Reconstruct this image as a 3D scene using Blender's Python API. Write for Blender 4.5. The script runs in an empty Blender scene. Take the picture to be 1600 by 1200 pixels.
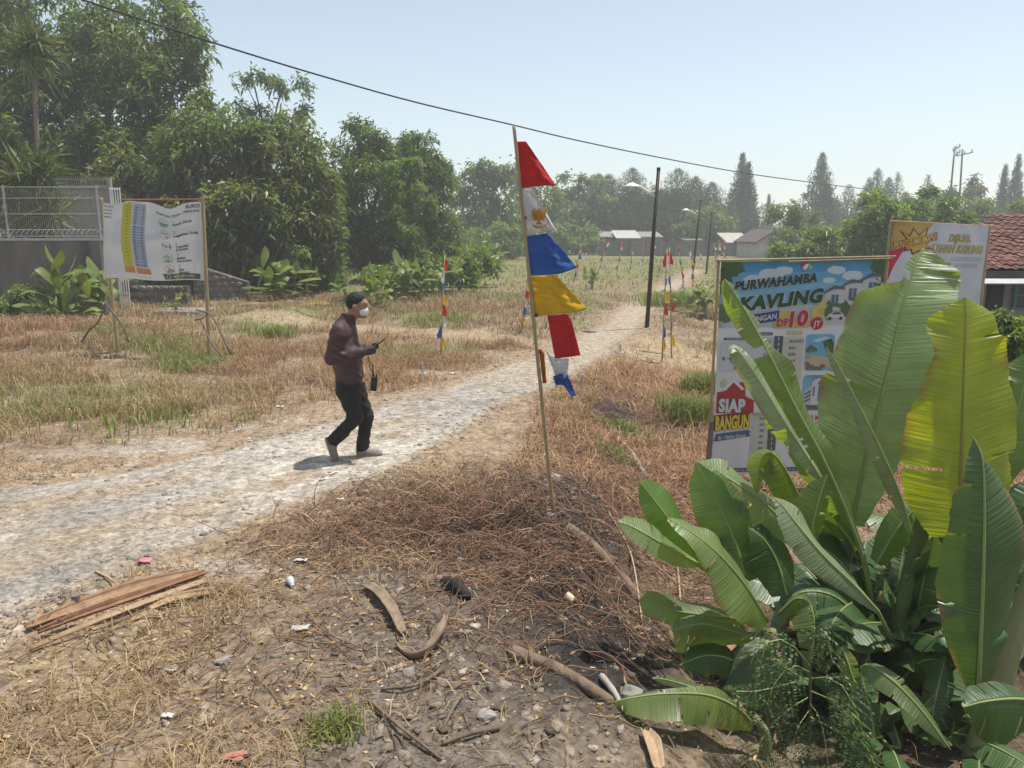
import bpy, bmesh, math, random
import numpy as np
from mathutils import Vector, Matrix

random.seed(7)
RNG = np.random.default_rng(11)
S = bpy.context.scene
COL = S.collection
R = math.radians

# ------------------------------------------------------------------ camera
F = 1230.0                      # focal length in photograph pixels (1600 wide)
CAMZ = 2.35
PITCH = math.atan((600 - 362) / F)
cam = bpy.data.cameras.new('camera')
cam.sensor_fit = 'HORIZONTAL'; cam.sensor_width = 36.0
cam.lens = 36.0 * F / 1600.0
cam.clip_start = 0.05; cam.clip_end = 6000
camo = bpy.data.objects.new('camera', cam); COL.objects.link(camo)
camo.location = (0, 0, CAMZ); camo.rotation_euler = (math.pi / 2 - PITCH, 0, 0)
S.camera = camo

# ------------------------------------------------------------------ sky, sun, exposure
SUN = Vector((0.275, 0.12, 0.955)).normalized()      # direction towards the sun
w = bpy.data.worlds.new('World'); S.world = w; w.use_nodes = True
nt = w.node_tree; nt.nodes.clear()
sky = nt.nodes.new('ShaderNodeTexSky'); sky.sky_type = 'NISHITA'; sky.sun_disc = False
sky.sun_elevation = math.asin(SUN.z)
sky.sun_rotation = math.atan2(SUN.x, SUN.y)
sky.air_density = 1.0; sky.dust_density = 0.5; sky.ozone_density = 1.0; sky.altitude = 0
bg = nt.nodes.new('ShaderNodeBackground'); bg.inputs[1].default_value = 0.148
ow = nt.nodes.new('ShaderNodeOutputWorld')
hs = nt.nodes.new('ShaderNodeHueSaturation'); hs.inputs['Saturation'].default_value = 0.62; hs.inputs['Hue'].default_value = 0.487   # milky tropical midday sky
nt.links.new(sky.outputs[0], hs.inputs['Color']); nt.links.new(hs.outputs[0], bg.inputs[0]); nt.links.new(bg.outputs[0], ow.inputs[0])
sl = bpy.data.lights.new('sun', 'SUN'); sl.energy = 4.8; sl.angle = R(0.6); sl.color = (1.0, 0.945, 0.86)
so = bpy.data.objects.new('sun', sl); COL.objects.link(so)
so.rotation_euler = (-SUN).to_track_quat('-Z', 'Y').to_euler(); so.location = SUN * 60
S.view_settings.view_transform = 'Standard'; S.view_settings.look = 'None'
S.view_settings.gamma = 1.0; S.view_settings.exposure = 0.12
S.view_settings.use_curve_mapping = False
S.render.engine = 'CYCLES'
S.cycles.use_denoising = True
S.cycles.max_bounces = 6; S.cycles.diffuse_bounces = 3; S.cycles.transmission_bounces = 4
S.cycles.transparent_max_bounces = 6; S.cycles.volume_bounces = 1
S.cycles.caustics_reflective = False; S.cycles.caustics_refractive = False
S.cycles.volume_step_rate = 4

# ------------------------------------------------------------------ picture point -> place
CP, SP = math.cos(PITCH), math.sin(PITCH)
def ray(px, py):
    u = (px - 800) / F; v = (600 - py) / F
    return Vector((u, CP + v * SP, -SP + v * CP))
def at(px, py, Y):
    """the point seen at (px, py) of the photograph that lies Y metres ahead"""
    d = ray(px, py); t = Y / d.y
    return Vector((d.x * t, Y, CAMZ + d.z * t))
def mpp(Y, py=500):
    """metres per photograph pixel at Y metres ahead"""
    return Y / (CP + (600 - py) / F * SP) / F

# ------------------------------------------------------------------ noise
_T = np.random.default_rng(3).random((256, 256))
def vnoise(x, y):
    x = np.asarray(x, float); y = np.asarray(y, float)
    xi = np.floor(x).astype(int); yi = np.floor(y).astype(int)
    fx = x - xi; fy = y - yi
    fx = fx * fx * (3 - 2 * fx); fy = fy * fy * (3 - 2 * fy)
    a = _T[xi & 255, yi & 255]; b = _T[(xi + 1) & 255, yi & 255]
    c = _T[xi & 255, (yi + 1) & 255]; d = _T[(xi + 1) & 255, (yi + 1) & 255]
    return (a * (1 - fx) + b * fx) * (1 - fy) + (c * (1 - fx) + d * fx) * fy
def fbm(x, y, f=1.0, o=4):
    s = 0; a = 0.5; n = 0
    for k in range(o):
        s = s + a * vnoise(np.asarray(x) * f + 17.3 * k, np.asarray(y) * f + 5.1 * k); n += a
        a *= 0.5; f *= 2.03
    return s / n
def ss(x, a, b):
    t = np.clip((np.asarray(x, float) - a) / (b - a), 0, 1)
    return t * t * (3 - 2 * t)

# ------------------------------------------------------------------ materials
MATS = {}
def nodes_of(name):
    m = bpy.data.materials.new(name); m.use_nodes = True
    n = m.node_tree.nodes; n.clear()
    out = n.new('ShaderNodeOutputMaterial')
    return m, n, m.node_tree.links, out
def mat(name, col, rough=0.7, var=0.15, scale=8.0, bump=0.0, bscale=40.0, metal=0.0, spec=0.3, trans=0.0, col2=None, stretch=(1, 1, 1)):
    """procedural material: a base colour with noise, an optional second tone, relief and thin-sheet translucency"""
    if name in MATS: return MATS[name]
    m, n, L, out = nodes_of(name)
    tc = n.new('ShaderNodeTexCoord'); mp = n.new('ShaderNodeMapping'); mp.inputs['Scale'].default_value = stretch
    L.new(tc.outputs['Object'], mp.inputs[0])
    nz = n.new('ShaderNodeTexNoise'); nz.inputs['Scale'].default_value = scale; nz.inputs['Detail'].default_value = 5
    L.new(mp.outputs[0], nz.inputs['Vector'])
    cr = n.new('ShaderNodeValToRGB')
    c = Vector(col); d = Vector(col2) if col2 else c * (1 + var)
    lo = c * (1 - var) if not col2 else c
    cr.color_ramp.elements[0].position = 0.3; cr.color_ramp.elements[1].position = 0.7
    cr.color_ramp.elements[0].color = (*lo, 1); cr.color_ramp.elements[1].color = (*d, 1)
    L.new(nz.outputs['Fac'], cr.inputs[0])
    p = n.new('ShaderNodeBsdfPrincipled')
    p.inputs['Roughness'].default_value = rough; p.inputs['Metallic'].default_value = metal
    p.inputs['Specular IOR Level'].default_value = spec
    L.new(cr.outputs[0], p.inputs['Base Color'])
    if bump:
        nb = n.new('ShaderNodeTexNoise'); nb.inputs['Scale'].default_value = bscale; nb.inputs['Detail'].default_value = 6
        L.new(mp.outputs[0], nb.inputs['Vector'])
        b = n.new('ShaderNodeBump'); b.inputs['Strength'].default_value = bump; b.inputs['Distance'].default_value = 0.02
        L.new(nb.outputs['Fac'], b.inputs['Height']); L.new(b.outputs[0], p.inputs['Normal'])
    if trans:
        t = n.new('ShaderNodeBsdfTranslucent'); mx = n.new('ShaderNodeMixShader'); mx.inputs[0].default_value = trans
        L.new(cr.outputs[0], t.inputs[0]); L.new(p.outputs[0], mx.inputs[1]); L.new(t.outputs[0], mx.inputs[2])
        L.new(mx.outputs[0], out.inputs[0])
    else:
        L.new(p.outputs[0], out.inputs[0])
    MATS[name] = m
    return m
def attr_mat(name, attr='col', rough=0.6, trans=0.0, tcol=(1.2, 1.25, 0.5), spec=0.3, fine=0.0, fscale=60, bump=0.0, bscale=80):
    """base colour from the mesh's own per-face colour (each leaf, stone or blade has its own tone)"""
    if name in MATS: return MATS[name]
    m, n, L, out = nodes_of(name)
    a = n.new('ShaderNodeAttribute'); a.attribute_name = attr
    src = a.outputs['Color']
    tc = n.new('ShaderNodeTexCoord')
    if fine:
        nz = n.new('ShaderNodeTexNoise'); nz.inputs['Scale'].default_value = fscale; nz.inputs['Detail'].default_value = 6
        L.new(tc.outputs['Object'], nz.inputs['Vector'])
        mr = n.new('ShaderNodeMapRange'); mr.inputs[1].default_value = 0.25; mr.inputs[2].default_value = 0.75
        mr.inputs[3].default_value = 1 - fine; mr.inputs[4].default_value = 1 + fine
        L.new(nz.outputs['Fac'], mr.inputs[0])
        vm = n.new('ShaderNodeVectorMath'); vm.operation = 'SCALE'
        L.new(src, vm.inputs[0]); L.new(mr.outputs[0], vm.inputs['Scale']); src = vm.outputs[0]
    p = n.new('ShaderNodeBsdfPrincipled'); p.inputs['Roughness'].default_value = rough
    p.inputs['Specular IOR Level'].default_value = spec
    L.new(src, p.inputs['Base Color'])
    if bump:
        nb = n.new('ShaderNodeTexNoise'); nb.inputs['Scale'].default_value = bscale; nb.inputs['Detail'].default_value = 7
        L.new(tc.outputs['Object'], nb.inputs['Vector'])
        b = n.new('ShaderNodeBump'); b.inputs['Strength'].default_value = bump; b.inputs['Distance'].default_value = 0.03
        L.new(nb.outputs['Fac'], b.inputs['Height']); L.new(b.outputs[0], p.inputs['Normal'])
    if trans:
        vm2 = n.new('ShaderNodeVectorMath'); vm2.operation = 'MULTIPLY'; vm2.inputs[1].default_value = tcol
        L.new(src, vm2.inputs[0])
        t = n.new('ShaderNodeBsdfTranslucent'); mx = n.new('ShaderNodeMixShader'); mx.inputs[0].default_value = trans
        L.new(vm2.outputs[0], t.inputs[0]); L.new(p.outputs[0], mx.inputs[1]); L.new(t.outputs[0], mx.inputs[2])
        L.new(mx.outputs[0], out.inputs[0])
    else:
        L.new(p.outputs[0], out.inputs[0])
    MATS[name] = m
    return m

# ------------------------------------------------------------------ object helpers
def tag(o, label=None, cat=None, group=None, kind=None):
    if label: o['label'] = label
    if cat: o['category'] = cat
    if group: o['group'] = group
    if kind: o['kind'] = kind
    return o
def empty(name, loc, rz=0.0):
    o = bpy.data.objects.new(name, None); COL.objects.link(o)
    o.location = loc; o.rotation_euler = (0, 0, rz); o.empty_display_size = 0.1
    return o
def link(name, me, parent=None):
    o = bpy.data.objects.new(name, me); COL.objects.link(o)
    if parent is not None:
        o.parent = parent
        o.matrix_parent_inverse = world_of(parent).inverted()
    return o
def world_of(o):
    m = Matrix.LocRotScale(o.location, o.rotation_euler, o.scale)
    if o.parent is not None:
        m = world_of(o.parent) @ o.matrix_parent_inverse @ m
    return m
def np_mesh(name, verts, faces, material, parent=None, fcol=None, smooth=False, vcol=None, vattr=None):
    """verts (n,3) in world coordinates, faces: list of index arrays (n,3)/(n,4); fcol: list of per-face colours to match"""
    me = bpy.data.meshes.new(name)
    verts = np.asarray(verts, np.float32)
    me.vertices.add(len(verts)); me.vertices.foreach_set('co', verts.ravel())
    if not isinstance(faces, (list, tuple)): faces = [faces]
    faces = [np.asarray(f, np.int32) for f in faces if len(f)]
    tot = np.concatenate([np.full(len(f), f.shape[1], np.int32) for f in faces])
    idx = np.concatenate([f.ravel() for f in faces])
    me.loops.add(len(idx)); me.loops.foreach_set('vertex_index', idx)
    me.polygons.add(len(tot)); me.polygons.foreach_set('loop_start', np.concatenate([[0], np.cumsum(tot)[:-1]]).astype(np.int32))
    me.polygons.foreach_set('loop_total', tot)
    if smooth: me.polygons.foreach_set('use_smooth', np.ones(len(tot), bool))
    if fcol is not None:
        a = me.attributes.new('col', 'FLOAT_COLOR', 'FACE')
        c = np.ones((len(tot), 4), np.float32); c[:, :3] = fcol; a.data.foreach_set('color', c.ravel())
    if vcol is not None:
        a = me.attributes.new('col', 'FLOAT_COLOR', 'POINT')
        c = np.ones((len(verts), 4), np.float32); c[:, :3] = vcol; a.data.foreach_set('color', c.ravel())
    if vattr:
        for k, v in vattr.items():
            a = me.attributes.new(k, 'FLOAT', 'POINT'); a.data.foreach_set('value', np.asarray(v, np.float32))
    me.update(calc_edges=True); me.validate()
    if material: me.materials.append(material)
    return link(name, me, parent)
class MB:
    """collects boxes, tubes, quads in world coordinates; build() links them as one mesh object"""
    def __init__(s): s.v = []; s.f = []
    def add(s, vs, fs):
        k = len(s.v); s.v += [tuple(v) for v in vs]; s.f += [tuple(i + k for i in f) for f in fs]
    def box(s, c, size, M=None):
        sx, sy, sz = [a / 2 for a in size]
        vs = [Vector((x, y, z)) for x in (-sx, sx) for y in (-sy, sy) for z in (-sz, sz)]
        if M is not None: vs = [M @ v for v in vs]
        s.add([v + Vector(c) for v in vs], [(0, 1, 3, 2), (4, 6, 7, 5), (0, 4, 5, 1), (2, 3, 7, 6), (0, 2, 6, 4), (1, 5, 7, 3)])
    def bar(s, a, b, wx, wy, up=(0, 0, 1)):
        a = Vector(a); b = Vector(b); t = (b - a).normalized(); u = t.cross(Vector(up))
        if u.length < 1e-3: u = t.cross(Vector((1, 0, 0)))
        u.normalize(); v = t.cross(u)
        vs = [p + u * (i * wx / 2) + v * (j * wy / 2) for p in (a, b) for i, j in ((-1, -1), (1, -1), (1, 1), (-1, 1))]
        s.add(vs, [(3, 2, 1, 0), (4, 5, 6, 7), (0, 1, 5, 4), (1, 2, 6, 5), (2, 3, 7, 6), (3, 0, 4, 7)])
    def tube(s, pts, rad, n=6, cap=True):
        pts = [Vector(p) for p in pts]
        if not isinstance(rad, (list, tuple)): rad = [rad] * len(pts)
        ring = []; u = None
        for i, p in enumerate(pts):
            t = (pts[min(i + 1, len(pts) - 1)] - pts[max(i - 1, 0)]).normalized()
            if u is None:
                u = t.cross(Vector((0.13, 0.31, 0.94)))
                if u.length < 1e-2: u = t.cross(Vector((1, 0, 0)))
            u = (u - t * u.dot(t)).normalized(); v = t.cross(u)
            ring.append([p + (u * math.cos(2 * math.pi * k / n) + v * math.sin(2 * math.pi * k / n)) * rad[i] for k in range(n)])
        vs = [q for r in ring for q in r]; fs = []
        for i in range(len(pts) - 1):
            for k in range(n):
                a = i * n + k; b = i * n + (k + 1) % n
                fs.append((a, b, b + n, a + n))
        if cap:
            fs.append(tuple(range(n))[::-1]); fs.append(tuple(range((len(pts) - 1) * n, len(pts) * n)))
        s.add(vs, fs)
    def poly(s, pts): s.add(pts, [tuple(range(len(pts)))])
    def prism(s, pts, off):
        n = len(pts); off = Vector(off); pts = [Vector(p) for p in pts]
        s.add(pts + [p + off for p in pts], [tuple(range(n))[::-1], tuple(range(n, 2 * n))] + [(i, (i + 1) % n, n + (i + 1) % n, n + i) for i in range(n)])
    def build(s, name, material, parent=None, smooth=False, bevel=0):
        me = bpy.data.meshes.new(name); me.from_pydata([tuple(v) for v in s.v], [], s.f)
        if material: me.materials.append(material)
        bm = bmesh.new(); bm.from_mesh(me); bmesh.ops.recalc_face_normals(bm, faces=bm.faces)
        if bevel: bmesh.ops.bevel(bm, geom=list(bm.edges), offset=bevel, segments=1, affect='EDGES')
        bm.to_mesh(me); bm.free()
        if smooth: me.shade_smooth()
        return link(name, me, parent)
def crom(pts, n):
    """n points along a Catmull-Rom curve through pts (any dimension)"""
    P = np.array([list(p) for p in pts], float)
    P = np.vstack([2 * P[0] - P[1], P, 2 * P[-1] - P[-2]])
    m = len(P) - 3; out = []
    for t in np.linspace(0, m - 1e-6, n):
        i = int(t); f = t - i; a, b, c, d = P[i:i + 4]
        out.append(0.5 * ((2 * b) + (c - a) * f + (2 * a - 5 * b + 4 * c - d) * f * f + (3 * b - a - 3 * c + d) * f ** 3))
    return np.array(out)
def copy_tree(o, parent=None):
    c = o.copy(); COL.objects.link(c); c.parent = parent
    for ch in list(o.children): copy_tree(ch, c)
    return c

# ------------------------------------------------------------------ the lie of the land
EY = np.array([-20, 0, 3.7, 5.0, 6.4, 9, 14.7, 20, 40, 200.]); EX = np.array([1.0, 0.8, 0.42, 0.34, 0.34, 0.80, 1.9, 4, 12, 60.])
MOUNDS = [(-9.2, 16.0, 2.6, 0.38), (-6.3, 21.5, 1.2, 0.35), (-1.0, 6.7, 0.8, 0.10), (0.30, 6.6, 0.7, 0.17), (-13, 17, 2.5, 0.3)]
def H0(x, y):
    x = np.asarray(x, float); y = np.asarray(y, float)
    d = x - np.interp(y, EY, EX)
    fade = 1 - ss(y, 15, 26)
    h = -0.42 * ss(d, -0.35, 1.5) * fade
    h = h - 0.10 * np.exp(-((d - 0.95) / 0.5) ** 2) * (1 - ss(y, 6.0, 8.5))
    for mx, my, r, a in MOUNDS:
        h = h + a * np.exp(-((x - mx) ** 2 + (y - my) ** 2) / (r * r))
    h = h + 0.72 * (1 - ss(y, 0.6, 2.6))
    h = h + 0.10 * (fbm(x, y, 0.25, 3) - 0.5) * ss(y, 4, 9)
    return h
def inside(poly, x, y):
    """signed distance to a closed polygon, positive inside"""
    P = np.array(poly); Q = np.roll(P, -1, 0)
    x = np.asarray(x, float); y = np.asarray(y, float)
    best = np.full(x.shape, 1e9); cnt = np.zeros(x.shape, int)
    for (ax, ay), (bx, by) in zip(P, Q):
        dx, dy = bx - ax, by - ay
        t = np.clip(((x - ax) * dx + (y - ay) * dy) / (dx * dx + dy * dy + 1e-12), 0, 1)
        best = np.minimum(best, (x - ax - t * dx) ** 2 + (y - ay - t * dy) ** 2)
        cond = ((ay > y) != (by > y))
        xi = ax + (y - ay) / (dy if abs(dy) > 1e-9 else 1e-9) * dx
        cnt += cond & (x < xi)
    return np.where(cnt % 2 == 1, 1, -1) * np.sqrt(best)
def flat(px, py):
    d = ray(px, py); t = -CAMZ / d.z
    return (d.x * t, d.y * t)
ROAD = [flat(*p) for p in [(-500, 815), (-200, 790), (0, 762), (200, 730), (380, 694), (520, 656), (690, 606), (800, 566), (880, 541), (935, 508), (975, 476), (1020, 452), (1062, 432), (1085, 420),
                           (1096, 422), (1082, 436), (1062, 455), (1028, 482), (992, 518), (950, 556), (885, 592), (768, 645), (705, 690), (620, 742), (480, 795), (300, 856), (150, 905), (0, 965), (-300, 1090)]]
TRACKS = [[flat(*p) for p in [(330, 497), (560, 508), (760, 518), (900, 540), (905, 552), (760, 530), (560, 517), (330, 505)]],
          [flat(*p) for p in [(930, 528), (1040, 522), (1130, 530), (1300, 540), (1300, 556), (1130, 552), (1040, 548), (940, 552)]]]
def road_d(x, y): return inside(ROAD, x, y) + 0.35 * (fbm(x, y, 1.1, 4) - 0.5)
def H(x, y):
    x = np.asarray(x, float); y = np.asarray(y, float)
    r = ss(inside(ROAD, x, y), -0.3, 0.3)
    near = 1 - ss(y, 25, 60)
    rough = (fbm(x, y, 2.3, 3) - 0.5) * 0.09 + (fbm(x + 9, y, 7.0, 3) - 0.5) * 0.05
    d = x - np.interp(y, EY, EX)
    rough = rough * (1 + 0.9 * ss(d, -0.8, 0.2) * (1 - ss(y, 9, 14)))
    return H0(x, y) + rough * (1 - 0.75 * r) * near
def hz(x, y): return float(H(np.array([x]), np.array([y]))[0])
def G(px, py):
    """where the line of sight through (px, py) meets the ground"""
    d = ray(px, py); z = 0.0
    for _ in range(12):
        t = (z - CAMZ) / d.z; z = hz(d.x * t, d.y * t)
    return Vector((d.x * t, d.y * t, z))
# ------------------------------------------------------------------ ground and road
def axis(lo, hi, fine, g0, g1, grow):
    a = list(np.arange(g0, g1 + 1e-6, fine)); s = fine
    while a[-1] < hi: s *= grow; a.append(a[-1] + s)
    s = fine; b = []; v = g0
    while v > lo: s *= grow; v -= s; b.append(v)
    return np.array(b[::-1] + a)
gx = axis(-2500, 2500, 0.055, -6.5, 5.0, 1.045)
gy = axis(-60, 3500, 0.05, 2.2, 9.0, 1.02)
XX, YY = np.meshgrid(gx, gy)
ZZ = H(XX, YY)
nx, ny = len(gx), len(gy)
rd = road_d(XX, YY)
def mixc(a, b, t): return a * (1 - t[..., None]) + np.array(b) * t[..., None]
def ground_tone(X, Y, rdist):
    n1 = fbm(X, Y, 0.5, 4); n2 = fbm(X + 40, Y + 3, 1.7, 4); n3 = fbm(X - 8, Y + 11, 6.0, 3)
    c = np.zeros(X.shape + (3,)) + np.array((0.25, 0.185, 0.125))            # dry soil with straw
    c = mixc(c, (0.31, 0.235, 0.15), ss(n2, 0.45, 0.65))
    c = mixc(c, (0.17, 0.12, 0.085), ss(n3, 0.55, 0.75) * 0.6)
    c = mixc(c, (0.17, 0.19, 0.07), ss(n1, 0.52, 0.66) * 0.7 * ss(Y, 8, 14))   # green flush
    c = mixc(c, (0.20, 0.21, 0.085), ss(Y, 26, 45) * 0.75)                     # far meadow
    d = X - np.interp(Y, EY, EX)
    bare = np.exp(-((d + 0.8) / 0.95) ** 2) * (1 - ss(Y, 5.4, 7.4))            # grey rubble in front
    c = mixc(c, (0.165, 0.135, 0.11), np.clip(bare * (0.6 + n2), 0, 1))
    red = np.exp(-((d - 1.0) / 1.4) ** 2) * ss(Y, 5.5, 8) * (1 - ss(Y, 15, 18))   # reddish dead grass
    c = mixc(c, (0.27, 0.165, 0.105), np.clip(red * 0.9, 0, 1))
    burn = np.exp(-((d - 0.10) / 0.62) ** 2) * (1 - ss(Y, 6.9, 8.2)) * ss(Y, 3.2, 4.0)
    burn = np.maximum(burn, 0.8 * np.exp(-(((X - 1.5) / 1.1) ** 2 + ((Y - 10.6) / 1.0) ** 2)))
    c = mixc(c, (0.045, 0.04, 0.037), np.clip(burn * (0.75 + 0.9 * n2), 0, 1))
    lo = ss(d, 0.75, 1.4) * (1 - ss(Y, 5.2, 6.6)); c = mixc(c, (0.10, 0.075, 0.055), lo * 0.85)       # shade under the bananas put into the soil colour, with old-leaf brown
    for T in TRACKS:
        t = ss(inside(T, X, Y) + 0.5 * (n2 - 0.5), -0.5, 0.3)
        c = mixc(c, (0.36, 0.275, 0.17), t * 0.95)
    e = np.maximum(ss(rdist, -0.75, 0.05), ss(rdist + .5 * (n2 - .5), -1.9, -.2) * (X < 1) * (Y > 6) * .9)
    c = mixc(c, (0.335, 0.25, 0.17), e * 0.85)                                # trodden verge
    pat = ss(fbm(X + 21, Y * 1.6 + 4, .8, 3), .54, .63) * ss(rdist, -1.6, -.5) * (1 - ss(rdist, -.2, .1)) * (X < -1); c = mixc(c, (0.40, 0.35, 0.29), pat * .8)   # pale patches on the verge
    r = ss(rdist, -0.02, 0.25)
    road = mixc(np.zeros(X.shape + (3,)) + np.array((0.37, 0.335, 0.29)), (0.27, 0.25, 0.225), ss(n2, 0.42, 0.62))
    road = mixc(road, (0.34, 0.265, 0.19), ss(n1, 0.50, 0.64) * 0.55)
    road = mixc(road, (0.41, 0.335, 0.245), ss(Y, 10.5, 13.5) * 0.8)                 # farther on it is bare dirt
    strip = np.exp(-((inside(ROAD, X, Y) - 0.75) / 0.28) ** 2) * ss(fbm(X + 5, Y + 9, .9, 3), .40, .56) * (X < -0.8)
    road = mixc(road, (0.33, 0.245, 0.155), np.clip(strip, 0, 1) * .75)                # worn grassy strip between the wheel tracks
    lime = np.exp(-(((X + 1.5) / 1.7) ** 2 + ((Y - 7.9) / 1.5) ** 2))            # pale crushed lime where the man walks
    road = mixc(road, (0.50, 0.45, 0.38), np.clip(lime * 1.2, 0, 1) * ss(n3 + n2, 0.7, 1.05))
    c = mixc(c, (0, 0, 0), r * 0) * (1 - r[..., None]) + road * r[..., None]
    return c
CC = ground_tone(XX, YY, rd) * 0.9
m_ground = attr_mat('dry earth', rough=0.95, spec=0.1, fine=0.42, fscale=9, bump=0.55, bscale=26)
# second, finer grain
_n = m_ground.node_tree.nodes; _l = m_ground.node_tree.links
_p = [k for k in _n if k.type == 'BSDF_PRINCIPLED'][0]
_src = _p.inputs['Base Color'].links[0].from_socket
_tc = [k for k in _n if k.type == 'TEX_COORD'][0]
_v = _n.new('ShaderNodeTexVoronoi'); _v.inputs['Scale'].default_value = 38
_l.new(_tc.outputs['Object'], _v.inputs['Vector'])
_mr = _n.new('ShaderNodeMapRange'); _mr.inputs[1].default_value = 0; _mr.inputs[2].default_value = 1; _mr.inputs[3].default_value = 0.68; _mr.inputs[4].default_value = 1.3
_sep = _n.new('ShaderNodeSeparateColor'); _l.new(_v.outputs['Color'], _sep.inputs[0]); _l.new(_sep.outputs[0], _mr.inputs[0])
_vm = _n.new('ShaderNodeVectorMath'); _vm.operation = 'SCALE'
_l.new(_src, _vm.inputs[0]); _l.new(_mr.outputs[0], _vm.inputs['Scale']); _l.new(_vm.outputs[0], _p.inputs['Base Color'])
ids = np.arange(nx * ny).reshape(ny, nx)
quads = np.stack([ids[:-1, :-1], ids[:-1, 1:], ids[1:, 1:], ids[1:, :-1]], -1).reshape(-1, 4)
go = np_mesh('ground', np.stack([XX, YY, ZZ], -1).reshape(-1, 3), quads, m_ground, vcol=CC.reshape(-1, 3), smooth=True)
tag(go, kind='structure')
# the gravel road: a skin 6 mm above the ground where the road runs
vin = (rd > 0.0).reshape(-1)
qk = quads[vin[quads].all(1)]
used = np.unique(qk); remap = np.zeros(nx * ny, int); remap[used] = np.arange(len(used))
vv = np.stack([XX, YY, ZZ + 0.0015 + 0.006 * ss(rd, 0.0, 0.35)], -1).reshape(-1, 3)[used]
ro = np_mesh('gravel_road', vv, remap[qk], m_ground, vcol=CC.reshape(-1, 3)[used], smooth=True)
tag(ro, kind='structure')
# ------------------------------------------------------------------ trees
def unit(v): return v / (np.linalg.norm(v, axis=-1, keepdims=True) + 1e-9)
def leaf_quads(base, d, length, width, rng, sag=0.25, fold=0.25, lift=0.0):
    """one folded, pointed leaf (a kite of four corners) per row"""
    n = len(base); d = unit(d)
    r = unit(rng.normal(size=(n, 3)) + np.array((0.35, 0.0, 1.0)) * lift); s = unit(np.cross(d, r)); up = np.cross(s, d)
    L = np.asarray(length).reshape(-1, 1); W = np.asarray(width).reshape(-1, 1)
    tip = base + d * L; tip[:, 2] -= sag * L[:, 0]
    mid = base + d * L * 0.45; mid[:, 2] -= sag * 0.3 * L[:, 0]
    a = mid + s * W * 0.5 + up * W * fold; b = mid - s * W * 0.5 + up * W * fold
    V = np.stack([base, a, tip, b], 1).reshape(-1, 3)
    f = np.arange(n * 4).reshape(n, 4)
    return V, f
def tones(n, cols, rng, var=0.22):
    """per-leaf colours drawn from (colour, weight) pairs"""
    c = np.array([k for k, _ in cols]); p = np.array([q for _, q in cols], float); p /= p.sum()
    out = c[rng.choice(len(c), n, p=p)]
    return out * (1 + var * rng.normal(size=(n, 1)).clip(-1.8, 1.8)).clip(0.35, 1.6)
M_LEAF = attr_mat('tree foliage', rough=0.42, trans=0.46, spec=0.5, tcol=(1.35, 1.6, 0.5))
M_BARK = mat('bark', (0.16, 0.125, 0.095), 0.9, 0.3, 14, bump=0.6, bscale=30, stretch=(1, 1, 0.25))
MANGO = [((0.08, 0.12, 0.034), 5), ((0.115, 0.16, 0.042), 4), ((0.17, 0.21, 0.055), 3), ((0.22, 0.18, 0.08), 0.6)]
MANGO_RUST = [((0.08, 0.12, 0.034), 4), ((0.14, 0.18, 0.05), 3.5), ((0.20, 0.18, 0.07), 1.6), ((0.26, 0.18, 0.09), 0.5)]
LIGHT = [((0.12, 0.18, 0.045), 4), ((0.17, 0.23, 0.06), 4), ((0.21, 0.26, 0.08), 2)]
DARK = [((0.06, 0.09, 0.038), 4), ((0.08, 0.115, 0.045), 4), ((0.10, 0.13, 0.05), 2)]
NEEDLE = [((0.05, 0.065, 0.04), 4), ((0.065, 0.08, 0.048), 4), ((0.09, 0.095, 0.06), 2)]
OLIVE = [((0.10, 0.14, 0.045), 4), ((0.135, 0.175, 0.055), 4), ((0.17, 0.195, 0.07), 2)]
def limbs(root, base, tops, r0, rng, name='trunk', splay=0.45):
    m = MB(); base = Vector(base); tops = [Vector(t) for t in tops]
    ctr = sum(tops, Vector()) / len(tops)
    fork = base.lerp(Vector((base.x * 0.6 + ctr.x * 0.4, base.y * 0.6 + ctr.y * 0.4, ctr.z)), splay)
    j = lambda s: Vector(rng.normal(size=3) * s)
    m.tube([base - Vector((0, 0, 0.15)), base.lerp(fork, 0.15) + j(0.02), base.lerp(fork, 0.6) + j(0.06), fork], [r0 * 1.35, r0, r0 * 0.85, r0 * 0.75], 9)
    for t in tops:
        p1 = fork.lerp(t, 0.4) + j(0.15) + Vector((0, 0, 0.12 * (t - fork).length)); 
        m.tube([fork - Vector((0, 0, 0.05)), p1, t], [r0 * 0.55, r0 * 0.36, r0 * 0.1], 6)
        for _ in range(2):
            q = p1.lerp(t, rng.uniform(0.1, 0.7)); e = t + j(0.05 * (t - fork).length)
            m.tube([q, q.lerp(e, 0.5) + j(0.08), e], [r0 * 0.22, r0 * 0.14, r0 * 0.04], 5)
    return m.build(name, M_BARK, root, smooth=True)
YK = 1.0
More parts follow.
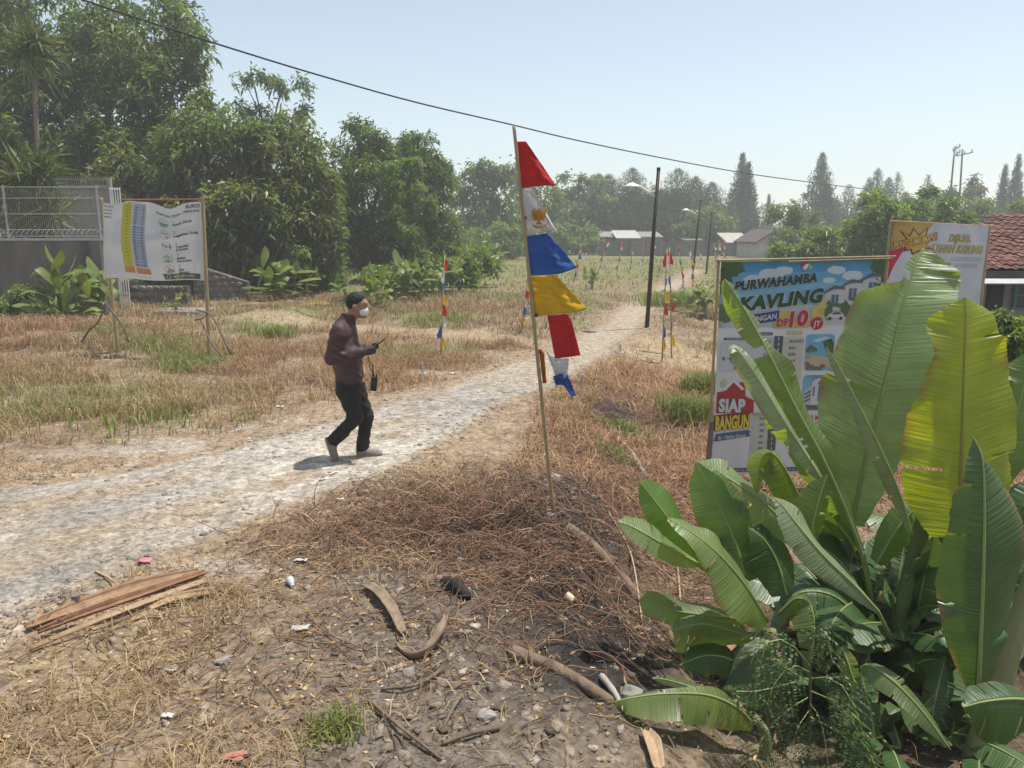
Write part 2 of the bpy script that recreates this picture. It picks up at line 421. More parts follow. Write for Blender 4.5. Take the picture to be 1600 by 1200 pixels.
def tree(name, label, cat, lobes, base, cols, n_whorl=500, per=10, L=0.2, W=0.05, seed=1, group=None, r0=0.16, sag=0.45, shell=0.55, trunk=True, matl=None, rag=0.35, inner=True, skirt=0, clus=0.22):
    """lobes: (px, py, Y, rx_px, ry_px) rounded masses of the crown as they stand in the place; base: (px, Y) of the trunk foot"""
    rng = np.random.default_rng(seed)
    lobes = [(a, b, c * YK, d, e) for a, b, c, d, e in lobes]; base = (base[0], base[1] * YK); L = L * YK ** .7; W = W * YK ** .7; r0 = r0 * YK
    if skirt:
        x0 = min(q[0] - q[3] * .6 for q in lobes); x1 = max(q[0] + q[3] * .6 for q in lobes); gp = 362 + CAMZ * F / base[1]; lowest = max(q[1] for q in lobes)
        for i in range(skirt):
            lobes.append((x0 + (x1 - x0) * (i + .5) / skirt, (gp + lowest) / 2, base[1] * (1 + .01 * (i % 3)), (x1 - x0) / skirt * .75, max(8, (gp - lowest) * .62)))
    bx = at(base[0], 450, base[1]).x; bz = hz(bx, base[1])
    root = empty(name, (bx, base[1], bz)); tag(root, label, cat, group)
    C = []; vols = []
    for (px, py, Y, rx, ry) in lobes:
        c = at(px, py, Y); k = mpp(Y, py)
        C.append((c.x, c.y, c.z, rx * k, 0.5 * (rx + ry) * k * 0.9, ry * k)); vols.append(rx * ry)
    vols = np.array(vols) / sum(vols)
    Vs = []; Fs = []; Cs = []; k = 0
    for (cx, cy, cz, rx, ry, rz), wgt in zip(C, vols):
        n = max(8, int(n_whorl * wgt))
        ncl = max(4, n // 14)                                   # twigs gather in boughs, with hollows between
        dc = unit(rng.normal(size=(ncl, 3))); pick = rng.integers(0, ncl, n)
        d = unit(dc[pick] + rng.normal(size=(n, 3)) * clus)
        lump = 1 + rag * (fbm(d[:, 0] * 2.2 + cx * 3, d[:, 1] * 2.2 + d[:, 2] * 2.2 + cz, 1.0, 3) - 0.5) * 2
        rr = (shell + (1 - shell) * np.clip((rng.random(ncl) ** 0.6)[pick] + rng.normal(size=n) * .12, 0, 1.1)) * lump
        if inner: rr[: n // 6] *= 0.55
        P = np.array((cx, cy, cz)) + d * rr[:, None] * np.array((rx, ry, rz))
        P[:, 2] = np.maximum(P[:, 2], bz + 0.15)
        tone = tones(ncl, cols, rng, 0.2)[pick] * .5 + tones(n, cols, rng, 0.15) * .5
        # a whorl of leaves spreading from each twig end
        B = np.repeat(P, per, 0) + rng.normal(size=(n * per, 3)) * L * 0.35
        D = np.repeat(unit(d * 0.7 + np.array((0, 0, 0.15))), per, 0) * 0.35 + unit(rng.normal(size=(n * per, 3)))
        ln = L * rng.uniform(0.6, 1.25, n * per); wd = W * rng.uniform(0.7, 1.3, n * per)
        V, f = leaf_quads(B, D, ln, wd, rng, sag, lift=1.3)
        Vs.append(V); Fs.append(f + k); k += len(V)
        Cs.append(np.repeat(tone, per, 0) * rng.uniform(0.75, 1.25, (n * per, 1)))
    np_mesh('crown', np.concatenate(Vs), np.concatenate(Fs), matl or M_LEAF, root, fcol=np.concatenate(Cs))
    if trunk:
        tops = [Vector((c[0], c[1], c[2])) for c in C]
        limbs(root, (bx, base[1], bz), tops, r0, rng)
    return root
def conifer(name, label, px, ytop, ybot, Y, wpx, seed, group=None, n=3600, spire=1.0, cols=NEEDLE, cat='tree', tops=1):
    """casuarina: upswept feathery branchlets along a tall straight stem"""
    rng = np.random.default_rng(seed)
    top = at(px, ytop, Y); bx = at(px, ybot, Y).x; bz = hz(bx, Y)
    root = empty(name, (bx, Y, bz)); tag(root, label, cat, group)
    k = mpp(Y, 330); rad = wpx * k * 0.72; h = top.z - bz
    Vs = []; Fs = []; Cs = []; cnt = 0
    leaders = [(0, 0, 1.0)] + [((-0.8 + 1.6 * (q + rng.uniform(.2, .8)) / max(1, tops - 1)) * rad, rng.uniform(-0.3, 0.3) * rad, rng.uniform(0.66, 0.95)) for q in range(tops - 1)]
    m = MB()
    for (ox, oy, hf) in leaders:
        N = n // len(leaders)
        t = rng.random(N) ** 0.95                           # 0 at the foot, 1 at the tip
        prof = np.where(t < 0.22, 0.78 + t, (1 - np.clip((t - 0.22) / 0.78, 0, 1)) ** (0.95 * spire)) + .02
        az = rng.uniform(0, 6.283, N); az = np.round(az * 4) / 4 + rng.normal(size=N) * 0.12
        lr = rad * (1.0 if tops == 1 else (.8 if hf == 1.0 else .68))
        rr = lr * prof * rng.uniform(0.15, 1.0, N) * (0.75 + 0.5 * vnoise(az * 3, t * 14))
        P = np.stack([bx + ox * np.minimum(1, .35 + t) + np.cos(az) * rr, Y + oy * t + np.sin(az) * rr, bz + h * hf * (0.05 + 0.93 * t) + 0.22 * rr], 1)
        for _ in range(3):
            D = np.stack([np.cos(az) * 0.55, np.sin(az) * 0.55, np.full(N, 0.75)], 1) + rng.normal(size=(N, 3)) * 0.38
            ln = rng.uniform(0.35, 0.8, N) * (h / 10) * (0.28 + 0.75 * (1 - t))
            V, f = leaf_quads(P + rng.normal(size=(N, 3)) * 0.12, D, ln, ln * 0.25, rng, -0.05)
            Vs.append(V); Fs.append(f + cnt); cnt += len(V); Cs.append(tones(N, cols, rng, 0.18))
        m.tube([(bx, Y, bz - 0.1), (bx + ox * 0.5, Y + oy * 0.5, bz + h * hf * 0.5), (bx + ox, Y + oy, bz + h * hf * 0.98)], [0.02 * h, 0.013 * h, 0.002 * h], 6)
    np_mesh('crown', np.concatenate(Vs), np.concatenate(Fs), M_LEAF, root, fcol=np.concatenate(Cs))
    m.build('trunk', M_BARK, root, smooth=True)
    return root
YK = 1.36
GL = 'mango trees along the left edge of the plot'
tree('mango_tree', 'tallest dark mango tree at far left, its crown cut by the top edge', 'tree',
     [(60, 40, 27, 140, 120), (215, 70, 26, 110, 85), (150, 190, 26, 150, 110), (270, 170, 25, 75, 95), (30, 230, 27, 110, 110), (-70, 120, 27, 120, 140), (180, 280, 27, 120, 60), (90, 310, 27, 150, 60), (250, 330, 27, 80, 60)],
     (150, 26.5), MANGO, 5600, 12, 0.30, 0.082, 1, GL, 0.24)
tree('mango_tree', 'broad mango tree with rusty new leaves behind the white list banner', 'tree',
     [(330, 255, 23, 105, 85), (430, 265, 23, 85, 80), (400, 345, 22.6, 125, 75), (255, 300, 23.3, 95, 95), (483, 335, 23, 50, 85), (330, 390, 22.7, 130, 60), (470, 400, 23, 70, 40), (220, 370, 23.5, 60, 60)],
     (372, 22.8), MANGO_RUST, 5200, 12, 0.28, 0.078, 2, GL, 0.22)
tree('slender_tree', 'thin airy tree rising against the sky above the rusty mango', 'tree',
     [(395, 120, 33, 35, 22), (440, 140, 33, 40, 30), (420, 185, 33, 30, 30), (470, 180, 33, 22, 30), (375, 170, 33, 25, 30), (455, 215, 33, 40, 22)],
     (425, 33), [((0.13, 0.16, 0.08), 3), ((0.10, 0.135, 0.06), 3)], 170, 10, 0.30, 0.10, 3, None, 0.14, shell=0.2, rag=0.5, clus=.3)
tree('mango_tree', 'mango tree with two rounded tops between rusty mango and feathery tree', 'tree',
     [(560, 225, 29, 36, 38), (597, 235, 29, 30, 40), (575, 310, 28.5, 62, 70), (540, 370, 28, 50, 50), (600, 380, 28.5, 60, 45)],
     (572, 28.5), MANGO, 2200, 11, 0.26, 0.065, 4, GL, 0.18)
tree('mango_tree', 'mango tree with dome top just left of the lower hazy wood', 'tree',
     [(655, 240, 30, 46, 32), (678, 300, 30, 32, 60), (640, 330, 29.5, 40, 50), (690, 380, 30, 36, 45), (655, 400, 29.5, 55, 35)],
     (662, 29.8), MANGO, 2000, 11, 0.26, 0.065, 5, GL, 0.18)
tree('feathery_tree', 'bright green feathery tree in front of the dome topped mango', 'tree',
     [(635, 270, 27, 34, 26), (615, 300, 26.8, 26, 24), (655, 315, 27, 26, 30), (630, 350, 26.6, 30, 30), (650, 380, 26.6, 26, 22)],
     (638, 26.8), LIGHT, 700, 14, 0.17, 0.05, 6, None, 0.09, sag=0.2)
YK = 1.8
GW = 'wood beyond the meadow'
BK = [('rounded hazy olive tree leftmost in the far wood, beside the dome topped mango', [(735, 285, 42, 40, 34), (770, 275, 42, 46, 32), (750, 330, 42, 60, 45), (720, 370, 41, 40, 35)], (745, 42), OLIVE, 900, 9, .36, .12),
      ('rounded hazy olive tree behind the top of the large pennant pole', [(815, 290, 46, 34, 38), (850, 320, 46, 40, 36), (815, 345, 46, 45, 40)], (822, 46), OLIVE, 800, 9, .36, .12),
      ('pale green hazy tree with twin bumps right of the large red pennant', [(893, 290, 52, 26, 22), (930, 305, 52, 28, 26), (905, 335, 52, 50, 30), (880, 355, 52, 35, 25)], (905, 52), OLIVE, 800, 9, .4, .13),
      ('low bright green scrub tree behind the blue pennant', [(850, 368, 44, 40, 24), (895, 365, 45, 38, 28), (925, 375, 46, 22, 20)], (880, 45), LIGHT, 600, 9, .3, .1),
      ('low green scrub tree left of the large pennant pole', [(765, 372, 38, 38, 26), (735, 385, 37, 30, 20), (800, 375, 38, 26, 24)], (765, 38), LIGHT, 600, 9, .28, .09)]
for i, (lb, lo, bs, co, nw, pr, L_, W_) in enumerate(BK):
    tree('broadleaf_tree', lb, 'tree', lo, bs, co, nw, pr, L_, W_, 20 + i, GW, 0.2, skirt=4)
YK = 1.0
GC = 'dark casuarina trees on the skyline'
CA = [(985, 262, 72, 120, 6, 0.8, 'left one of the two broad dark casuarinas behind the street lamp'), (1055, 263, 72, 120, 6, 0.8, 'right one of the two broad dark casuarinas behind the street lamp'),
      (1153, 238, 80, 52, 2, 1.15, 'tall conical casuarina standing alone right of the lamp posts'), (1275, 237, 82, 62, 2, 1.0, 'pointed tall casuarina above the big plot banner'),
      (1320, 288, 84, 50, 3, 0.7, 'shorter casuarina just right of the pointed tall one'), (1362, 262, 84, 46, 3, 0.8, 'spiky casuarina left of the pair above the announcement banner'),
      (1393, 268, 84, 40, 2, 0.8, 'spiky casuarina directly above the announcement banner left corner'), (1440, 272, 90, 34, 2, 0.8, 'faint casuarina left of the two utility poles'),
      (1557, 256, 80, 20, 1, 1.1, 'slim casuarina above the red roof, left of two'), (1576, 240, 80, 24, 1, 1.1, 'slim casuarina above the red roof, taller of two'),
      (1604, 268, 78, 30, 1, 1.0, 'casuarina cut by the right edge above the red roof'), (1197, 303, 110, 16, 1, 1.1, 'tiny far conifer between the two tall casuarinas'),
      (868, 285, 78, 36, 2, 0.9, 'casuarina peeping behind the tip of the large red pennant'), (828, 258, 80, 22, 1, 1.1, 'thin casuarina tip behind the large pennant pole')]
for i, (px, yt, Y, wpx, tp, spi, lb) in enumerate(CA):
    conifer('casuarina_tree', lb, px, yt, 385, Y + 25, wpx, 40 + i, GC, (15000 if wpx > 100 else 3800) if wpx > 45 else 1600, spi, tops=tp)
YK = 1.5
GR = 'leafy trees behind the banners'
RT = [('leafy tree beside the far gable house, left of the big banner top', [(1225, 345, 40, 34, 26), (1265, 355, 40, 34, 24), (1240, 375, 39, 40, 25)], (1240, 40), OLIVE, 700, 9, .3, .1),
      ('round hazy tree behind the lamp post row', [(1105, 345, 58, 40, 24), (1080, 360, 58, 34, 20), (1125, 365, 58, 34, 20)], (1105, 58), OLIVE, 500, 9, .4, .13),
      ('low spreading green tree directly above the big banner top edge', [(1270, 385, 26, 45, 22), (1320, 375, 26, 50, 26), (1230, 398, 26, 30, 16), (1345, 398, 26, 30, 16)], (1285, 26), LIGHT, 800, 10, .24, .07),
      ('bright drooping leafed tree left of the announcement banner', [(1365, 330, 24, 32, 26), (1350, 362, 24, 32, 26), (1385, 355, 24, 34, 36), (1372, 390, 24, 36, 26)], (1370, 24), LIGHT, 900, 11, .22, .065),
      ('dense green tree above the announcement banner centre', [(1440, 312, 30, 28, 24), (1425, 340, 29, 40, 30), (1460, 345, 30, 34, 26)], (1440, 30), OLIVE, 800, 10, .25, .08),
      ('bright green tree above the announcement banner right half', [(1490, 330, 27, 26, 18), (1475, 350, 27, 26, 18), (1510, 350, 27, 26, 20)], (1490, 27), LIGHT, 500, 10, .22, .07),
      ('brown tinged round tree behind the two utility poles', [(1520, 290, 60, 22, 24), (1475, 300, 60, 22, 20), (1500, 320, 60, 40, 20)], (1510, 60), [((0.13, 0.115, 0.06), 3), ((0.11, 0.12, 0.06), 3)], 500, 9, .45, .14),
      ('olive tree behind the red tiled roof', [(1560, 325, 40, 46, 24), (1610, 330, 40, 46, 30), (1530, 340, 40, 34, 20)], (1570, 40), OLIVE, 700, 9, .3, .1)]
for i, (lb, lo, bs, co, nw, pr, L_, W_) in enumerate(RT):
    tree('broadleaf_tree', lb, 'tree', lo, bs, co, nw, pr, L_, W_, 60 + i, GR, 0.16, skirt=4)
# undergrowth that closes the foot of the wood
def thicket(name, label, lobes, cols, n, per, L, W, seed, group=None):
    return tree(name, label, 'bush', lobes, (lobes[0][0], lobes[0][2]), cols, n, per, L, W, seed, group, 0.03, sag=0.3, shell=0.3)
GU = 'undergrowth at the foot of the trees'
YK = 1.36
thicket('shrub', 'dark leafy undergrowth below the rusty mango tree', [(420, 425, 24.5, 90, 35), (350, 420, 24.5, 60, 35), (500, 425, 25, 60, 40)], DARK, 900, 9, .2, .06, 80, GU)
thicket('shrub', 'undergrowth with dry brown leaves under the feathery tree', [(590, 410, 30, 60, 30), (660, 420, 31, 60, 30), (700, 415, 32, 40, 35)], MANGO_RUST, 700, 9, .22, .06, 81, GU)
thicket('shrub', 'bright weedy shrub behind the left banana clump', [(462, 402, 21.5, 26, 22), (440, 420, 21.5, 20, 16)], LIGHT, 260, 9, .13, .04, 82, GU)
thicket('shrub', 'low scrub along the wood edge right of the banana row', [(790, 392, 58, 50, 14), (720, 400, 52, 40, 16), (860, 388, 60, 50, 12)], LIGHT, 400, 9, .26, .08, 83, GU)
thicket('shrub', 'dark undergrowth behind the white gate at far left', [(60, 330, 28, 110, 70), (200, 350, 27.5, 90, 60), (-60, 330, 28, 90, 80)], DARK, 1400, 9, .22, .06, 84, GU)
thicket('shrub', 'bright green bushes behind the long banana row right of the man', [(610, 432, 22, 40, 18), (660, 428, 22.5, 45, 22), (710, 422, 23, 40, 22), (750, 412, 25, 30, 22)], LIGHT, 900, 9, .22, .075, 86, GU)
thicket('shrub', 'green bushes behind the thick banana clump by the stone wall', [(400, 432, 22.5, 40, 20), (450, 428, 22.5, 40, 24), (500, 438, 23, 30, 16)], LIGHT, 600, 9, .22, .075, 87, GU)
thicket('shrub', 'weedy shrub at the foot of the left boundary wall', [(30, 470, 15.6, 26, 22), (75, 482, 15.6, 22, 14), (5, 485, 15.4, 20, 16)], LIGHT, 260, 9, .12, .04, 88, GU)
YK = 1.0
thicket('shrub', 'leafy shrub in front of the house wall at the right edge', [(1585, 505, 9.6, 34, 22), (1600, 540, 9.4, 36, 30), (1570, 535, 9.6, 24, 22)], LIGHT, 260, 9, .12, .045, 85)
# scrub mass far behind everything so that no bare horizon shows
def scrub_line():
    rng = np.random.default_rng(5); Vs = []; Cs = []
    N = 9000
    x = rng.uniform(-130, 150, N); y = 150 + 8 * fbm(x, x * 0 + 2, 0.1) + rng.uniform(0, 6, N)
    top = 4.0 + 6 * fbm(x, x * 0, 0.12, 3)
    P = np.stack([x, y, rng.random(N) ** 0.7 * top], 1)
    V, f = leaf_quads(P, rng.normal(size=(N, 3)), rng.uniform(0.7, 1.4, N), rng.uniform(0.4, 0.7, N), rng, 0.1)
    o = np_mesh('distant_wood', V, f, M_LEAF, fcol=tones(N, OLIVE, rng)); tag(o, 'far hazy wood closing the horizon behind the meadow', 'wood', kind='stuff')
scrub_line()
# ------------------------------------------------------------------ grass, stubble, stones, litter: what nobody could count
M_BLADE = attr_mat('grass blades', rough=0.7, trans=0.3, spec=0.2, tcol=(1.0, 1.0, 0.8))
def blades(X, Y, h, wd, lean, cols, rng, z0=None):
    """bent three-cornered blades rooted at X, Y"""
    n = len(X); Z = H(X, Y) - 0.01 if z0 is None else z0
    az = rng.uniform(0, 6.283, n); ln = lean * rng.uniform(0.3, 1.4, n)
    B = np.stack([X, Y, Z], 1); d = np.stack([np.cos(az), np.sin(az), np.zeros(n)], 1)
    s = np.stack([-np.sin(az + rng.normal(size=n) * .6), np.cos(az), np.zeros(n)], 1) * (wd * rng.uniform(0.6, 1.4, n))[:, None] * 0.5
    M = B + d * (ln * h * 0.35)[:, None]; M[:, 2] += h * 0.62
    T = B + d * (ln * h)[:, None]; T[:, 2] += h * np.clip(1 - 0.3 * ln, 0.15, 1)
    V = np.stack([B - s, B + s, M + s * 0.8, M - s * 0.8, T], 1).reshape(-1, 3)
    k = np.arange(n)[:, None] * 5
    return V, k + np.array([[0, 1, 2, 3]]), k + np.array([[3, 2, 4]]), np.asarray(cols)
def emit(name, label, cat, parts, material=None):
    V = []; Q = []; T = []; cq = []; ct = []; k = 0
    for v, q, t, c in parts:
        V.append(v); Q.append(q + k); T.append(t + k); cq.append(c); ct.append(c); k += len(v)
    o = np_mesh(name, np.concatenate(V), [np.concatenate(Q), np.concatenate(T)], material or M_BLADE, fcol=np.concatenate(cq + ct))
    tag(o, label, cat, kind='stuff'); return o
STRAW = [((0.43, 0.31, 0.165), 4), ((0.54, 0.42, 0.25), 3), ((0.32, 0.215, 0.12), 3), ((0.34, 0.235, 0.12), 3)]
RUST = [((0.36, 0.215, 0.125), 4), ((0.47, 0.32, 0.19), 3), ((0.27, 0.16, 0.095), 3)]
GREEN = [((0.18, 0.225, 0.07), 3), ((0.25, 0.28, 0.10), 3), ((0.34, 0.32, 0.15), 3)]
def in_view(X, Y, m=0.1): return (np.abs(X) < Y * (0.70 + m) + 0.6)
def field(n, y0, y1, rng, power=1.0):
    Y = y0 + (y1 - y0) * rng.random(n) ** power
    X = rng.uniform(-1, 1, n) * (Y * 0.74 + 0.5)
    return X, Y
def keep_off(X, Y, rng, edge=0.18):
    d = road_d(X, Y); k = d < -edge * rng.random(len(X))
    for T in TRACKS: k &= (inside(T, X, Y) < -0.1) | (rng.random(len(X)) < 0.06)
    return k
rng = np.random.default_rng(101)
dry = []; grn = []
# field left of and beyond the road
for (n, y0, y1, hh, wd, pw) in [(120000, 8.6, 17, 0.125, 0.010, 0.8), (60000, 16, 30, 0.14, 0.018, 0.8), (34000, 28, 70, 0.11, 0.04, 0.8)]:
    X, Y = field(n, y0, y1, rng, pw); d = X - np.interp(Y, EY, EX)
    k = keep_off(X, Y, rng); clump = fbm(X, Y, 1.3, 3)
    k &= rng.random(n) < 0.12 + 1.3 * ss(clump, 0.38, 0.6)
    k &= ~((d > 0) & (Y < 15.5)); k &= (X > 0.3) | (rng.random(n) < .05 + ss(-road_d(X, Y), .35 - .35 * ss(Y, 10, 13), 1.5 - 1.1 * ss(Y, 10, 13)))
    X, Y, clump = X[k], Y[k], clump[k]; n = len(X)
    gm = ss(fbm(X, Y, 0.5, 4), 0.52, 0.64) * 0.5
    gm = np.maximum(gm, 0.45 * np.exp(-(((X + 6.2) / 2.0) ** 2 + ((Y - 10.8) / 1.0) ** 2))); gm = np.maximum(gm, 0.6 * ss(Y, 30, 42))
    isg = rng.random(n) < gm
    rd_ = -road_d(X, Y); h = hh * rng.uniform(0.5, 1.5, n) * (0.35 + 1.0 * ss(rd_, 0.0, 1.4)) * (0.6 + 0.8 * clump)
    rust = (rng.random(n) < ss(fbm(X + 30, Y, 0.35, 3), 0.45, 0.6))
    c = np.where(rust[:, None], tones(n, RUST, rng, 0.15) * 1.12, tones(n, STRAW, rng, 0.15))
    dry.append(blades(X[~isg], Y[~isg], h[~isg] * 1.15, wd, 1.15, c[~isg] * (.92 - .17 * ss(Y[~isg], 12, 22))[:, None], rng))
    grn.append(blades(X[isg], Y[isg], h[isg] * 1.1, wd * 1.1, 0.9, tones(isg.sum(), GREEN, rng, 0.15), rng))
# right-hand plot, reddish and trampled
n = 42000; Y = 7.0 + 9.5 * rng.random(n) ** 0.9; X = np.interp(Y, EY, EX) + rng.uniform(-0.5, 6.5, n)
k = keep_off(X, Y, rng) & in_view(X, Y) & (rng.random(n) < 0.25 + 1.2 * ss(fbm(X, Y, 1.6, 3), 0.4, 0.6))
k &= ~(((X - 1.5) / 1.0) ** 2 + ((Y - 10.6) / 0.8) ** 2 < rng.random(n))
X, Y = X[k], Y[k]; n = len(X)
dry.append(blades(X, Y, 0.16 * rng.uniform(0.4, 1.5, n), 0.012, 1.3, tones(n, RUST, rng, 0.2) * 1.1, rng))
# verge and foreground: short dry tufts
n = 60000; Y = 2.6 + 5.6 * rng.random(n) ** 0.85; X = rng.uniform(-1, 1, n) * (Y * 0.74 + 0.5); d = X - np.interp(Y, EY, EX)
cl = fbm(X, Y, 1.5, 4)
dens = ss(cl, 0.45, 0.62) * (1 - 0.85 * np.exp(-((d + 0.6) / 0.7) ** 2)) * (d < -0.1) + 0.12 * (d < -0.15) + 0.03 * (d >= 0.1)
k = keep_off(X, Y, rng, 0.3) & (rng.random(n) < dens); X, Y = X[k], Y[k]; n = len(X)
dry.append(blades(X, Y, 0.075 * rng.uniform(0.4, 1.9, n), 0.0055, 1.5, tones(n, STRAW, rng, 0.15), rng))
# green tufts that stand out
for (px, py, r, cnt, hh) in [(430, 528, 0.35, 500, 0.32), (255, 548, 0.7, 900, 0.25), (300, 575, 0.6, 900, 0.25), (95, 640, 0.9, 600, 0.22), (225, 655, 0.8, 500, 0.2), (1050, 478, 0.9, 1400, 0.5), (1020, 470, .5, 500, .4),
                             (1080, 660, 0.35, 1500, 0.42), (1098, 615, 0.3, 1100, 0.4), (985, 680, 0.25, 350, 0.16), (930, 660, 0.2, 250, 0.13), (960, 710, 0.22, 250, 0.15), (520, 1140, 0.12, 350, 0.10), (440, 520, .3, 300, .25), (640, 560, .8, 700, .22), (690, 500, .8, 500, .25)]:
    g = G(px, py); X = g.x + rng.normal(size=cnt) * r * 0.55; Y = g.y + rng.normal(size=cnt) * r * 0.55
    grn.append(blades(X, Y, hh * rng.uniform(0.4, 1.2, cnt), 0.008 + 0.0006 * g.y, 0.6, tones(cnt, GREEN, rng, 0.15) * (1.0, 1.05, 0.9), rng))
emit('dry_grass', 'dry straw coloured grass covering the plots and verges', 'dry grass', dry)
emit('green_grass', 'patches of green grass among the dry straw', 'grass', grn)

# stones: flattened, faceted lumps
def lumps(P, size, cols, rng, flat_=0.6):
    n = len(P)
    ico = np.array([(x, y, z) for x in (-.8, .8) for y in (-.8, .8) for z in (-.8, .8)])
    tri = np.array([(0, 1, 3), (0, 3, 2), (4, 6, 7), (4, 7, 5), (0, 4, 5), (0, 5, 1), (2, 3, 7), (2, 7, 6), (0, 2, 6), (0, 6, 4), (1, 5, 7), (1, 7, 3)])
    k = rng.uniform(0.45, 1.35, (n, 8, 1)); V = ico[None] * k + rng.normal(size=(n, 8, 3)) * 0.14
    a = rng.uniform(0, 6.283, n); ca, sa = np.cos(a)[:, None], np.sin(a)[:, None]
    sx = rng.uniform(0.7, 1.4, (n, 1)); x = V[..., 0] * sx; y = V[..., 1]
    V = np.stack([x * ca - y * sa, x * sa + y * ca, V[..., 2] * flat_ * rng.uniform(0.7, 1.3, (n, 1))], -1) * size[:, None, None]
    V = (V + P[:, None, :]).reshape(-1, 3)
    T = (np.arange(n)[:, None, None] * 8 + tri[None]).reshape(-1, 3)
    return V, T, np.repeat(cols, 12, 0)
M_STONE = attr_mat('stone', rough=0.9, spec=0.15, fine=0.3, fscale=40, bump=0.4, bscale=60)
GREYS = [((0.30, 0.26, 0.215), 4), ((0.37, 0.325, 0.27), 3), ((0.22, 0.19, 0.155), 4), ((0.46, 0.41, 0.34), 1)]
def stones(name, label, X, Y, size, cols, rng):
    P = np.stack([X, Y, H(X, Y) - size * 0.05], 1)
    V, T, c = lumps(P, size, cols, rng)
    tag(np_mesh(name, V, T, M_STONE, fcol=c), label, 'stones', kind='stuff')
n = 44000; Y = 4.5 + 13 * rng.random(n) ** 1.1; X = rng.uniform(-1, 0.4, n) * (Y * 0.76)
k = (road_d(X, Y) > -0.12) & (rng.random(n) < 0.15 + ss(fbm(X, Y, 1.1, 3), 0.45, 0.6)); X, Y = X[k], Y[k]; n = len(X)
stones('road_gravel', 'loose grey gravel strewn over the pale road', X, Y, 0.006 + 0.024 * rng.random(n) ** 4, tones(n, GREYS, rng, 0.15), rng)
n = 8000; Y = 2.7 + 5.0 * rng.random(n) ** 0.9; d = rng.normal(size=n) * 0.9 - 0.75; X = np.interp(Y, EY, EX) + d
k = (road_d(X, Y) < 0) & (rng.random(n) < 0.2 + ss(fbm(X + 3, Y, 2.1, 3), 0.42, 0.6)); X, Y = X[k], Y[k]; n = len(X)
stones('rubble', 'broken grey rubble and clods over the bare foreground bank', X, Y, 0.006 + 0.030 * rng.random(n) ** 6, tones(n, GREYS, rng, 0.18) * (.80, .76, .72), rng)

# fallen leaf scraps and chips
M_LITTER = attr_mat('leaf litter', rough=0.8, trans=0.15, spec=0.15, tcol=(1, .9, .7))
n = 18000; Y = 2.6 + 5.5 * rng.random(n) ** 0.9; X = rng.uniform(-1, 1, n) * (Y * 0.74 + 0.5)
k = (road_d(X, Y) < -0.05) & (rng.random(n) < 0.10 + 0.9 * ss(fbm(X + 13, Y + 7, 1.9, 3), 0.46, 0.66)); X, Y = X[k], Y[k]; n = len(X)
P = np.stack([X, Y, H(X, Y) + 0.008], 1); D = rng.normal(size=(n, 3)) * (1, 1, 0.25)
V, f = leaf_quads(P, D, 0.02 + 0.05 * rng.random(n) ** 2, 0.008 + 0.016 * rng.random(n), rng, 0.0, 0.3)
tag(np_mesh('leaf_litter', V, f, M_LITTER, fcol=tones(n, [((0.55, 0.40, 0.20), 3), ((0.62, 0.50, 0.30), 2), ((0.36, 0.24, 0.13), 3), ((0.58, 0.38, 0.13), 1)], rng, 0.2)), 'dry leaf scraps and husk chips strewn over the foreground', 'leaf litter', kind='stuff')

# dead vines and twigs: thin bent three-sided stalks
def stalks(X, Y, Ln, rad, rise, curl, cols, rng, seg=4, az=None):
    n = len(X); az = rng.uniform(0, 6.283, n) if az is None else az
    t = np.linspace(0, 1, seg + 1)
    a = az[:, None] + curl * rng.normal(size=(n, 1)) * t[None] * 1.5
    step = Ln[:, None] / seg
    px = X[:, None] + np.concatenate([np.zeros((n, 1)), np.cumsum(np.cos(a[:, :-1]) * step, 1)], 1)
    py = Y[:, None] + np.concatenate([np.zeros((n, 1)), np.cumsum(np.sin(a[:, :-1]) * step, 1)], 1)
    arch = rise * rng.uniform(0.1, 1.3, (n, 1)) * np.sin(t * np.pi * rng.uniform(0.6, 1.1, (n, 1)))
    pz = H(px, py) + 0.006 + np.maximum(arch * Ln[:, None], 0)
    C = np.stack([px, py, pz], -1)
    T = np.gradient(C, axis=1); T = unit(T)
    U = unit(np.cross(T, np.array((0.1, 0.2, 1.0)))); W_ = np.cross(T, U)
    r = (rad[:, None] * (1 - 0.6 * t))[..., None]
    ring = [C + (U * math.cos(q) + W_ * math.sin(q)) * r for q in (0.5, 2.6, 4.7)]
    V = np.stack(ring, 2).reshape(-1, 3)
    base = (np.arange(n)[:, None, None] * (seg + 1) + np.arange(seg)[None, :, None]) * 3
    kk = np.arange(3)[None, None, :]
    Q = np.stack([base + kk, base + (kk + 1) % 3, base + 3 + (kk + 1) % 3, base + 3 + kk], -1).reshape(-1, 4)
    return V, Q, np.repeat(cols, seg * 3, 0)
M_TWIG = attr_mat('dead stalks', rough=0.85, spec=0.15)
VINE = [((0.29, 0.165, 0.105), 4), ((0.21, 0.12, 0.08), 3), ((0.42, 0.29, 0.18), 1.5), ((0.13, 0.085, 0.062), 3)]
VS = []; QS = []; CS = []; k0 = 0
def put(V, Q, c):
    global k0
    VS.append(V); QS.append(Q + k0); CS.append(c); k0 += len(V)
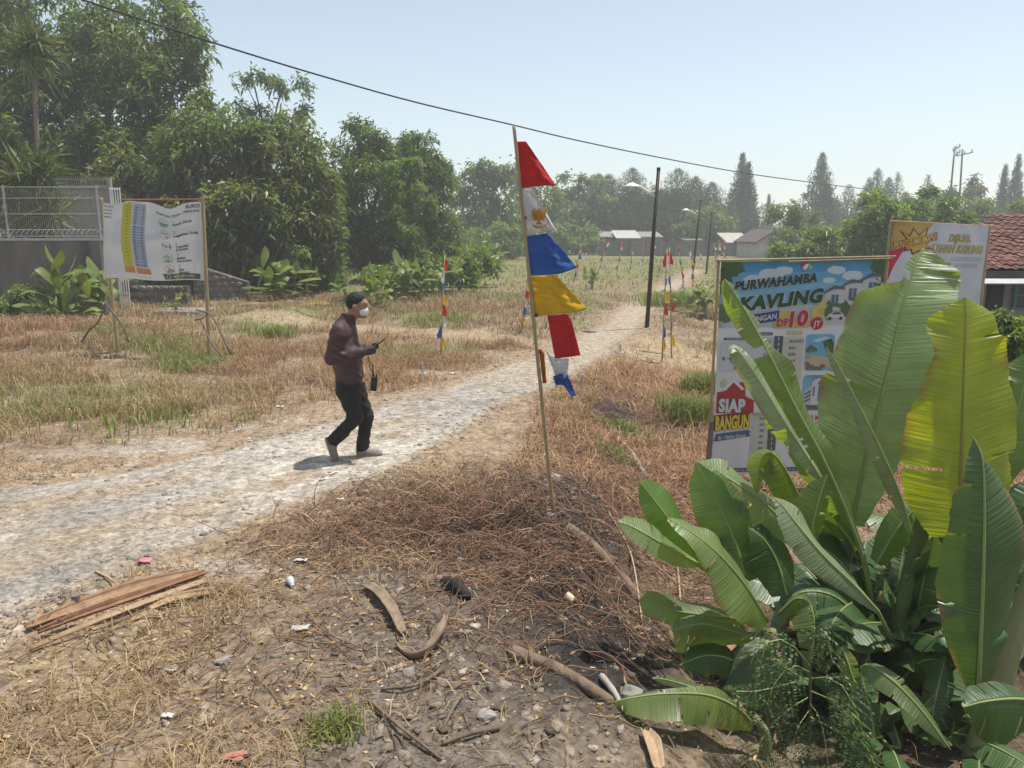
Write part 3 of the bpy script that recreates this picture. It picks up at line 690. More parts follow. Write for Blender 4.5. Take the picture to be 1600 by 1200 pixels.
for (px, py, sx, sy, cnt, Lm, rise) in [(640, 815, 0.6, 0.33, 900, 0.30, 0.30), (720, 800, 0.4, 0.3, 600, 0.30, 0.30), (560, 850, 0.5, 0.25, 260, 0.25, 0.2), (760, 860, 0.35, 0.3, 320, 0.35, 0.2),
                                      (1000, 760, 0.4, 0.6, 480, 0.38, 0.22), (1050, 840, 0.45, 0.5, 330, 0.4, 0.22), (830, 740, 0.5, 0.4, 420, 0.22, 0.2), (780, 930, 0.3, 0.4, 140, 0.4, 0.1), (1010, 640, 1.0, 0.8, 700, 0.35, 0.22),
                                      (340, 930, 0.8, 0.5, 260, 0.18, 0.1), (560, 1000, 0.7, 0.6, 300, 0.2, 0.1), (250, 1080, 0.9, 0.4, 260, 0.15, 0.1), (1100, 930, 0.4, 0.6, 350, 0.35, 0.15), (60, 530, 1.6, 1.0, 420, 0.5, 0.2), (430, 600, 0.8, 0.5, 200, .4, .4)]:
    g = G(px, py); X = g.x + rng.normal(size=cnt) * sx; Y = g.y + rng.normal(size=cnt) * sy
    kp = road_d(X, Y) < -0.05; X, Y = X[kp], Y[kp]; cnt = len(X)
    put(*stalks(X, Y, Lm * rng.uniform(0.4, 1.6, cnt), (0.0018 + 0.0022 * rng.random(cnt)) * (1 + 0.03 * g.y), rise, 0.7, tones(cnt, VINE, rng, 0.2), rng))
for (px, py, sx, sy, cnt, Lm, rise) in [(880, 860, .30, .35, 60, .34, .25), (930, 920, .28, .40, 70, .36, .22), (860, 960, .25, .35, 60, .3, .15), (980, 990, .25, .4, 70, .34, .2), (800, 870, .3, .25, 60, .28, .25), (960, 840, .3, .3, 70, .34, .25)]:
    g = G(px, py); X = g.x + rng.normal(size=cnt) * sx; Y = g.y + rng.normal(size=cnt) * sy
    put(*stalks(X, Y, Lm * rng.uniform(.4, 1.7, cnt), .0022 + .003 * rng.random(cnt), rise, 1.3, tones(cnt, [((.20, .105, .068), 4), ((.11, .07, .05), 3), ((.33, .20, .125), 2)], rng, .2), rng, 6))
# long charred runners down the burnt bank
cnt = 34; g = G(930, 910); X = g.x + rng.normal(size=cnt) * 0.32; Y = g.y + rng.normal(size=cnt) * 0.55 + 0.2
put(*stalks(X, Y, rng.uniform(0.4, 1.2, cnt), 0.003 + 0.003 * rng.random(cnt), 0.06, 0.3, tones(cnt, [((0.055, 0.045, 0.04), 3), ((0.16, 0.11, 0.08), 2), ((0.34, 0.24, 0.15), 1)], rng, 0.2), rng, 6, np.full(cnt, -1.1) + rng.normal(size=cnt) * 0.45))
tag(np_mesh('dead_vines', np.concatenate(VS), np.concatenate(QS), M_TWIG, fcol=np.concatenate(CS)), 'tangle of dead brown vines and twigs on the burnt bank', 'dead vines', kind='stuff')
# ------------------------------------------------------------------ banana plants
def banana_mat(name, trans=0.45):
    m, n, L, out = nodes_of(name)
    a = n.new('ShaderNodeAttribute'); a.attribute_name = 'col'
    ve = n.new('ShaderNodeAttribute'); ve.attribute_name = 'vein'
    ac = n.new('ShaderNodeAttribute'); ac.attribute_name = 'across'
    cx = n.new('ShaderNodeCombineXYZ'); L.new(ve.outputs['Fac'], cx.inputs[0]); L.new(ac.outputs['Fac'], cx.inputs[1])
    # parallel side veins: fine pleats across the blade
    mp = n.new('ShaderNodeMapping'); mp.inputs['Scale'].default_value = (1, 0.045, 1); L.new(cx.outputs[0], mp.inputs[0])
    wv = n.new('ShaderNodeTexNoise'); wv.inputs['Scale'].default_value = 62; wv.inputs['Detail'].default_value = 2.5; wv.inputs['Roughness'].default_value = 0.55
    L.new(mp.outputs[0], wv.inputs['Vector'])
    nz = n.new('ShaderNodeTexNoise'); nz.inputs['Scale'].default_value = 5; nz.inputs['Detail'].default_value = 4
    tc = n.new('ShaderNodeTexCoord'); L.new(tc.outputs['Object'], nz.inputs['Vector'])
    mr = n.new('ShaderNodeMapRange'); mr.inputs[1].default_value = 0.3; mr.inputs[2].default_value = 0.7; mr.inputs[3].default_value = 0.82; mr.inputs[4].default_value = 1.18
    L.new(nz.outputs['Fac'], mr.inputs[0])
    mw = n.new('ShaderNodeMapRange'); mw.inputs[1].default_value = 0.3; mw.inputs[2].default_value = 0.7; mw.inputs[3].default_value = 0.88; mw.inputs[4].default_value = 1.10; L.new(wv.outputs['Fac'], mw.inputs[0])
    mu = n.new('ShaderNodeMath'); mu.operation = 'MULTIPLY'; L.new(mr.outputs[0], mu.inputs[0]); L.new(mw.outputs[0], mu.inputs[1])
    vm = n.new('ShaderNodeVectorMath'); vm.operation = 'SCALE'; L.new(a.outputs['Color'], vm.inputs[0]); L.new(mu.outputs[0], vm.inputs['Scale'])
    p = n.new('ShaderNodeBsdfPrincipled'); p.inputs['Roughness'].default_value = 0.40; p.inputs['Specular IOR Level'].default_value = 0.7
    L.new(vm.outputs[0], p.inputs['Base Color'])
    b = n.new('ShaderNodeBump'); b.inputs['Strength'].default_value = 0.85; b.inputs['Distance'].default_value = 0.010
    L.new(wv.outputs['Fac'], b.inputs['Height']); L.new(b.outputs[0], p.inputs['Normal'])
    v2 = n.new('ShaderNodeVectorMath'); v2.operation = 'MULTIPLY'; v2.inputs[1].default_value = (2.6, 2.5, 0.3); L.new(vm.outputs[0], v2.inputs[0])
    t = n.new('ShaderNodeBsdfTranslucent'); L.new(v2.outputs[0], t.inputs[0]); L.new(b.outputs[0], t.inputs['Normal'])
    mx = n.new('ShaderNodeMixShader'); mx.inputs[0].default_value = trans
    L.new(p.outputs[0], mx.inputs[1]); L.new(t.outputs[0], mx.inputs[2]); L.new(mx.outputs[0], out.inputs[0])
    return m
M_BAN = banana_mat('banana leaf')
M_BAN2 = banana_mat('less translucent banana leaf', 0.2)  # passes less sun; used for pale undersides and to darken inner leaves
M_RIB = mat('banana midrib', (0.30, 0.36, 0.13), 0.5, 0.12, 6, trans=0.15)
M_PSEUDO = mat('banana stem', (0.20, 0.23, 0.10), 0.6, 0.35, 5, bump=0.3, bscale=20, stretch=(1, 1, .15), col2=(0.27, 0.24, 0.12))
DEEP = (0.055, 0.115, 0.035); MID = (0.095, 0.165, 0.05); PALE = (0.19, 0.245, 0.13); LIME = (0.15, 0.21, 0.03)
def banana_leaf(parent, pts, wl, wr, nrm, col, fl=15, fr=15, curl=10, wave=0.02, tears=(), rib=0.011, seed=0, nseg=46, m=7, name='leaf', petiole=None, ribcol=None, flip=False, wk=1.0, autotear=True, matl=None):
    """pts: midrib from root to tip in world coordinates; wl/wr: half widths (m) along it for the left/right half;
    nrm: direction the upper face looks to; fl/fr: droop of each half in degrees, curl adds droop towards the margin"""
    rng = np.random.default_rng(seed + 900)
    if flip:
        wl, wr, fl, fr = wr, wl, fr, fl; tears = [(-a_, b_, c_, d_) for a_, b_, c_, d_ in tears]
    wl = [k_ * wk for k_ in wl]; wr = [k_ * wk for k_ in wr]
    nseg = int(nseg * 2.2); tears = list(tears)
    for _ in range(rng.integers(2, 7) if autotear else 0):                       # wind splits along the side veins
        t0 = rng.uniform(.15, .92); tears.append((rng.choice((-1, 1)), t0, t0 + 1.0 / nseg, rng.uniform(.25, .75)))
    C = crom(pts, nseg); T = unit(np.gradient(C, axis=0))
    t = np.linspace(0, 1, nseg)
    ds = np.concatenate([[0], np.cumsum(np.linalg.norm(np.diff(C, axis=0), axis=1))])
    N = np.asarray(nrm, float)
    if N.ndim == 1: N = np.repeat(N[None], nseg, 0)
    else: N = crom(N, nseg)
    Sd = unit(np.cross(T, N)); N = unit(np.cross(Sd, T))
    V = [C]; vein = [ds]; acr = [np.zeros(nseg)]; Q = []
    def prof(wd):
        k = np.linspace(0, 1, len(wd)); return np.interp(t, k, wd)
    nv = nseg
    for side, wd, fold in ((1, wl, fl), (-1, wr, fr)):
        W = prof(np.array(wd, float)) if wd is not None else None
        if W is None: continue
        W = np.convolve(np.pad(W, 2, 'edge'), [.1, .2, .4, .2, .1], 'valid')
        W[-1] = min(W[-1], 0.004)
        W = W * (1 + 0.05 * rng.normal(size=nseg).cumsum() * 0.3).clip(0.85, 1.12)
        ph = rng.uniform(0, 6.28); fr1 = rng.uniform(7, 11) * ds[-1]; fr2 = rng.uniform(15, 24) * ds[-1]
        P = C.copy(); prev = np.arange(nseg)
        cuts = sorted(q_[1] for q_ in tears if q_[0] == side); flap = np.zeros(nseg)
        for q_ in cuts: flap[t >= q_] = rng.uniform(-.38, .38)
        for j in range(1, m + 1):
            u = j / m
            ang = np.radians(fold + curl * u) + flap * u + 0.12 * np.sin(t * fr1 * 0.6 + ph) * u
            d = Sd * (side * np.cos(ang))[:, None] - N * np.sin(ang)[:, None]
            P = P + d * (W / m)[:, None] + T * (W / m * 0.12)[:, None]
            off = wave * u ** 1.5 * (np.sin(t * fr1 + ph) + 0.6 * np.sin(t * fr2 + 2 * ph)) * np.clip(W / 0.1, 0, 1)
            V.append(P + N * off[:, None]); vein.append(ds - 0.12 * W * u); acr.append(u * W * side)
            cur = np.arange(nseg) + nv; nv += nseg
            q = np.stack([prev[:-1], prev[1:], cur[1:], cur[:-1]], -1)
            if side < 0: q = q[:, ::-1]
            keep = np.ones(nseg - 1, bool)
            for (sd, t0, t1, u0) in tears:
                if sd == side and u > u0 + 1e-6: keep &= ~((t[:-1] >= t0) & (t[:-1] < t1))
            Q.append(q[keep]); prev = cur
    V = np.concatenate(V)
    cc = np.asarray(col, float); vc = np.repeat(cc[None], len(V), 0) * (1 + 0.10 * (fbm(V[:, 0] * 3 + V[:, 1], V[:, 2] * 3, 1.5, 3) - 0.5)[:, None] * 2)
    ufr = np.concatenate([np.zeros(nseg)] + [np.full(nseg, j / m) for _s in (1, -1) for j in range(1, m + 1)])
    tt = np.tile(t, 1 + 2 * m); dead = ss(ufr, .80, 1.0) * ss(fbm(V[:, 0] * 5 + seed, V[:, 2] * 5, 1.3, 3), .52, .66) + ss(tt, .955, 1.0) * ss(ufr, -.2, .4)
    vc = vc * (1 - np.clip(dead, 0, 1)[:, None]) + np.array((.22, .14, .06)) * np.clip(dead, 0, 1)[:, None]              # browned margins and tips
    o = np_mesh(name, V, np.concatenate(Q), matl or M_BAN, parent, vcol=vc, vattr={'vein': np.concatenate(vein), 'across': np.concatenate(acr)}, smooth=True)
    mb = MB(); path = [tuple(p) for p in C[:: 3]] + [tuple(C[-1])]
    pre = [tuple(p) for p in (petiole or [])]
    full = pre + path; k = len(full)
    mb.tube(full, [max(rib * (1.9 if i < len(pre) else 1.35 - 1.15 * (i - len(pre)) / max(1, k - len(pre))), 0.0015) for i in range(k)], 6)
    rb = mb.build('midrib', ribcol or M_RIB, o, smooth=True)
    return o
TO_CAM = lambda p: tuple((Vector((0, 0, CAMZ)) - Vector(p)).normalized())
def pxs(*a): return [at(*q) for q in a]
def stem(parent, pts, rad, matl=None, name='stem'):
    m = MB(); C = crom(pts, 10)
    m.tube([tuple(p) for p in C], [float(np.interp(i / 9, np.linspace(0, 1, len(rad)), rad)) for i in range(10)], 10)
    return m.build(name, matl or M_PSEUDO, parent, smooth=True)

# ---- the big plant in front of the banners
gb = at(1400, 1115, 4.5); gb.z = hz(gb.x, gb.y)
big = empty('banana_plant', gb); tag(big, 'large banana plant with tall upright leaves in front of the announcement banner', 'banana plant', 'banana plants')
# tall pale leaf, seen from beneath
L1 = pxs((1330, 820, 4.75), (1352, 720, 4.8), (1380, 610, 4.86), (1408, 490, 4.95), (1428, 420, 5.03), (1443, 388, 5.08))
banana_leaf(big, L1, [.03, .16, .27, .315, .325, .30, .27, .05, .05, .02, 0], [.06, .12, .18, .25, .29, .29, .27, .25, .22, .16, .02], (-0.25, -0.95, 0.15), (0.19, 0.27, 0.12), -8, -6, -16, 0.016, [(1, .73, .76, 0.0)], 0.012, 1, 60, 9, flip=True, wk=1.12, matl=M_BAN2)
# broad lime leaf with the sun behind it, backlight put into its colours
L2 = pxs((1500, 840, 4.05), (1501, 760, 4.05), (1504, 660, 4.07), (1507, 560, 4.10), (1509, 500, 4.12), (1508, 464, 4.14))
banana_leaf(big, L2, [.14, .235, .28, .28, .265, .21, .17, .19, .175, .10, 0], [.17, .28, .32, .33, .31, .27, .23, .19, .16, .10, 0], (0.1, -0.98, 0.1), (0.25, 0.285, 0.03), 4, 6, 10, 0.016, (), 0.010, 2, 56, 9, ribcol=mat('lit midrib', (0.36, 0.33, 0.09), 0.5, 0.1, 6, trans=.3), flip=True, wk=1.12)
# dark leaf in front, in its own shade
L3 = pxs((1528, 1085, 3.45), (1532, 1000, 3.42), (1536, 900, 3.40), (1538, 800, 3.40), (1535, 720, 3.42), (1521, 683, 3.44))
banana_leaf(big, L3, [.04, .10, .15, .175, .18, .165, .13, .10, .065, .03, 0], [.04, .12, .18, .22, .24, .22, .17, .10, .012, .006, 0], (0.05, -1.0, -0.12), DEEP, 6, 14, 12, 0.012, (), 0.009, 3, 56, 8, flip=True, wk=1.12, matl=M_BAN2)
# long torn leaf crossing the banner
L4 = pxs((1345, 860, 4.65), (1318, 790, 4.62), (1285, 715, 4.62), (1245, 640, 4.65), (1209, 568, 4.7), (1180, 512, 4.78), (1150, 462, 4.85), (1132, 436, 4.88))
banana_leaf(big, L4, [.02, .05, .10, .155, .185, .185, .19, .06, .105, .09, .08, .02], [.02, .04, .07, .095, .105, .11, .105, .035, .06, .012, .045, .01], (0.30, -0.92, 0.25), (0.125, 0.185, 0.075), 30, -4, 24, 0.018,
            [(1, .60, .64, 0.08), (-1, .66, .70, 0.1), (-1, .80, .84, .1), (-1, .88, .90, .2)], 0.010, 4, 64, 8, petiole=pxs((1372, 1010, 4.6), (1362, 930, 4.64)), flip=True, wk=1.15)
# its hanging pale lobe
L4b = pxs((1300, 775, 4.55), (1262, 715, 4.52), (1220, 650, 4.5), (1180, 585, 4.52), (1150, 545, 4.56), (1142, 552, 4.5))
banana_leaf(big, L4b, [.02, .05, .07, .085, .075, .06, .04, 0], [.0, .03, .045, .055, .06, .05, .03, 0], (-0.25, -0.75, 0.6), (0.24, 0.30, 0.18), 10, 20, 22, 0.02, [(1, .30, .34, .3)], 0.004, 5, 50, 6, flip=True, wk=1.12, matl=M_BAN2)
# narrow rolled leaf
L5 = pxs((1425, 835, 4.35), (1405, 770, 4.36), (1375, 700, 4.38), (1340, 630, 4.42), (1312, 575, 4.47), (1292, 543, 4.5))
banana_leaf(big, L5, [.02, .045, .07, .075, .06, .05, .035, .01], [.02, .05, .06, .055, .05, .04, .03, .01], (0.55, -0.80, 0.2), (0.21, 0.26, 0.155), 48, 60, 40, 0.008, (), 0.007, 6, 44, 6, flip=True, wk=1.12, matl=M_BAN2)
# lower mid leaves behind
L6 = pxs((1280, 850, 4.75), (1255, 790, 4.72), (1228, 735, 4.72), (1205, 708, 4.74), (1188, 722, 4.72), (1184, 770, 4.68))
banana_leaf(big, L6, [.03, .10, .13, .14, .12, .09, .02], [.03, .08, .10, .11, .10, .08, .02], (0.2, -0.5, 0.85), LIME, 20, 20, 22, 0.014, (), 0.008, 7, flip=True, wk=1.12)
L11 = pxs((1372, 955, 4.15), (1335, 915, 4.12), (1290, 872, 4.10), (1250, 825, 4.12), (1222, 790, 4.16), (1206, 776, 4.18))
banana_leaf(big, L11, [.02, .06, .09, .105, .10, .075, .03, 0], [.02, .07, .11, .13, .125, .09, .035, 0], (0.45, -0.55, 0.75), (0.20, 0.25, 0.14), 26, 6, 18, 0.012, (), 0.008, 8, petiole=pxs((1398, 1010, 4.3),), flip=True, wk=1.12, matl=M_BAN2)
L12 = pxs((1265, 850, 4.3), (1272, 810, 4.3), (1283, 770, 4.32), (1292, 742, 4.34))
banana_leaf(big, L12, [.03, .10, .11, .06, 0], [.03, .06, .07, .04, 0], (-.1, -.95, .3), (0.13, 0.19, 0.035), 6, 10, 10, .01, (), .006, 9, 26, 5, flip=True, wk=1.12)
# leaves in the heart of the clump, most with shade put into their green
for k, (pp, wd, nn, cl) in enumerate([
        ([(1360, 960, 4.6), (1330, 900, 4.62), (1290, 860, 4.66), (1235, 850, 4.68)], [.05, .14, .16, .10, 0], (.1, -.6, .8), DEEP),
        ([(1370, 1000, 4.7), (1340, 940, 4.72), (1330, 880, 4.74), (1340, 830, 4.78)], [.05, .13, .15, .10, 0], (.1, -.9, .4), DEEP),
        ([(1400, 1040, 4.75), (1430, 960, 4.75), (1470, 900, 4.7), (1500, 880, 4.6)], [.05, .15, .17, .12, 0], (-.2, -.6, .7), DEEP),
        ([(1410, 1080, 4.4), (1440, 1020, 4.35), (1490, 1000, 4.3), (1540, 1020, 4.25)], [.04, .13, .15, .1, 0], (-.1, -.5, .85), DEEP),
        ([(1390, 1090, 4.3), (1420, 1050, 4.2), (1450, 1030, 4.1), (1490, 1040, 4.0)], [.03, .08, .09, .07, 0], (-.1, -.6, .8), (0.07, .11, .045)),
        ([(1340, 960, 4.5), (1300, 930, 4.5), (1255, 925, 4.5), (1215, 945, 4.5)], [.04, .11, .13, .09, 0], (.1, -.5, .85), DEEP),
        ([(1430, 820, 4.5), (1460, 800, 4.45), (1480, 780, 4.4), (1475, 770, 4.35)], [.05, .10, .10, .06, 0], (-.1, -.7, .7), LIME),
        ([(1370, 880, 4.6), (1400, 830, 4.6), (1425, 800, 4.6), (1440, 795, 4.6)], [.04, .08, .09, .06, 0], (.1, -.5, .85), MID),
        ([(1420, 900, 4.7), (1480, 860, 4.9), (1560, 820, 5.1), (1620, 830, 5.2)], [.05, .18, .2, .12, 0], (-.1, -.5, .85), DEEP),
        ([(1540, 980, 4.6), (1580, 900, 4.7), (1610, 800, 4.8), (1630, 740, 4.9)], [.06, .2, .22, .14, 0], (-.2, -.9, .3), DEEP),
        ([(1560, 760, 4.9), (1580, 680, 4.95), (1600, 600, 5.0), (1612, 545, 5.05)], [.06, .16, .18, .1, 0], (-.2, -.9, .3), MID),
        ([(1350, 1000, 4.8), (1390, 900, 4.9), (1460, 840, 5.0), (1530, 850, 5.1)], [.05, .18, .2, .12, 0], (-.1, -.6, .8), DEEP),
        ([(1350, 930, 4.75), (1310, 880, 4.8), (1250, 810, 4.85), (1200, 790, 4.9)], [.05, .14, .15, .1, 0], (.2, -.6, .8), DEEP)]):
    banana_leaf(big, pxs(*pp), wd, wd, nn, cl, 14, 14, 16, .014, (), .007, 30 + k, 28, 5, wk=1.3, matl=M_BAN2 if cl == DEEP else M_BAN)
# furled leaf spear and stems
stem(big, pxs((1392, 1085, 4.42), (1402, 1000, 4.42), (1420, 900, 4.42), (1446, 810, 4.42), (1462, 770, 4.42)), [.05, .045, .04, .05, .075], mat('furled leaf', (0.12, 0.165, 0.055), .55, .15, 8, trans=.15), 'furled_leaf')
stem(big, [gb - Vector((0, 0, .1)), gb + Vector((.0, .0, .25)), gb + Vector((.02, .02, .5)), at(1372, 930, 4.55)], [.085, .075, .06, .035])
stem(big, [gb + Vector((.25, .1, -.1)), gb + Vector((.28, .05, .3)), at(1470, 940, 4.5)], [.08, .07, .03])
p2 = at(1530, 1190, 3.75); 
stem(big, [Vector((p2.x - .02, p2.y, hz(p2.x, p2.y) - .1)), at(1545, 1130, 3.78), at(1575, 1020, 3.82), at(1605, 930, 3.86), at(1640, 800, 3.9)], [.085, .075, .06, .05, .04])
L20 = pxs((1640, 1100, 3.3), (1590, 1092, 3.2), (1540, 1096, 3.15), (1505, 1105, 3.12))
banana_leaf(big, L20, [.06, .1, .08, .01], [.1, .2, .16, .01], (.0, -.5, .85), DEEP, 10, 40, 20, .01, (), .007, 50, 28, 5)
L16 = pxs((1345, 1045, 4.0), (1360, 1040, 3.95), (1400, 1068, 3.85), (1440, 1110, 3.75), (1470, 1150, 3.68), (1486, 1172, 3.64))
banana_leaf(big, L16, [.04, .08, .09, .075, .06, .02, 0], [.02, .05, .07, .07, .055, .02, 0], (-.25, -.35, .9), (0.15, 0.21, 0.085), 10, 26, 18, .012, (), .007, 51)
L16b = pxs((1315, 1010, 4.1), (1325, 1035, 4.05), (1335, 1065, 4.0), (1350, 1085, 3.95))
banana_leaf(big, L16b, [.03, .06, .05, 0], [.03, .06, .05, 0], (-.2, -.5, .85), LIME, 10, 10, 10, .008, (), .005, 52, 20, 4)
# dry hanging leaves round the stems
M_DRYB = mat('dry banana leaf', (0.34, 0.235, 0.14), 0.8, 0.3, 9, trans=0.2, col2=(0.22, 0.13, 0.08), stretch=(1, 1, .3), bump=.5, bscale=30)
def dry_strip(parent, pts, wd, nrm, name='dry_leaf', matl=None, curl=30, seed=0, nseg=18):
    rng = np.random.default_rng(seed + 77); C = crom(pts, nseg); T = unit(np.gradient(C, axis=0)); N = np.repeat(np.asarray(nrm, float)[None], nseg, 0)
    Sd = unit(np.cross(T, N)); N = unit(np.cross(Sd, T)); t = np.linspace(0, 1, nseg)
    W = np.interp(t, np.linspace(0, 1, len(wd)), wd); rows = []; nzs = .006 if name == 'dry_leaf' else .0012
    for u in np.linspace(-1, 1, 7):
        a = math.radians(curl) * abs(u)
        rows.append(C + Sd * (u * W * math.cos(a))[:, None] + N * (abs(u) * W * math.sin(a) + .0 + nzs * rng.normal(size=nseg) + nzs * 6 * math.sin(u * 7 + seed))[:, None])
    V = np.stack(rows, 1).reshape(-1, 3); i = np.arange(nseg - 1)[:, None] * 7 + np.arange(6)[None]
    Q = np.stack([i, i + 1, i + 8, i + 7], -1).reshape(-1, 4)
    al = np.repeat(np.concatenate([[0], np.cumsum(np.linalg.norm(np.diff(C, axis=0), axis=1))]), 7); ac_ = np.tile(np.linspace(-1, 1, 7), nseg) * np.repeat(W, 7)
    o = np_mesh(name, V, Q, matl or M_DRYB, parent, smooth=True, vattr={'along': al, 'across': ac_})
    md = o.modifiers.new('thickness', 'SOLIDIFY'); md.thickness = 0.004
    return o
for k, pp in enumerate([[(1325, 985, 4.35), (1338, 1010, 4.3), (1352, 1045, 4.27)], [(1318, 1000, 4.45), (1330, 1030, 4.4), (1334, 1060, 4.38)], [(1495, 1085, 4.3), (1492, 1120, 4.25), (1500, 1165, 4.2)], [(1490, 1040, 4.5), (1484, 1090, 4.45), (1490, 1150, 4.4)], [(1420, 1050, 4.55), (1410, 1100, 4.5), (1418, 1140, 4.45)]]):
    dry_strip(big, pxs(*pp), [.02, .06, .05, .01], (0.2, -1, 0.2), seed=k)

# ---- the lower plant at its left foot
g2 = at(1215, 1075, 4.35); g2.z = hz(g2.x, g2.y)
low = empty('banana_plant', g2); tag(low, 'low banana plant with spreading leaves in front of the plot map banner', 'banana plant', 'banana plants')
stem(low, [g2 - Vector((0, 0, .1)), g2 + Vector((0, 0, .2)), at(1205, 985, 4.35)], [.06, .05, .03])
LOW = [  # (midrib, left half, right half, facing, colour, droop l, droop r, curl)
    ([(1200, 972, 4.3), (1165, 915, 4.22), (1125, 868, 4.18), (1085, 835, 4.18), (1043, 810, 4.22)], [.03, .10, .13, .10, .09, .08, .02], [.04, .14, .15, .09, .07, .05, .01], (.2, -.5, .85), (0.15, .205, .085), 12, 18, 16),
    ([(1165, 900, 4.5), (1150, 850, 4.55), (1130, 805, 4.6), (1105, 755, 4.66), (1087, 722, 4.7)], [.05, .10, .12, .12, .08, .0], [.04, .09, .11, .10, .07, .0], (-.2, -.8, .5), MID, 14, 12, 14),
    ([(1250, 850, 4.6), (1210, 800, 4.66), (1165, 765, 4.72), (1125, 740, 4.78), (1090, 722, 4.8)], [.03, .11, .13, .12, .08, .0], [.03, .10, .11, .10, .07, 0], (.0, -.45, .9), (0.13, .19, .085), 12, 20, 20),
    ([(1110, 890, 4.5), (1075, 850, 4.45), (1040, 805, 4.42), (1015, 772, 4.42), (998, 752, 4.42)], [.03, .07, .09, .09, .06, 0], [.02, .06, .08, .07, .04, 0], (.35, -.75, .6), (0.085, .16, .045), 8, 30, 14),
    ([(1090, 880, 4.3), (1050, 858, 4.25), (1015, 838, 4.22), (985, 822, 4.22), (964, 815, 4.22)], [.02, .06, .08, .075, .05, 0], [.02, .06, .075, .06, .04, 0], (.1, -.6, .8), (0.13, .19, .085), 14, 18, 14),
    ([(1165, 968, 4.4), (1110, 962, 4.3), (1060, 955, 4.25), (1020, 945, 4.22), (998, 938, 4.2)], [.02, .05, .06, .06, .05, 0], [.02, .055, .065, .06, .05, 0], (0, -.6, .8), (0.12, .165, .08), 6, 34, 12),
    ([(1180, 1000, 4.3), (1140, 985, 4.25), (1100, 975, 4.2), (1070, 980, 4.15), (1050, 985, 4.1)], [.02, .05, .05, .05, 0], [.02, .10, .11, .09, 0], (0, -.7, .7), (0.13, .18, .085), 10, 40, 22),
    ([(1190, 900, 4.6), (1170, 860, 4.62), (1150, 830, 4.64), (1140, 815, 4.66)], [.06, .11, .09, 0], [.06, .11, .09, 0], (.1, -.6, .8), DEEP, 14, 14, 12),
    ([(1230, 930, 4.45), (1215, 880, 4.5), (1195, 845, 4.52), (1170, 825, 4.54)], [.06, .12, .11, 0], [.06, .12, .11, 0], (.1, -.6, .8), DEEP, 14, 14, 12),
    ([(1180, 1060, 4.2), (1140, 1030, 4.15), (1100, 1025, 4.1), (1060, 1040, 4.05)], [.04, .08, .08, 0], [.04, .08, .08, 0], (.1, -.5, .85), DEEP, 14, 24, 12),
    ([(1215, 960, 4.4), (1245, 935, 4.35), (1268, 950, 4.25), (1272, 1000, 4.15), (1262, 1070, 4.05)], [.03, .07, .08, .07, .05, 0], [.03, .07, .08, .07, .05, 0], [(0, -.3, .95), (0.3, -.7, .7), (.4, -.9, .2)], (0.14, .19, .06), 30, 34, 20),
    ([(1200, 1000, 4.2), (1190, 1030, 4.1), (1180, 1075, 4.0), (1182, 1110, 3.95)], [.04, .10, .10, 0], [.04, .10, .10, 0], (0, -.9, .45), (0.09, .135, .05), 20, 20, 10)]
for k, (pp, a, b, nn, cl, f1, f2, cu) in enumerate(LOW):
    cl = tuple(c_ * (1.3 if k < 7 else 1.0) for c_ in cl)  # first leaves raised: sunlight put into their colour
    banana_leaf(low, pxs(*pp), a, b, nn, cl, f1, f2, cu, .016, (), .0065, 60 + k, 34, 6, wk=1.5)
g3 = at(1195, 1160, 3.85); g3.z = hz(g3.x, g3.y)
kid = empty('banana_plant', g3); tag(kid, 'small banana sucker with one broad flat leaf at the bottom of the burnt bank', 'banana plant', 'banana plants')
stem(kid, [g3 - Vector((0, 0, .05)), g3 + Vector((0, 0, .12)), at(1180, 1120, 3.85)], [.035, .03, .018])
banana_leaf(kid, pxs((1178, 1132, 3.85), (1150, 1105, 3.78), (1105, 1086, 3.72), (1040, 1084, 3.66), (990, 1090, 3.62), (955, 1098, 3.6)), [.02, .03, .055, .03, .02, .012, 0], [.04, .13, .165, .165, .15, .09, 0], (0.05, -.55, .83), (0.135, .19, .05), 6, 14, 12, .008, (), .007, 90, 40, 6)
banana_leaf(kid, pxs((1110, 1085, 3.8), (1075, 1072, 3.85), (1040, 1062, 3.9), (1018, 1060, 3.92)), [.01, .04, .04, 0], [.01, .03, .03, 0], (0, -.5, .85), MID, 10, 10, 10, .006, (), .004, 91, 20, 4)

# inner leaves that close the clump, shade put into their dark greens
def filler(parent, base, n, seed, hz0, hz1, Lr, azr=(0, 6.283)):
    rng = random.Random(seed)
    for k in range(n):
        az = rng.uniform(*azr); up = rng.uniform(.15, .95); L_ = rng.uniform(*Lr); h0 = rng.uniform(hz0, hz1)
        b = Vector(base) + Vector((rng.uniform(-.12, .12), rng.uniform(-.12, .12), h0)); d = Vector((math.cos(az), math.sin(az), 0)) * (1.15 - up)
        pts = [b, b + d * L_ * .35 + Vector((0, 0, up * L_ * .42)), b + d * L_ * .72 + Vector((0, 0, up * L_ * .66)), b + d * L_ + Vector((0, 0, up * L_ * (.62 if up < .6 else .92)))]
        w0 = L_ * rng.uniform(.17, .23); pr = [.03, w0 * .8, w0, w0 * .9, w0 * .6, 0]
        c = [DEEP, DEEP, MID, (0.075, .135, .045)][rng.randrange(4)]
        banana_leaf(parent, pts, pr, pr, tuple((Vector((-d.x, -d.y, 1.1)) + Vector((0, -.25, 0))).normalized()), c, rng.uniform(8, 26), rng.uniform(8, 26), rng.uniform(8, 24), .014, (), .006, 500 + seed * 40 + k, 26, 5, matl=M_BAN2, petiole=[tuple(Vector(base) + Vector((0, 0, h0 * .6)))])
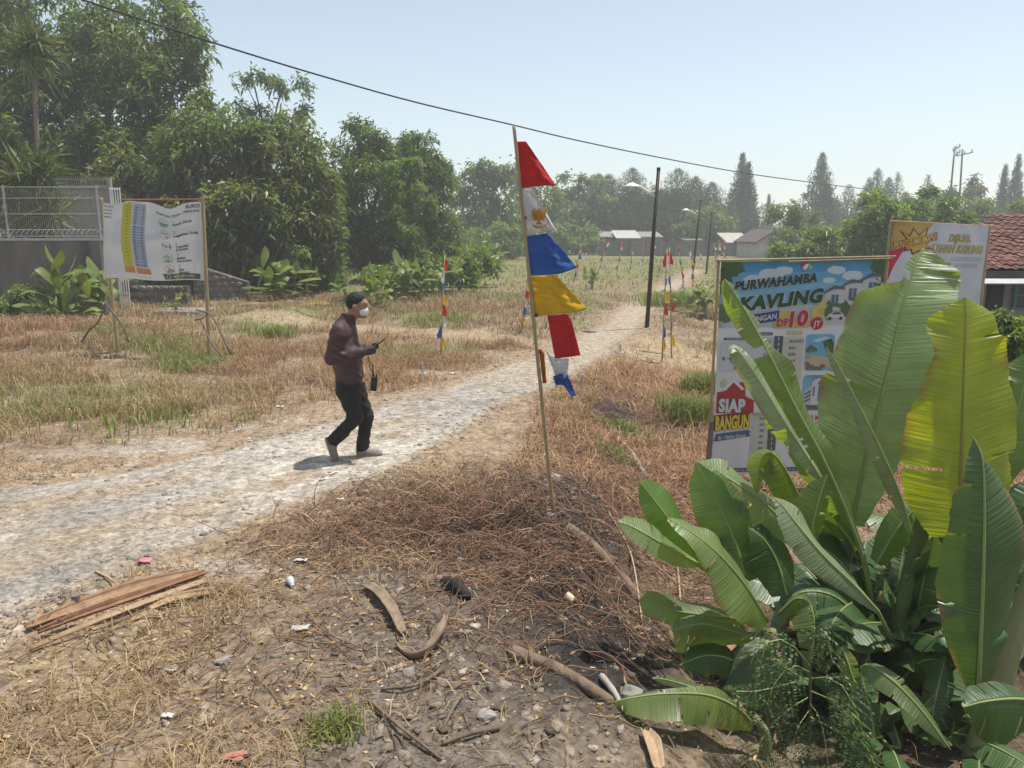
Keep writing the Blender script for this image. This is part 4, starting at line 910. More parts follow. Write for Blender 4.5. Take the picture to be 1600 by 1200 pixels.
filler(big, gb, 22, 1, .1, .6, (.55, .95)); filler(big, gb + Vector((.55, .35, 0)), 14, 2, .2, .7, (.6, 1.0)); filler(low, g2, 8, 3, .06, .25, (.35, .55)); filler(big, gb + Vector((-.25, .3, 0)), 12, 5, .15, .6, (.6, .9)); filler(big, (p2.x + .1, p2.y + .15, hz(p2.x, p2.y)), 6, 4, .1, .4, (.45, .7), (.3, 3.6))
for k_, (px_, py_) in enumerate(((1440, 1165), (1345, 1150), (1500, 1180), (1390, 1185))):
    q_ = G(px_, py_); filler(big, q_ + Vector((0, .1, 0)), 6, 10 + k_, .0, .12, (.28, .5))
rngd = random.Random(12)
for k in range(16):
    pr_, b0 = ((big, gb), (big, gb + Vector((.5, .3, 0))), (low, g2), (big, gb + Vector((-.2, .1, 0))))[k % 4]
    az = rngd.uniform(0, 6.28); d = Vector((math.cos(az), math.sin(az), 0)); z0 = rngd.uniform(.2, .5); L_ = rngd.uniform(.3, .6)
    gq = b0 + d * L_; gq = Vector((gq.x, gq.y, hz(gq.x, gq.y) + .03))
    dry_strip(pr_, [b0 + Vector((0, 0, z0)), b0 + d * .18 + Vector((0, 0, z0 * .9)), (b0 + d * L_ * .7) + Vector((0, 0, .1)), gq], [.02, .06, .07, .03], (d.x, d.y, .6), seed=40 + k, curl=rngd.uniform(20, 60))
# ---- feathery legume sprig among the stems
def fronds(parent, pts, n_pin, L_pin, rng, col):
    C = crom(pts, n_pin); T = unit(np.gradient(C, axis=0)); Vs = []; Fs = []; Cs = []; k = 0
    m = MB(); m.tube([tuple(c) for c in C[::2]], [0.003] * len(C[::2]), 4)
    for i in range(2, n_pin):
        for sd in (-1, 1):
            side = unit(np.cross(T[i], np.array((0, -.3, 1.0)))) * sd
            d = unit(side + T[i] * 0.55 + np.array((0, 0, -.35)))
            L_ = L_pin * math.sin(math.pi * (0.15 + 0.8 * i / n_pin))
            nn = 13; tt = np.linspace(.06, 1, nn)[:, None]; P = C[i] + d * L_ * tt; P[:, 2] -= 0.25 * L_ * tt[:, 0] ** 2
            for s2 in (-1, 1):
                dd = unit(np.cross(d, np.array((0, -.2, 1.0)))) * s2 + d * .45
                V, f = leaf_quads(P.copy(), np.repeat(dd[None], nn, 0), np.full(nn, .024), np.full(nn, .0095), rng, .1, .0)
                Vs.append(V); Fs.append(f + k); k += len(V); Cs.append(np.repeat(np.array(col)[None], nn, 0) * rng.uniform(.75, 1.25, (nn, 1)))
    return m, np.concatenate(Vs), np.concatenate(Fs), np.concatenate(Cs)
g4 = at(1265, 1150, 3.75); g4.z = hz(g4.x, g4.y)
sprig = empty('legume_sapling', g4); tag(sprig, 'feathery leaved legume sapling growing between the banana stems', 'sapling')
rng = np.random.default_rng(6); frn = [[(1265, 1040, 3.72), (1235, 1005, 3.7), (1205, 1000, 3.66), (1180, 1020, 3.62)], [(1265, 1030, 3.72), (1275, 990, 3.72), (1290, 985, 3.68), (1300, 1030, 3.62)], [(1268, 1060, 3.72), (1300, 1060, 3.66), (1330, 1090, 3.58), (1350, 1150, 3.52)],
      [(1268, 1080, 3.72), (1310, 1100, 3.62), (1340, 1140, 3.54), (1365, 1190, 3.48)], [(1262, 1060, 3.72), (1225, 1070, 3.66), (1185, 1080, 3.6), (1150, 1080, 3.56)], [(1262, 1090, 3.72), (1230, 1110, 3.64), (1195, 1145, 3.56), (1180, 1190, 3.5)],
      [(1266, 1100, 3.72), (1280, 1120, 3.62), (1290, 1160, 3.54), (1295, 1210, 3.48)], [(1264, 1050, 3.75), (1240, 1040, 3.7), (1215, 1060, 3.64), (1200, 1095, 3.6)], [(1264, 1110, 3.7), (1245, 1140, 3.6), (1235, 1180, 3.54), (1220, 1220, 3.5)], [(1266, 1120, 3.7), (1320, 1150, 3.6), (1350, 1180, 3.54), (1400, 1215, 3.5)]]
for fr_ in frn:
    mm, V, f, c = fronds(sprig, pxs(*fr_), 9, .16, rng, (0.075, .125, .045))
    fo = np_mesh('frond', V, f, M_LEAF, sprig, fcol=c); tag(fo, kind='stuff'); mm.build('frond_stalk', M_RIB, fo)
stem(sprig, [g4 - Vector((0, 0, .05)), at(1266, 1120, 3.74), at(1266, 1040, 3.73), at(1268, 1010, 3.73)], [.009, .007, .005, .003], M_BARK)

# ---- small banana clumps across the plot, grown from random leaves
M_BANFAR = attr_mat('young banana leaf', rough=0.45, trans=0.38, spec=0.4, tcol=(1.6, 1.45, 0.35))
def small_banana(px, py, hgt, spread, nleaf, seed, label, lcol=(0.145, 0.215, 0.06), trunk_h=0.25, group='banana clumps across the plot', Y=None):
    rng = np.random.default_rng(seed); g = G(px, py)
    root = empty('banana_plant', g); tag(root, label, 'banana plant', group)
    stem(root, [g - Vector((0, 0, .08)), g + Vector((.01, 0, hgt * trunk_h)), g + Vector((.02, .0, hgt * (trunk_h + .2)))], [.05 + .02 * hgt, .045 + .015 * hgt, .02])
    V0 = []; 
    for k in range(nleaf):
        az = rng.uniform(0, 6.283); up = rng.uniform(0.1, 1.0); L_ = hgt * rng.uniform(0.32, 0.62) * (1 if trunk_h < .5 else 1.1)
        ox, oy = rng.normal(size=2) * spread * 1.6
        b = np.array((g.x + ox * .4, g.y + oy * .4, g.z + hgt * (trunk_h + (rng.uniform(-.2, .35) if trunk_h < .5 else rng.uniform(-.02, .06))))); d = np.array((math.cos(az), math.sin(az), 0)) * (1.15 - up)
        pts = [b, b + d * L_ * .35 + np.array((0, 0, up * L_ * .45)), b + d * L_ * .75 + np.array((0, 0, up * L_ * .7)), b + d * L_ * 1.05 + np.array((0, 0, up * L_ * (.45 if up < .75 else .95)))]
        ns = 12; C = crom(pts, ns); T = unit(np.gradient(C, axis=0)); N = np.array((-d[0], -d[1], 1.2)); Sd = unit(np.cross(T, np.repeat(N[None], ns, 0))); t = np.linspace(0, 1, ns)
        W = L_ * .16 * np.sin(np.pi * np.clip((t - .12) / .9, 0, 1)) ** .7 + .004; Nn = np.cross(Sd, T)
        dr = rng.uniform(.15, .6)
        V = np.stack([C + Sd * W[:, None] - Nn * (W * dr)[:, None], C, C - Sd * W[:, None] - Nn * (W * dr)[:, None]], 1).reshape(-1, 3)
        i = np.arange(ns - 1)[:, None] * 3 + np.arange(2)[None]; Q = np.stack([i, i + 1, i + 4, i + 3], -1).reshape(-1, 4)
        c = np.array(lcol) * rng.uniform(.7, 1.35) * np.array((rng.uniform(.9, 1.3), 1, rng.uniform(.8, 1.1)))
        np_mesh('leaf', V, Q, M_BANFAR, root, fcol=np.repeat(c[None], len(Q), 0), smooth=True)
    return root
BN = [(105, 505, 1.5, .25, 13, 'banana clump left of the white list banner, below the concrete wall'), (150, 500, 1.3, .2, 11, 'banana clump behind the left post of the white list banner'),
      (405, 462, 1.3, .25, 11, 'banana clump at the end of the low stone wall'), (440, 470, 1.35, .35, 16, 'thick banana clump right of the low stone wall'), (480, 462, 1.1, .3, 11, 'banana clump right of the thick one by the stone wall'),
      (540, 478, 1.0, .2, 8, 'young banana plant just left of the walking man'), (590, 482, 1.15, .25, 10, 'banana plant just behind the walking man, with a yellow leaf'), (625, 466, 1.25, .3, 13, 'leftmost banana clump of the long row right of the man'), (655, 470, 1.3, .35, 16, 'full banana clump in the row left of the small pennant pole'),
      (690, 462, 1.3, .3, 13, 'banana clump behind the small pennant pole'), (718, 455, 1.3, .3, 13, 'banana clump right of the small pennant pole'), (745, 445, 1.5, .35, 14, 'banana clump at the right end of the row'), (760, 425, 1.8, .4, 12, 'farther banana clump behind the right end of the row'),
      (925, 452, 0.8, .2, 7, 'small lone banana plant right of the large pennants'), (845, 490, 0.6, .2, 6, 'stunted banana plant at the large pennant pole, in dry grass'), (1100, 495, 1.0, .2, 8, 'banana plant beside the left edge of the big banner'), (1075, 485, 0.8, .3, 8, 'low banana plant between the twin pennants and big banner'), (275, 488, 0.5, .2, 6, 'tiny banana shoot under the white list banner'), (780, 415, .9, .4, 8, 'small banana plant at the meadow edge by the large pennant pole'), (1030, 425, .7, .4, 7, 'small far banana plant behind the street lamp')]
for k, (px, py, hh, sp, nl, lb) in enumerate(BN):
    small_banana(px, py, hh * 1.3, sp * 1.5, int(nl * 3.2), 200 + k, lb)
small_banana(548, 425, 3.4, .15, 7, 240, 'tall banana tree with ragged leaves before the dark mango trees', (0.14, .20, .08), 0.62)
# ------------------------------------------------------------------ the walking man (surfaces grown from blended rounded limbs)
def sd_cap(P, a, b, ra, rb, sq=None):
    """distance to a tapered rounded limb; sq squeezes it along an axis (x, y, z factors)"""
    a = np.array(a, np.float32); b = np.array(b, np.float32); Q = P
    if sq is not None:
        k = np.array(sq, np.float32); Q = P / k; a = a / k; b = b / k
    d = b - a; t = np.clip(((Q - a) @ d) / (d @ d + 1e-9), 0, 1)
    return np.linalg.norm(Q - a - t[..., None] * d, axis=-1) - (ra + (rb - ra) * t)
def sd_ell(P, c, r):
    Q = (P - np.array(c, np.float32)) / np.array(r, np.float32); return (np.linalg.norm(Q, axis=-1) - 1) * min(r)
def smin(a, b, k):
    h = np.clip(0.5 + 0.5 * (b - a) / k, 0, 1); return b * (1 - h) + a * h - k * h * (1 - h)
def blend(ds, k):
    r = ds[0]
    for d in ds[1:]: r = smin(r, d, k)
    return r
def surface(f, lo, hi, step):
    """surface nets: the zero surface of f(points) as quads"""
    ax = [np.arange(l, h + step, step, dtype=np.float32) for l, h in zip(lo, hi)]
    g = np.stack(np.meshgrid(*ax, indexing='ij'), -1); D = f(g); n = D.shape
    ins = D < 0
    c = [ins[i:n[0] - 1 + i, j:n[1] - 1 + j, k:n[2] - 1 + k] for i in (0, 1) for j in (0, 1) for k in (0, 1)]
    s = sum(x.astype(int) for x in c); cell = (s > 0) & (s < 8)
    idx = -np.ones(cell.shape, int); idx[cell] = np.arange(cell.sum())
    ii = np.argwhere(cell); acc = np.zeros((len(ii), 3)); cnt = np.zeros(len(ii))
    cor = np.array([(i, j, k) for i in (0, 1) for j in (0, 1) for k in (0, 1)])
    for a in range(8):
        for b in range(a + 1, 8):
            if np.abs(cor[a] - cor[b]).sum() != 1: continue
            pa = ii + cor[a]; pb = ii + cor[b]; da = D[tuple(pa.T)]; db = D[tuple(pb.T)]
            x = (da < 0) != (db < 0); t = np.where(x, da / np.where(x, da - db, 1), 0)
            acc += np.where(x[:, None], cor[a] + (cor[b] - cor[a]) * t[:, None], 0); cnt += x
    V = np.array(lo) + (ii + acc / cnt[:, None]) * step; Q = []
    for axn in range(3):
        o = [k for k in range(3) if k != axn]
        sl0 = [slice(None)] * 3; sl1 = [slice(None)] * 3; sl0[axn] = slice(0, -1); sl1[axn] = slice(1, None)
        x = ins[tuple(sl0)] != ins[tuple(sl1)]; e = np.argwhere(x); sgn = ins[tuple(sl0)][x]
        ok = np.all([(e[:, k] >= 1) & (e[:, k] < n[k] - 1) for k in o], 0); e = e[ok]; sgn = sgn[ok]
        u = np.zeros(3, int); v = np.zeros(3, int); u[o[0]] = 1; v[o[1]] = 1
        q = np.stack([idx[tuple((e - a).T)] for a in (0 * u, u, u + v, v)], -1)
        flip = sgn if axn != 1 else ~sgn
        q[~flip] = q[~flip][:, ::-1]; Q.append(q)
    Q = np.concatenate(Q); return V, Q[(Q >= 0).all(1)]
PM = at(560, 722, 7.95); PM.z = hz(PM.x, PM.y)
K = mpp(7.95, 600)
def pl(px, py, y=0.0):
    """photograph pixel -> the man's own frame (x ahead, y to his left, z up)"""
    return ((px - 560) * K, y, (722 - py) * K * 1.012)
man = empty('person', (PM.x, PM.y, PM.z)); tag(man, 'man in maroon jacket and white face mask walking on the road, looking at phone', 'person')
def grow(name, f, lo, hi, step, material, parent=man, wr=0.0, wf=30, smooth=True):
    V, Q = surface(f, lo, hi, step)
    V = V + np.array((PM.x, PM.y, PM.z))
    o = np_mesh(name, V, Q, material, parent, smooth=smooth)
    return o
def wrinkle(P, amp, f):
    return amp * (np.sin(P[..., 0] * f + 2.1 * np.sin(P[..., 2] * f * .7 + P[..., 1] * 9)) * np.sin(P[..., 2] * f * 1.3 + 1.7 * np.sin(P[..., 1] * f * .8 + P[..., 0] * 11)))
SKIN = mat('skin', (0.33, 0.185, 0.12), 0.55, 0.12, 20)
JACK = mat('maroon jacket cloth', (0.068, 0.036, 0.034), 0.6, 0.18, 18, bump=.15, bscale=50)
TROU = mat('black trousers cloth', (0.017, 0.016, 0.016), 0.8, 0.25, 14, bump=.15, bscale=60)
SHOE = mat('grey canvas shoe', (0.21, 0.185, 0.165), 0.8, 0.15, 20)
SOLE = mat('shoe sole', (0.30, 0.265, 0.225), 0.8, 0.1, 20)
GLOVE = mat('grey knit glove', (0.055, 0.055, 0.058), 0.85, 0.2, 40)
HAIR = mat('black hair', (0.012, 0.011, 0.011), 0.5, 0.3, 60, bump=.6, bscale=90, stretch=(1, 1, .4))
MASK = mat('white mask', (0.72, 0.73, 0.74), 0.8, 0.04, 20)
PLAST = mat('black plastic', (0.018, 0.018, 0.02), 0.4, 0.1, 20)
hc = pl(568, 479)
def f_body(P):
    # head: cranium, face, jaw, nose, brow, ears, neck; torso and limbs run inside the clothes as one surface
    cr = sd_ell(P, (hc[0] - .012, 0, hc[2] + .022), (.098, .076, .098))
    fc = sd_ell(P, (hc[0] + .042, 0, hc[2] - .035), (.062, .058, .085))
    jw = sd_cap(P, (hc[0] - .01, 0, hc[2] - .075), (hc[0] + .062, 0, hc[2] - .108), .050, .032)
    no = sd_cap(P, (hc[0] + .098, 0, hc[2] + .005), (hc[0] + .118, 0, hc[2] - .038), .010, .017)
    br = sd_cap(P, (hc[0] + .088, -.035, hc[2] + .016), (hc[0] + .088, .035, hc[2] + .016), .013, .013)
    ey = np.minimum(*[sd_ell(P, (hc[0] + .082, s * .032, hc[2] - .002), (.016, .017, .010)) for s in (-1, 1)])
    er = blend([sd_ell(P, (hc[0] - .012, s * .080, hc[2] - .022), (.024, .012, .034)) for s in (-1, 1)], .005)
    nk = sd_cap(P, (hc[0] - .022, 0, hc[2] - .06), pl(551, 508), .056, .066)
    head = blend([cr, fc, jw], .03); head = smin(head, no, .012); head = smin(head, br, .02); head = smin(head, ey, .006); head = smin(head, er, .010); head = smin(head, nk, .03)
    to = sd_cap(P, pl(547, 525), pl(551, 590), .11, .10, (1, 1.35, 1))
    pe = sd_cap(P, pl(552, 600), pl(554, 614), .10, .10, (1, 1.3, 1))
    d = blend([head, to, pe], .05)
    for s in (-1, 1):
        a, e, wst = ARM[s]; d = smin(d, sd_cap(P, a, e, .050, .040), .04); d = smin(d, sd_cap(P, e, wst, .038, .028), .02)
        h_, k_, n_ = LEG[s]; d = smin(d, sd_cap(P, h_, k_, .075, .052), .05); d = smin(d, sd_cap(P, k_, n_, .050, .034), .02)
    return d
ARM = {-1: (pl(543, 521, -.175), pl(532, 556, -.215), pl(574, 550, -.115)), 1: (pl(547, 521, .175), pl(548, 558, .205), pl(578, 549, .05))}
LEG = {-1: (pl(548, 609, -.085), pl(561, 652, -.085), pl(524, 690, -.085)), 1: (pl(556, 609, .085), pl(573, 655, .08), pl(565, 706, .08))}
grow('body', f_body, (-.34, -.30, .02), (.28, .30, 1.72), .0105, SKIN)
def f_jacket(P):
    to = blend([sd_cap(P, pl(545, 524), pl(547, 556), .128, .140, (1, 1.42, 1)), sd_cap(P, pl(547, 556), pl(552, 590), .145, .135, (1, 1.30, 1))], .06)
    sh = sd_cap(P, pl(544, 514, -.15), pl(547, 514, .15), .066, .066)
    co = sd_cap(P, pl(549, 505), pl(555, 496), .084, .080, (1, 1, .8))
    d = blend([to, sh, co], .06)
    for s in (-1, 1):
        a, e, wst = ARM[s]
        d = smin(d, smin(sd_cap(P, a, e, .078, .066), sd_cap(P, e, wst, .066, .052), .02), .045)
    d = np.maximum(d, -(sd_cap(P, pl(557, 498), pl(560, 480), .068, .08)))          # neck opening
    d = np.maximum(d, P[..., 2] * -1 + pl(0, 598)[2] + .02 * P[..., 0])               # hem
    hem = sd_cap(P, pl(551, 592), pl(552, 595), .132, .132, (1, 1.30, .35))
    d = smin(d, hem, .012)
    return d - .004 + wrinkle(P, .005, 26) + .004 * np.sin(P[..., 2] * 95 + 3 * np.sin(P[..., 0] * 22 + P[..., 1] * 15)) * np.clip(np.sin(P[..., 0] * 13 + P[..., 2] * 8), 0, 1)
jk = grow('jacket', f_jacket, (-.36, -.34, .74), (.28, .34, 1.52), .0105, JACK)
cm = MB(); cm.tube([Vector(pl(570, 549, -.118)) + PM, Vector(pl(576, 550.5, -.112)) + PM], [.058, .054], 14); cm.build('cuff', JACK, jk, smooth=True)
def f_trousers(P):
    d = blend([sd_cap(P, pl(551, 598), pl(553, 612), .128, .126, (1, 1.25, 1))], .04)
    for s in (-1, 1):
        h_, k_, n_ = LEG[s]
        d = smin(d, smin(sd_cap(P, h_, k_, .105, .074), sd_cap(P, k_, n_, .074, .066), .015), .05)
    d = np.maximum(d, P[..., 2] - pl(0, 592)[2])
    n0 = LEG[-1][2]; ax = np.array(n0) - np.array(LEG[-1][1]); ax = ax / np.linalg.norm(ax)
    cut = ((P - np.array(n0, np.float32)) @ ax.astype(np.float32)) - .02; near = np.linalg.norm(P - np.array(n0, np.float32), axis=-1) < .16
    d = np.where(near, np.maximum(d, cut), d)
    d = np.where((P[..., 1] > .0) & (P[..., 2] < .12), np.maximum(d, -P[..., 2] + pl(0, 711)[2]), d)
    return d + wrinkle(P, .006, 30) + wrinkle(P[..., ::-1], .003, 64)
tr = grow('trousers', f_trousers, (-.34, -.24, .02), (.24, .26, .90), .0105, TROU)
bm_ = MB(); q0 = Vector(pl(551, 594)) + PM
ring = [(q0.x + .137 * math.cos(a), q0.y + .137 * 1.27 * math.sin(a), q0.z) for a in np.linspace(0, 6.283, 25)]
for i in range(24): bm_.bar(ring[i], ring[i + 1], .010, .036)
bl = bm_.build('belt', PLAST, man)
bk = MB(); bk.box((q0.x + .143, q0.y - .02, q0.z), (.012, .05, .042)); bk.build('buckle', mat('steel', (.5, .5, .5), .3, .05, 10, metal=1), bl)
# shoes: the standing one flat, the trailing one hanging from the heel, toe down
def shoe(parent, heel, toe, up, name='shoe'):
    h_ = np.array(heel); t_ = np.array(toe); u = np.array(up) / np.linalg.norm(up); d = unit(t_ - h_); w_ = np.cross(u, d); Ln = np.linalg.norm(t_ - h_)
    def fr(P):
        Q = P - h_.astype(np.float32); return np.stack([Q @ d, Q @ w_, Q @ u], -1)
    def f_up(P):
        q = fr(P)
        a = blend([sd_cap(q, (.045, 0, .045), (.10, 0, .055), .042, .042), sd_cap(q, (.08, 0, .04), (Ln - .05, 0, .026), .042, .036, (1, 1.12, 1)), sd_ell(q, (Ln - .05, 0, .024), (.055, .048, .030))], .03)
        return np.maximum(a, -q[..., 2] + .012)
    def f_so(P):
        q = fr(P); a = smin(sd_cap(q, (.045, 0, .008), (.12, 0, .008), .042, .038, (1, 1, 3)), sd_cap(q, (.12, 0, .008), (Ln - .05, 0, .008), .040, .050, (1, 1, 3)), .03)
        return np.maximum(np.maximum(a, q[..., 2] - .016), -q[..., 2] - .006)
    lo = np.minimum(h_, t_) - .11; hi = np.maximum(h_, t_) + .12
    s_ = grow(name, f_up, lo, hi, .008, SHOE, parent); grow('sole', f_so, lo, hi, .008, SOLE, s_)
shoe(man, (LEG[1][2][0] - .075, .08, .012), (LEG[1][2][0] + .205, .08, .010), (0, 0, 1))
hk = pl(512, 683, -.085); tk = pl(523, 719.5, -.085)
shoe(man, hk, (hk[0] + (tk[0] - hk[0]) * 1.12, -.085, hk[2] + (tk[2] - hk[2]) * 1.12), (.96, 0, .28))
# hair, mask, hands
def f_hair(P):
    cap = sd_ell(P, (hc[0] - .015, 0, hc[2] + .026), (.104, .081, .104))
    cut = (P[..., 0] - hc[0]) * .80 + (hc[2] + .022 - P[..., 2]) * 1.0 - .022
    side = (hc[2] - .040 - P[..., 2]) - .35 * (hc[0] - P[..., 0] - .02)
    face = np.maximum(cut, side); ear = sd_ell(P, (hc[0] - .006, 0, hc[2] - .03), (.032, .2, .036))
    return np.maximum(np.maximum(cap, face), -ear) + wrinkle(P, .0022, 120)
grow('hair', f_hair, (hc[0] - .15, -.12, hc[2] - .12), (hc[0] + .15, .12, hc[2] + .16), .0065, HAIR)
def f_mask(P):
    a = blend([sd_ell(P, (hc[0] + .050, 0, hc[2] - .066), (.060, .062, .060)), sd_cap(P, (hc[0] + .102, 0, hc[2] - .030), (hc[0] + .074, 0, hc[2] - .092), .016, .026)], .022)
    a = np.maximum(a, -(P[..., 0] - hc[0] - .028)); return np.maximum(a, P[..., 2] - hc[2] + .012 - .35 * (P[..., 0] - hc[0] - .1))
mk = grow('face_mask', f_mask, (hc[0] - .02, -.1, hc[2] - .16), (hc[0] + .17, .1, hc[2] + .03), .0065, MASK)
for s in (-1, 1):
    em = MB(); em.tube([Vector((hc[0] + .03, s * .064, hc[2] - .045)) + PM, Vector((hc[0] - .03, s * .088, hc[2] - .012)) + PM], .0025, 4); em.build('ear_loop', MASK, mk)
for s in (-1, 1):
    e_ = MB(); c_ = Vector((hc[0] + .0965, s * .032, hc[2] - .001)) + PM; e_.tube([c_ + Vector((0, -.008, 0)), c_ + Vector((0, .008, 0))], [.003, .003], 6); e_.build('eye', PLAST, man)
def hand(wst, fwd, palm_n, name, curl=1.0):
    """palm, four unequal bent fingers and a thumb leaving the side of the palm"""
    w0 = np.array(wst, np.float32); f_ = unit(np.array(fwd, np.float32)); n_ = np.array(palm_n, np.float32); n_ = unit(n_ - f_ * (n_ @ f_)); s_ = np.cross(n_, f_)
    X = lambda a, b, c: w0 + f_ * a + s_ * b + n_ * c
    def f(P):
        d = blend([sd_cap(P, X(0, 0, 0), X(.03, 0, 0), .030, .030), sd_cap(P, X(.035, -.020, 0), X(.085, -.026, .0), .022, .016), sd_cap(P, X(.035, .018, 0), X(.085, .026, 0), .022, .016), sd_cap(P, X(.04, 0, 0), X(.088, 0, 0), .02, .015)], .014)
        for o, L_ in ((-.029, .062), (-.010, .075), (.010, .079), (.028, .070)):
            a = X(.088, o, 0); b = X(.088 + L_ * .42, o, .006 * curl); c = X(.088 + L_ * .62, o, .030 * curl); e = X(.088 + L_ * .45, o, .052 * curl)
            fg = np.minimum(np.minimum(sd_cap(P, a, b, .0098, .0092), sd_cap(P, b, c, .0092, .0086)), sd_cap(P, c, e, .0086, .0078)); d = smin(d, fg, .005)
        a = X(.03, .026, .006); b = X(.062, .046, .022); c = X(.092, .040, .036)
        return smin(d, np.minimum(sd_cap(P, a, b, .0125, .011), sd_cap(P, b, c, .011, .009)), .008)
    lo = np.minimum(w0, w0 + f_ * .2) - .09; hi = np.maximum(w0, w0 + f_ * .2) + .09
    return grow(name, f, lo, hi, .0055, GLOVE)
hr = hand(pl(576, 549.5, -.105), (.97, .25, .10), (-.25, .9, .25), 'hand')
hl = hand(pl(580, 548, .045), (.95, -.45, .12), (.2, -.6, .75), 'hand')
# phone held up in front, radio hanging in front of the hip
ph = empty('mobile_phone', Vector(pl(601, 537, -.02)) + PM); tag(ph, "dark mobile phone held in the walking man's gloved hands", 'phone')
pa = Vector(pl(596, 541, -.03)) + PM; pb = Vector(pl(609, 531, -.03)) + PM; dr = (pb - pa).normalized()
p_ = MB(); p_.bar(pa - dr * .03, pb + dr * .01, .075, .010, (dr.z * -1, 0, dr.x)); p_.build('case', PLAST, ph, bevel=.002)
q_ = MB(); of = Vector((-dr.z, 0, dr.x)) * .0065; q_.bar(pa - dr * .024 + of, pb + dr * .004 + of, .068, .002, (dr.z * -1, 0, dr.x)); q_.build('screen', mat('phone glass', (.03, .035, .045), .1, .05, 5, spec=.6), ph)
rd0 = Vector(pl(593, 597, -.14)) + PM
ra = empty('walkie_talkie', rd0); tag(ra, 'black two-way radio with stub antenna hanging at the walking man\'s front', 'radio')
tl = Matrix.Rotation(R(8), 3, 'Y')
r_ = MB(); r_.box(rd0, (.062, .04, .15), tl); r_.build('case', PLAST, ra, bevel=.008)
r_ = MB(); r_.tube([rd0 + tl @ Vector((-.018, 0, .07)), rd0 + tl @ Vector((-.030, 0, .17)), rd0 + tl @ Vector((-.04, 0, .20))], [.009, .007, .005], 8); r_.build('antenna', PLAST, ra, smooth=True)
r_ = MB(); r_.tube([rd0 + tl @ Vector((.015, 0, .075)), rd0 + tl @ Vector((.015, 0, .10))], .009, 8); r_.build('knob', PLAST, ra)
r_ = MB(); r_.box(rd0 + tl @ Vector((0, -.022, .01)), (.04, .006, .05), tl); r_.build('speaker_grille', mat('dark grille', (.035, .035, .036), .6, .3, 60), ra)
r_ = MB(); r_.tube([rd0 + tl @ Vector((0, 0, .075)), Vector(pl(588, 575, -.13)) + PM, Vector(pl(584, 556, -.10)) + PM], .004, 5); r_.build('wrist_strap', PLAST, ra)
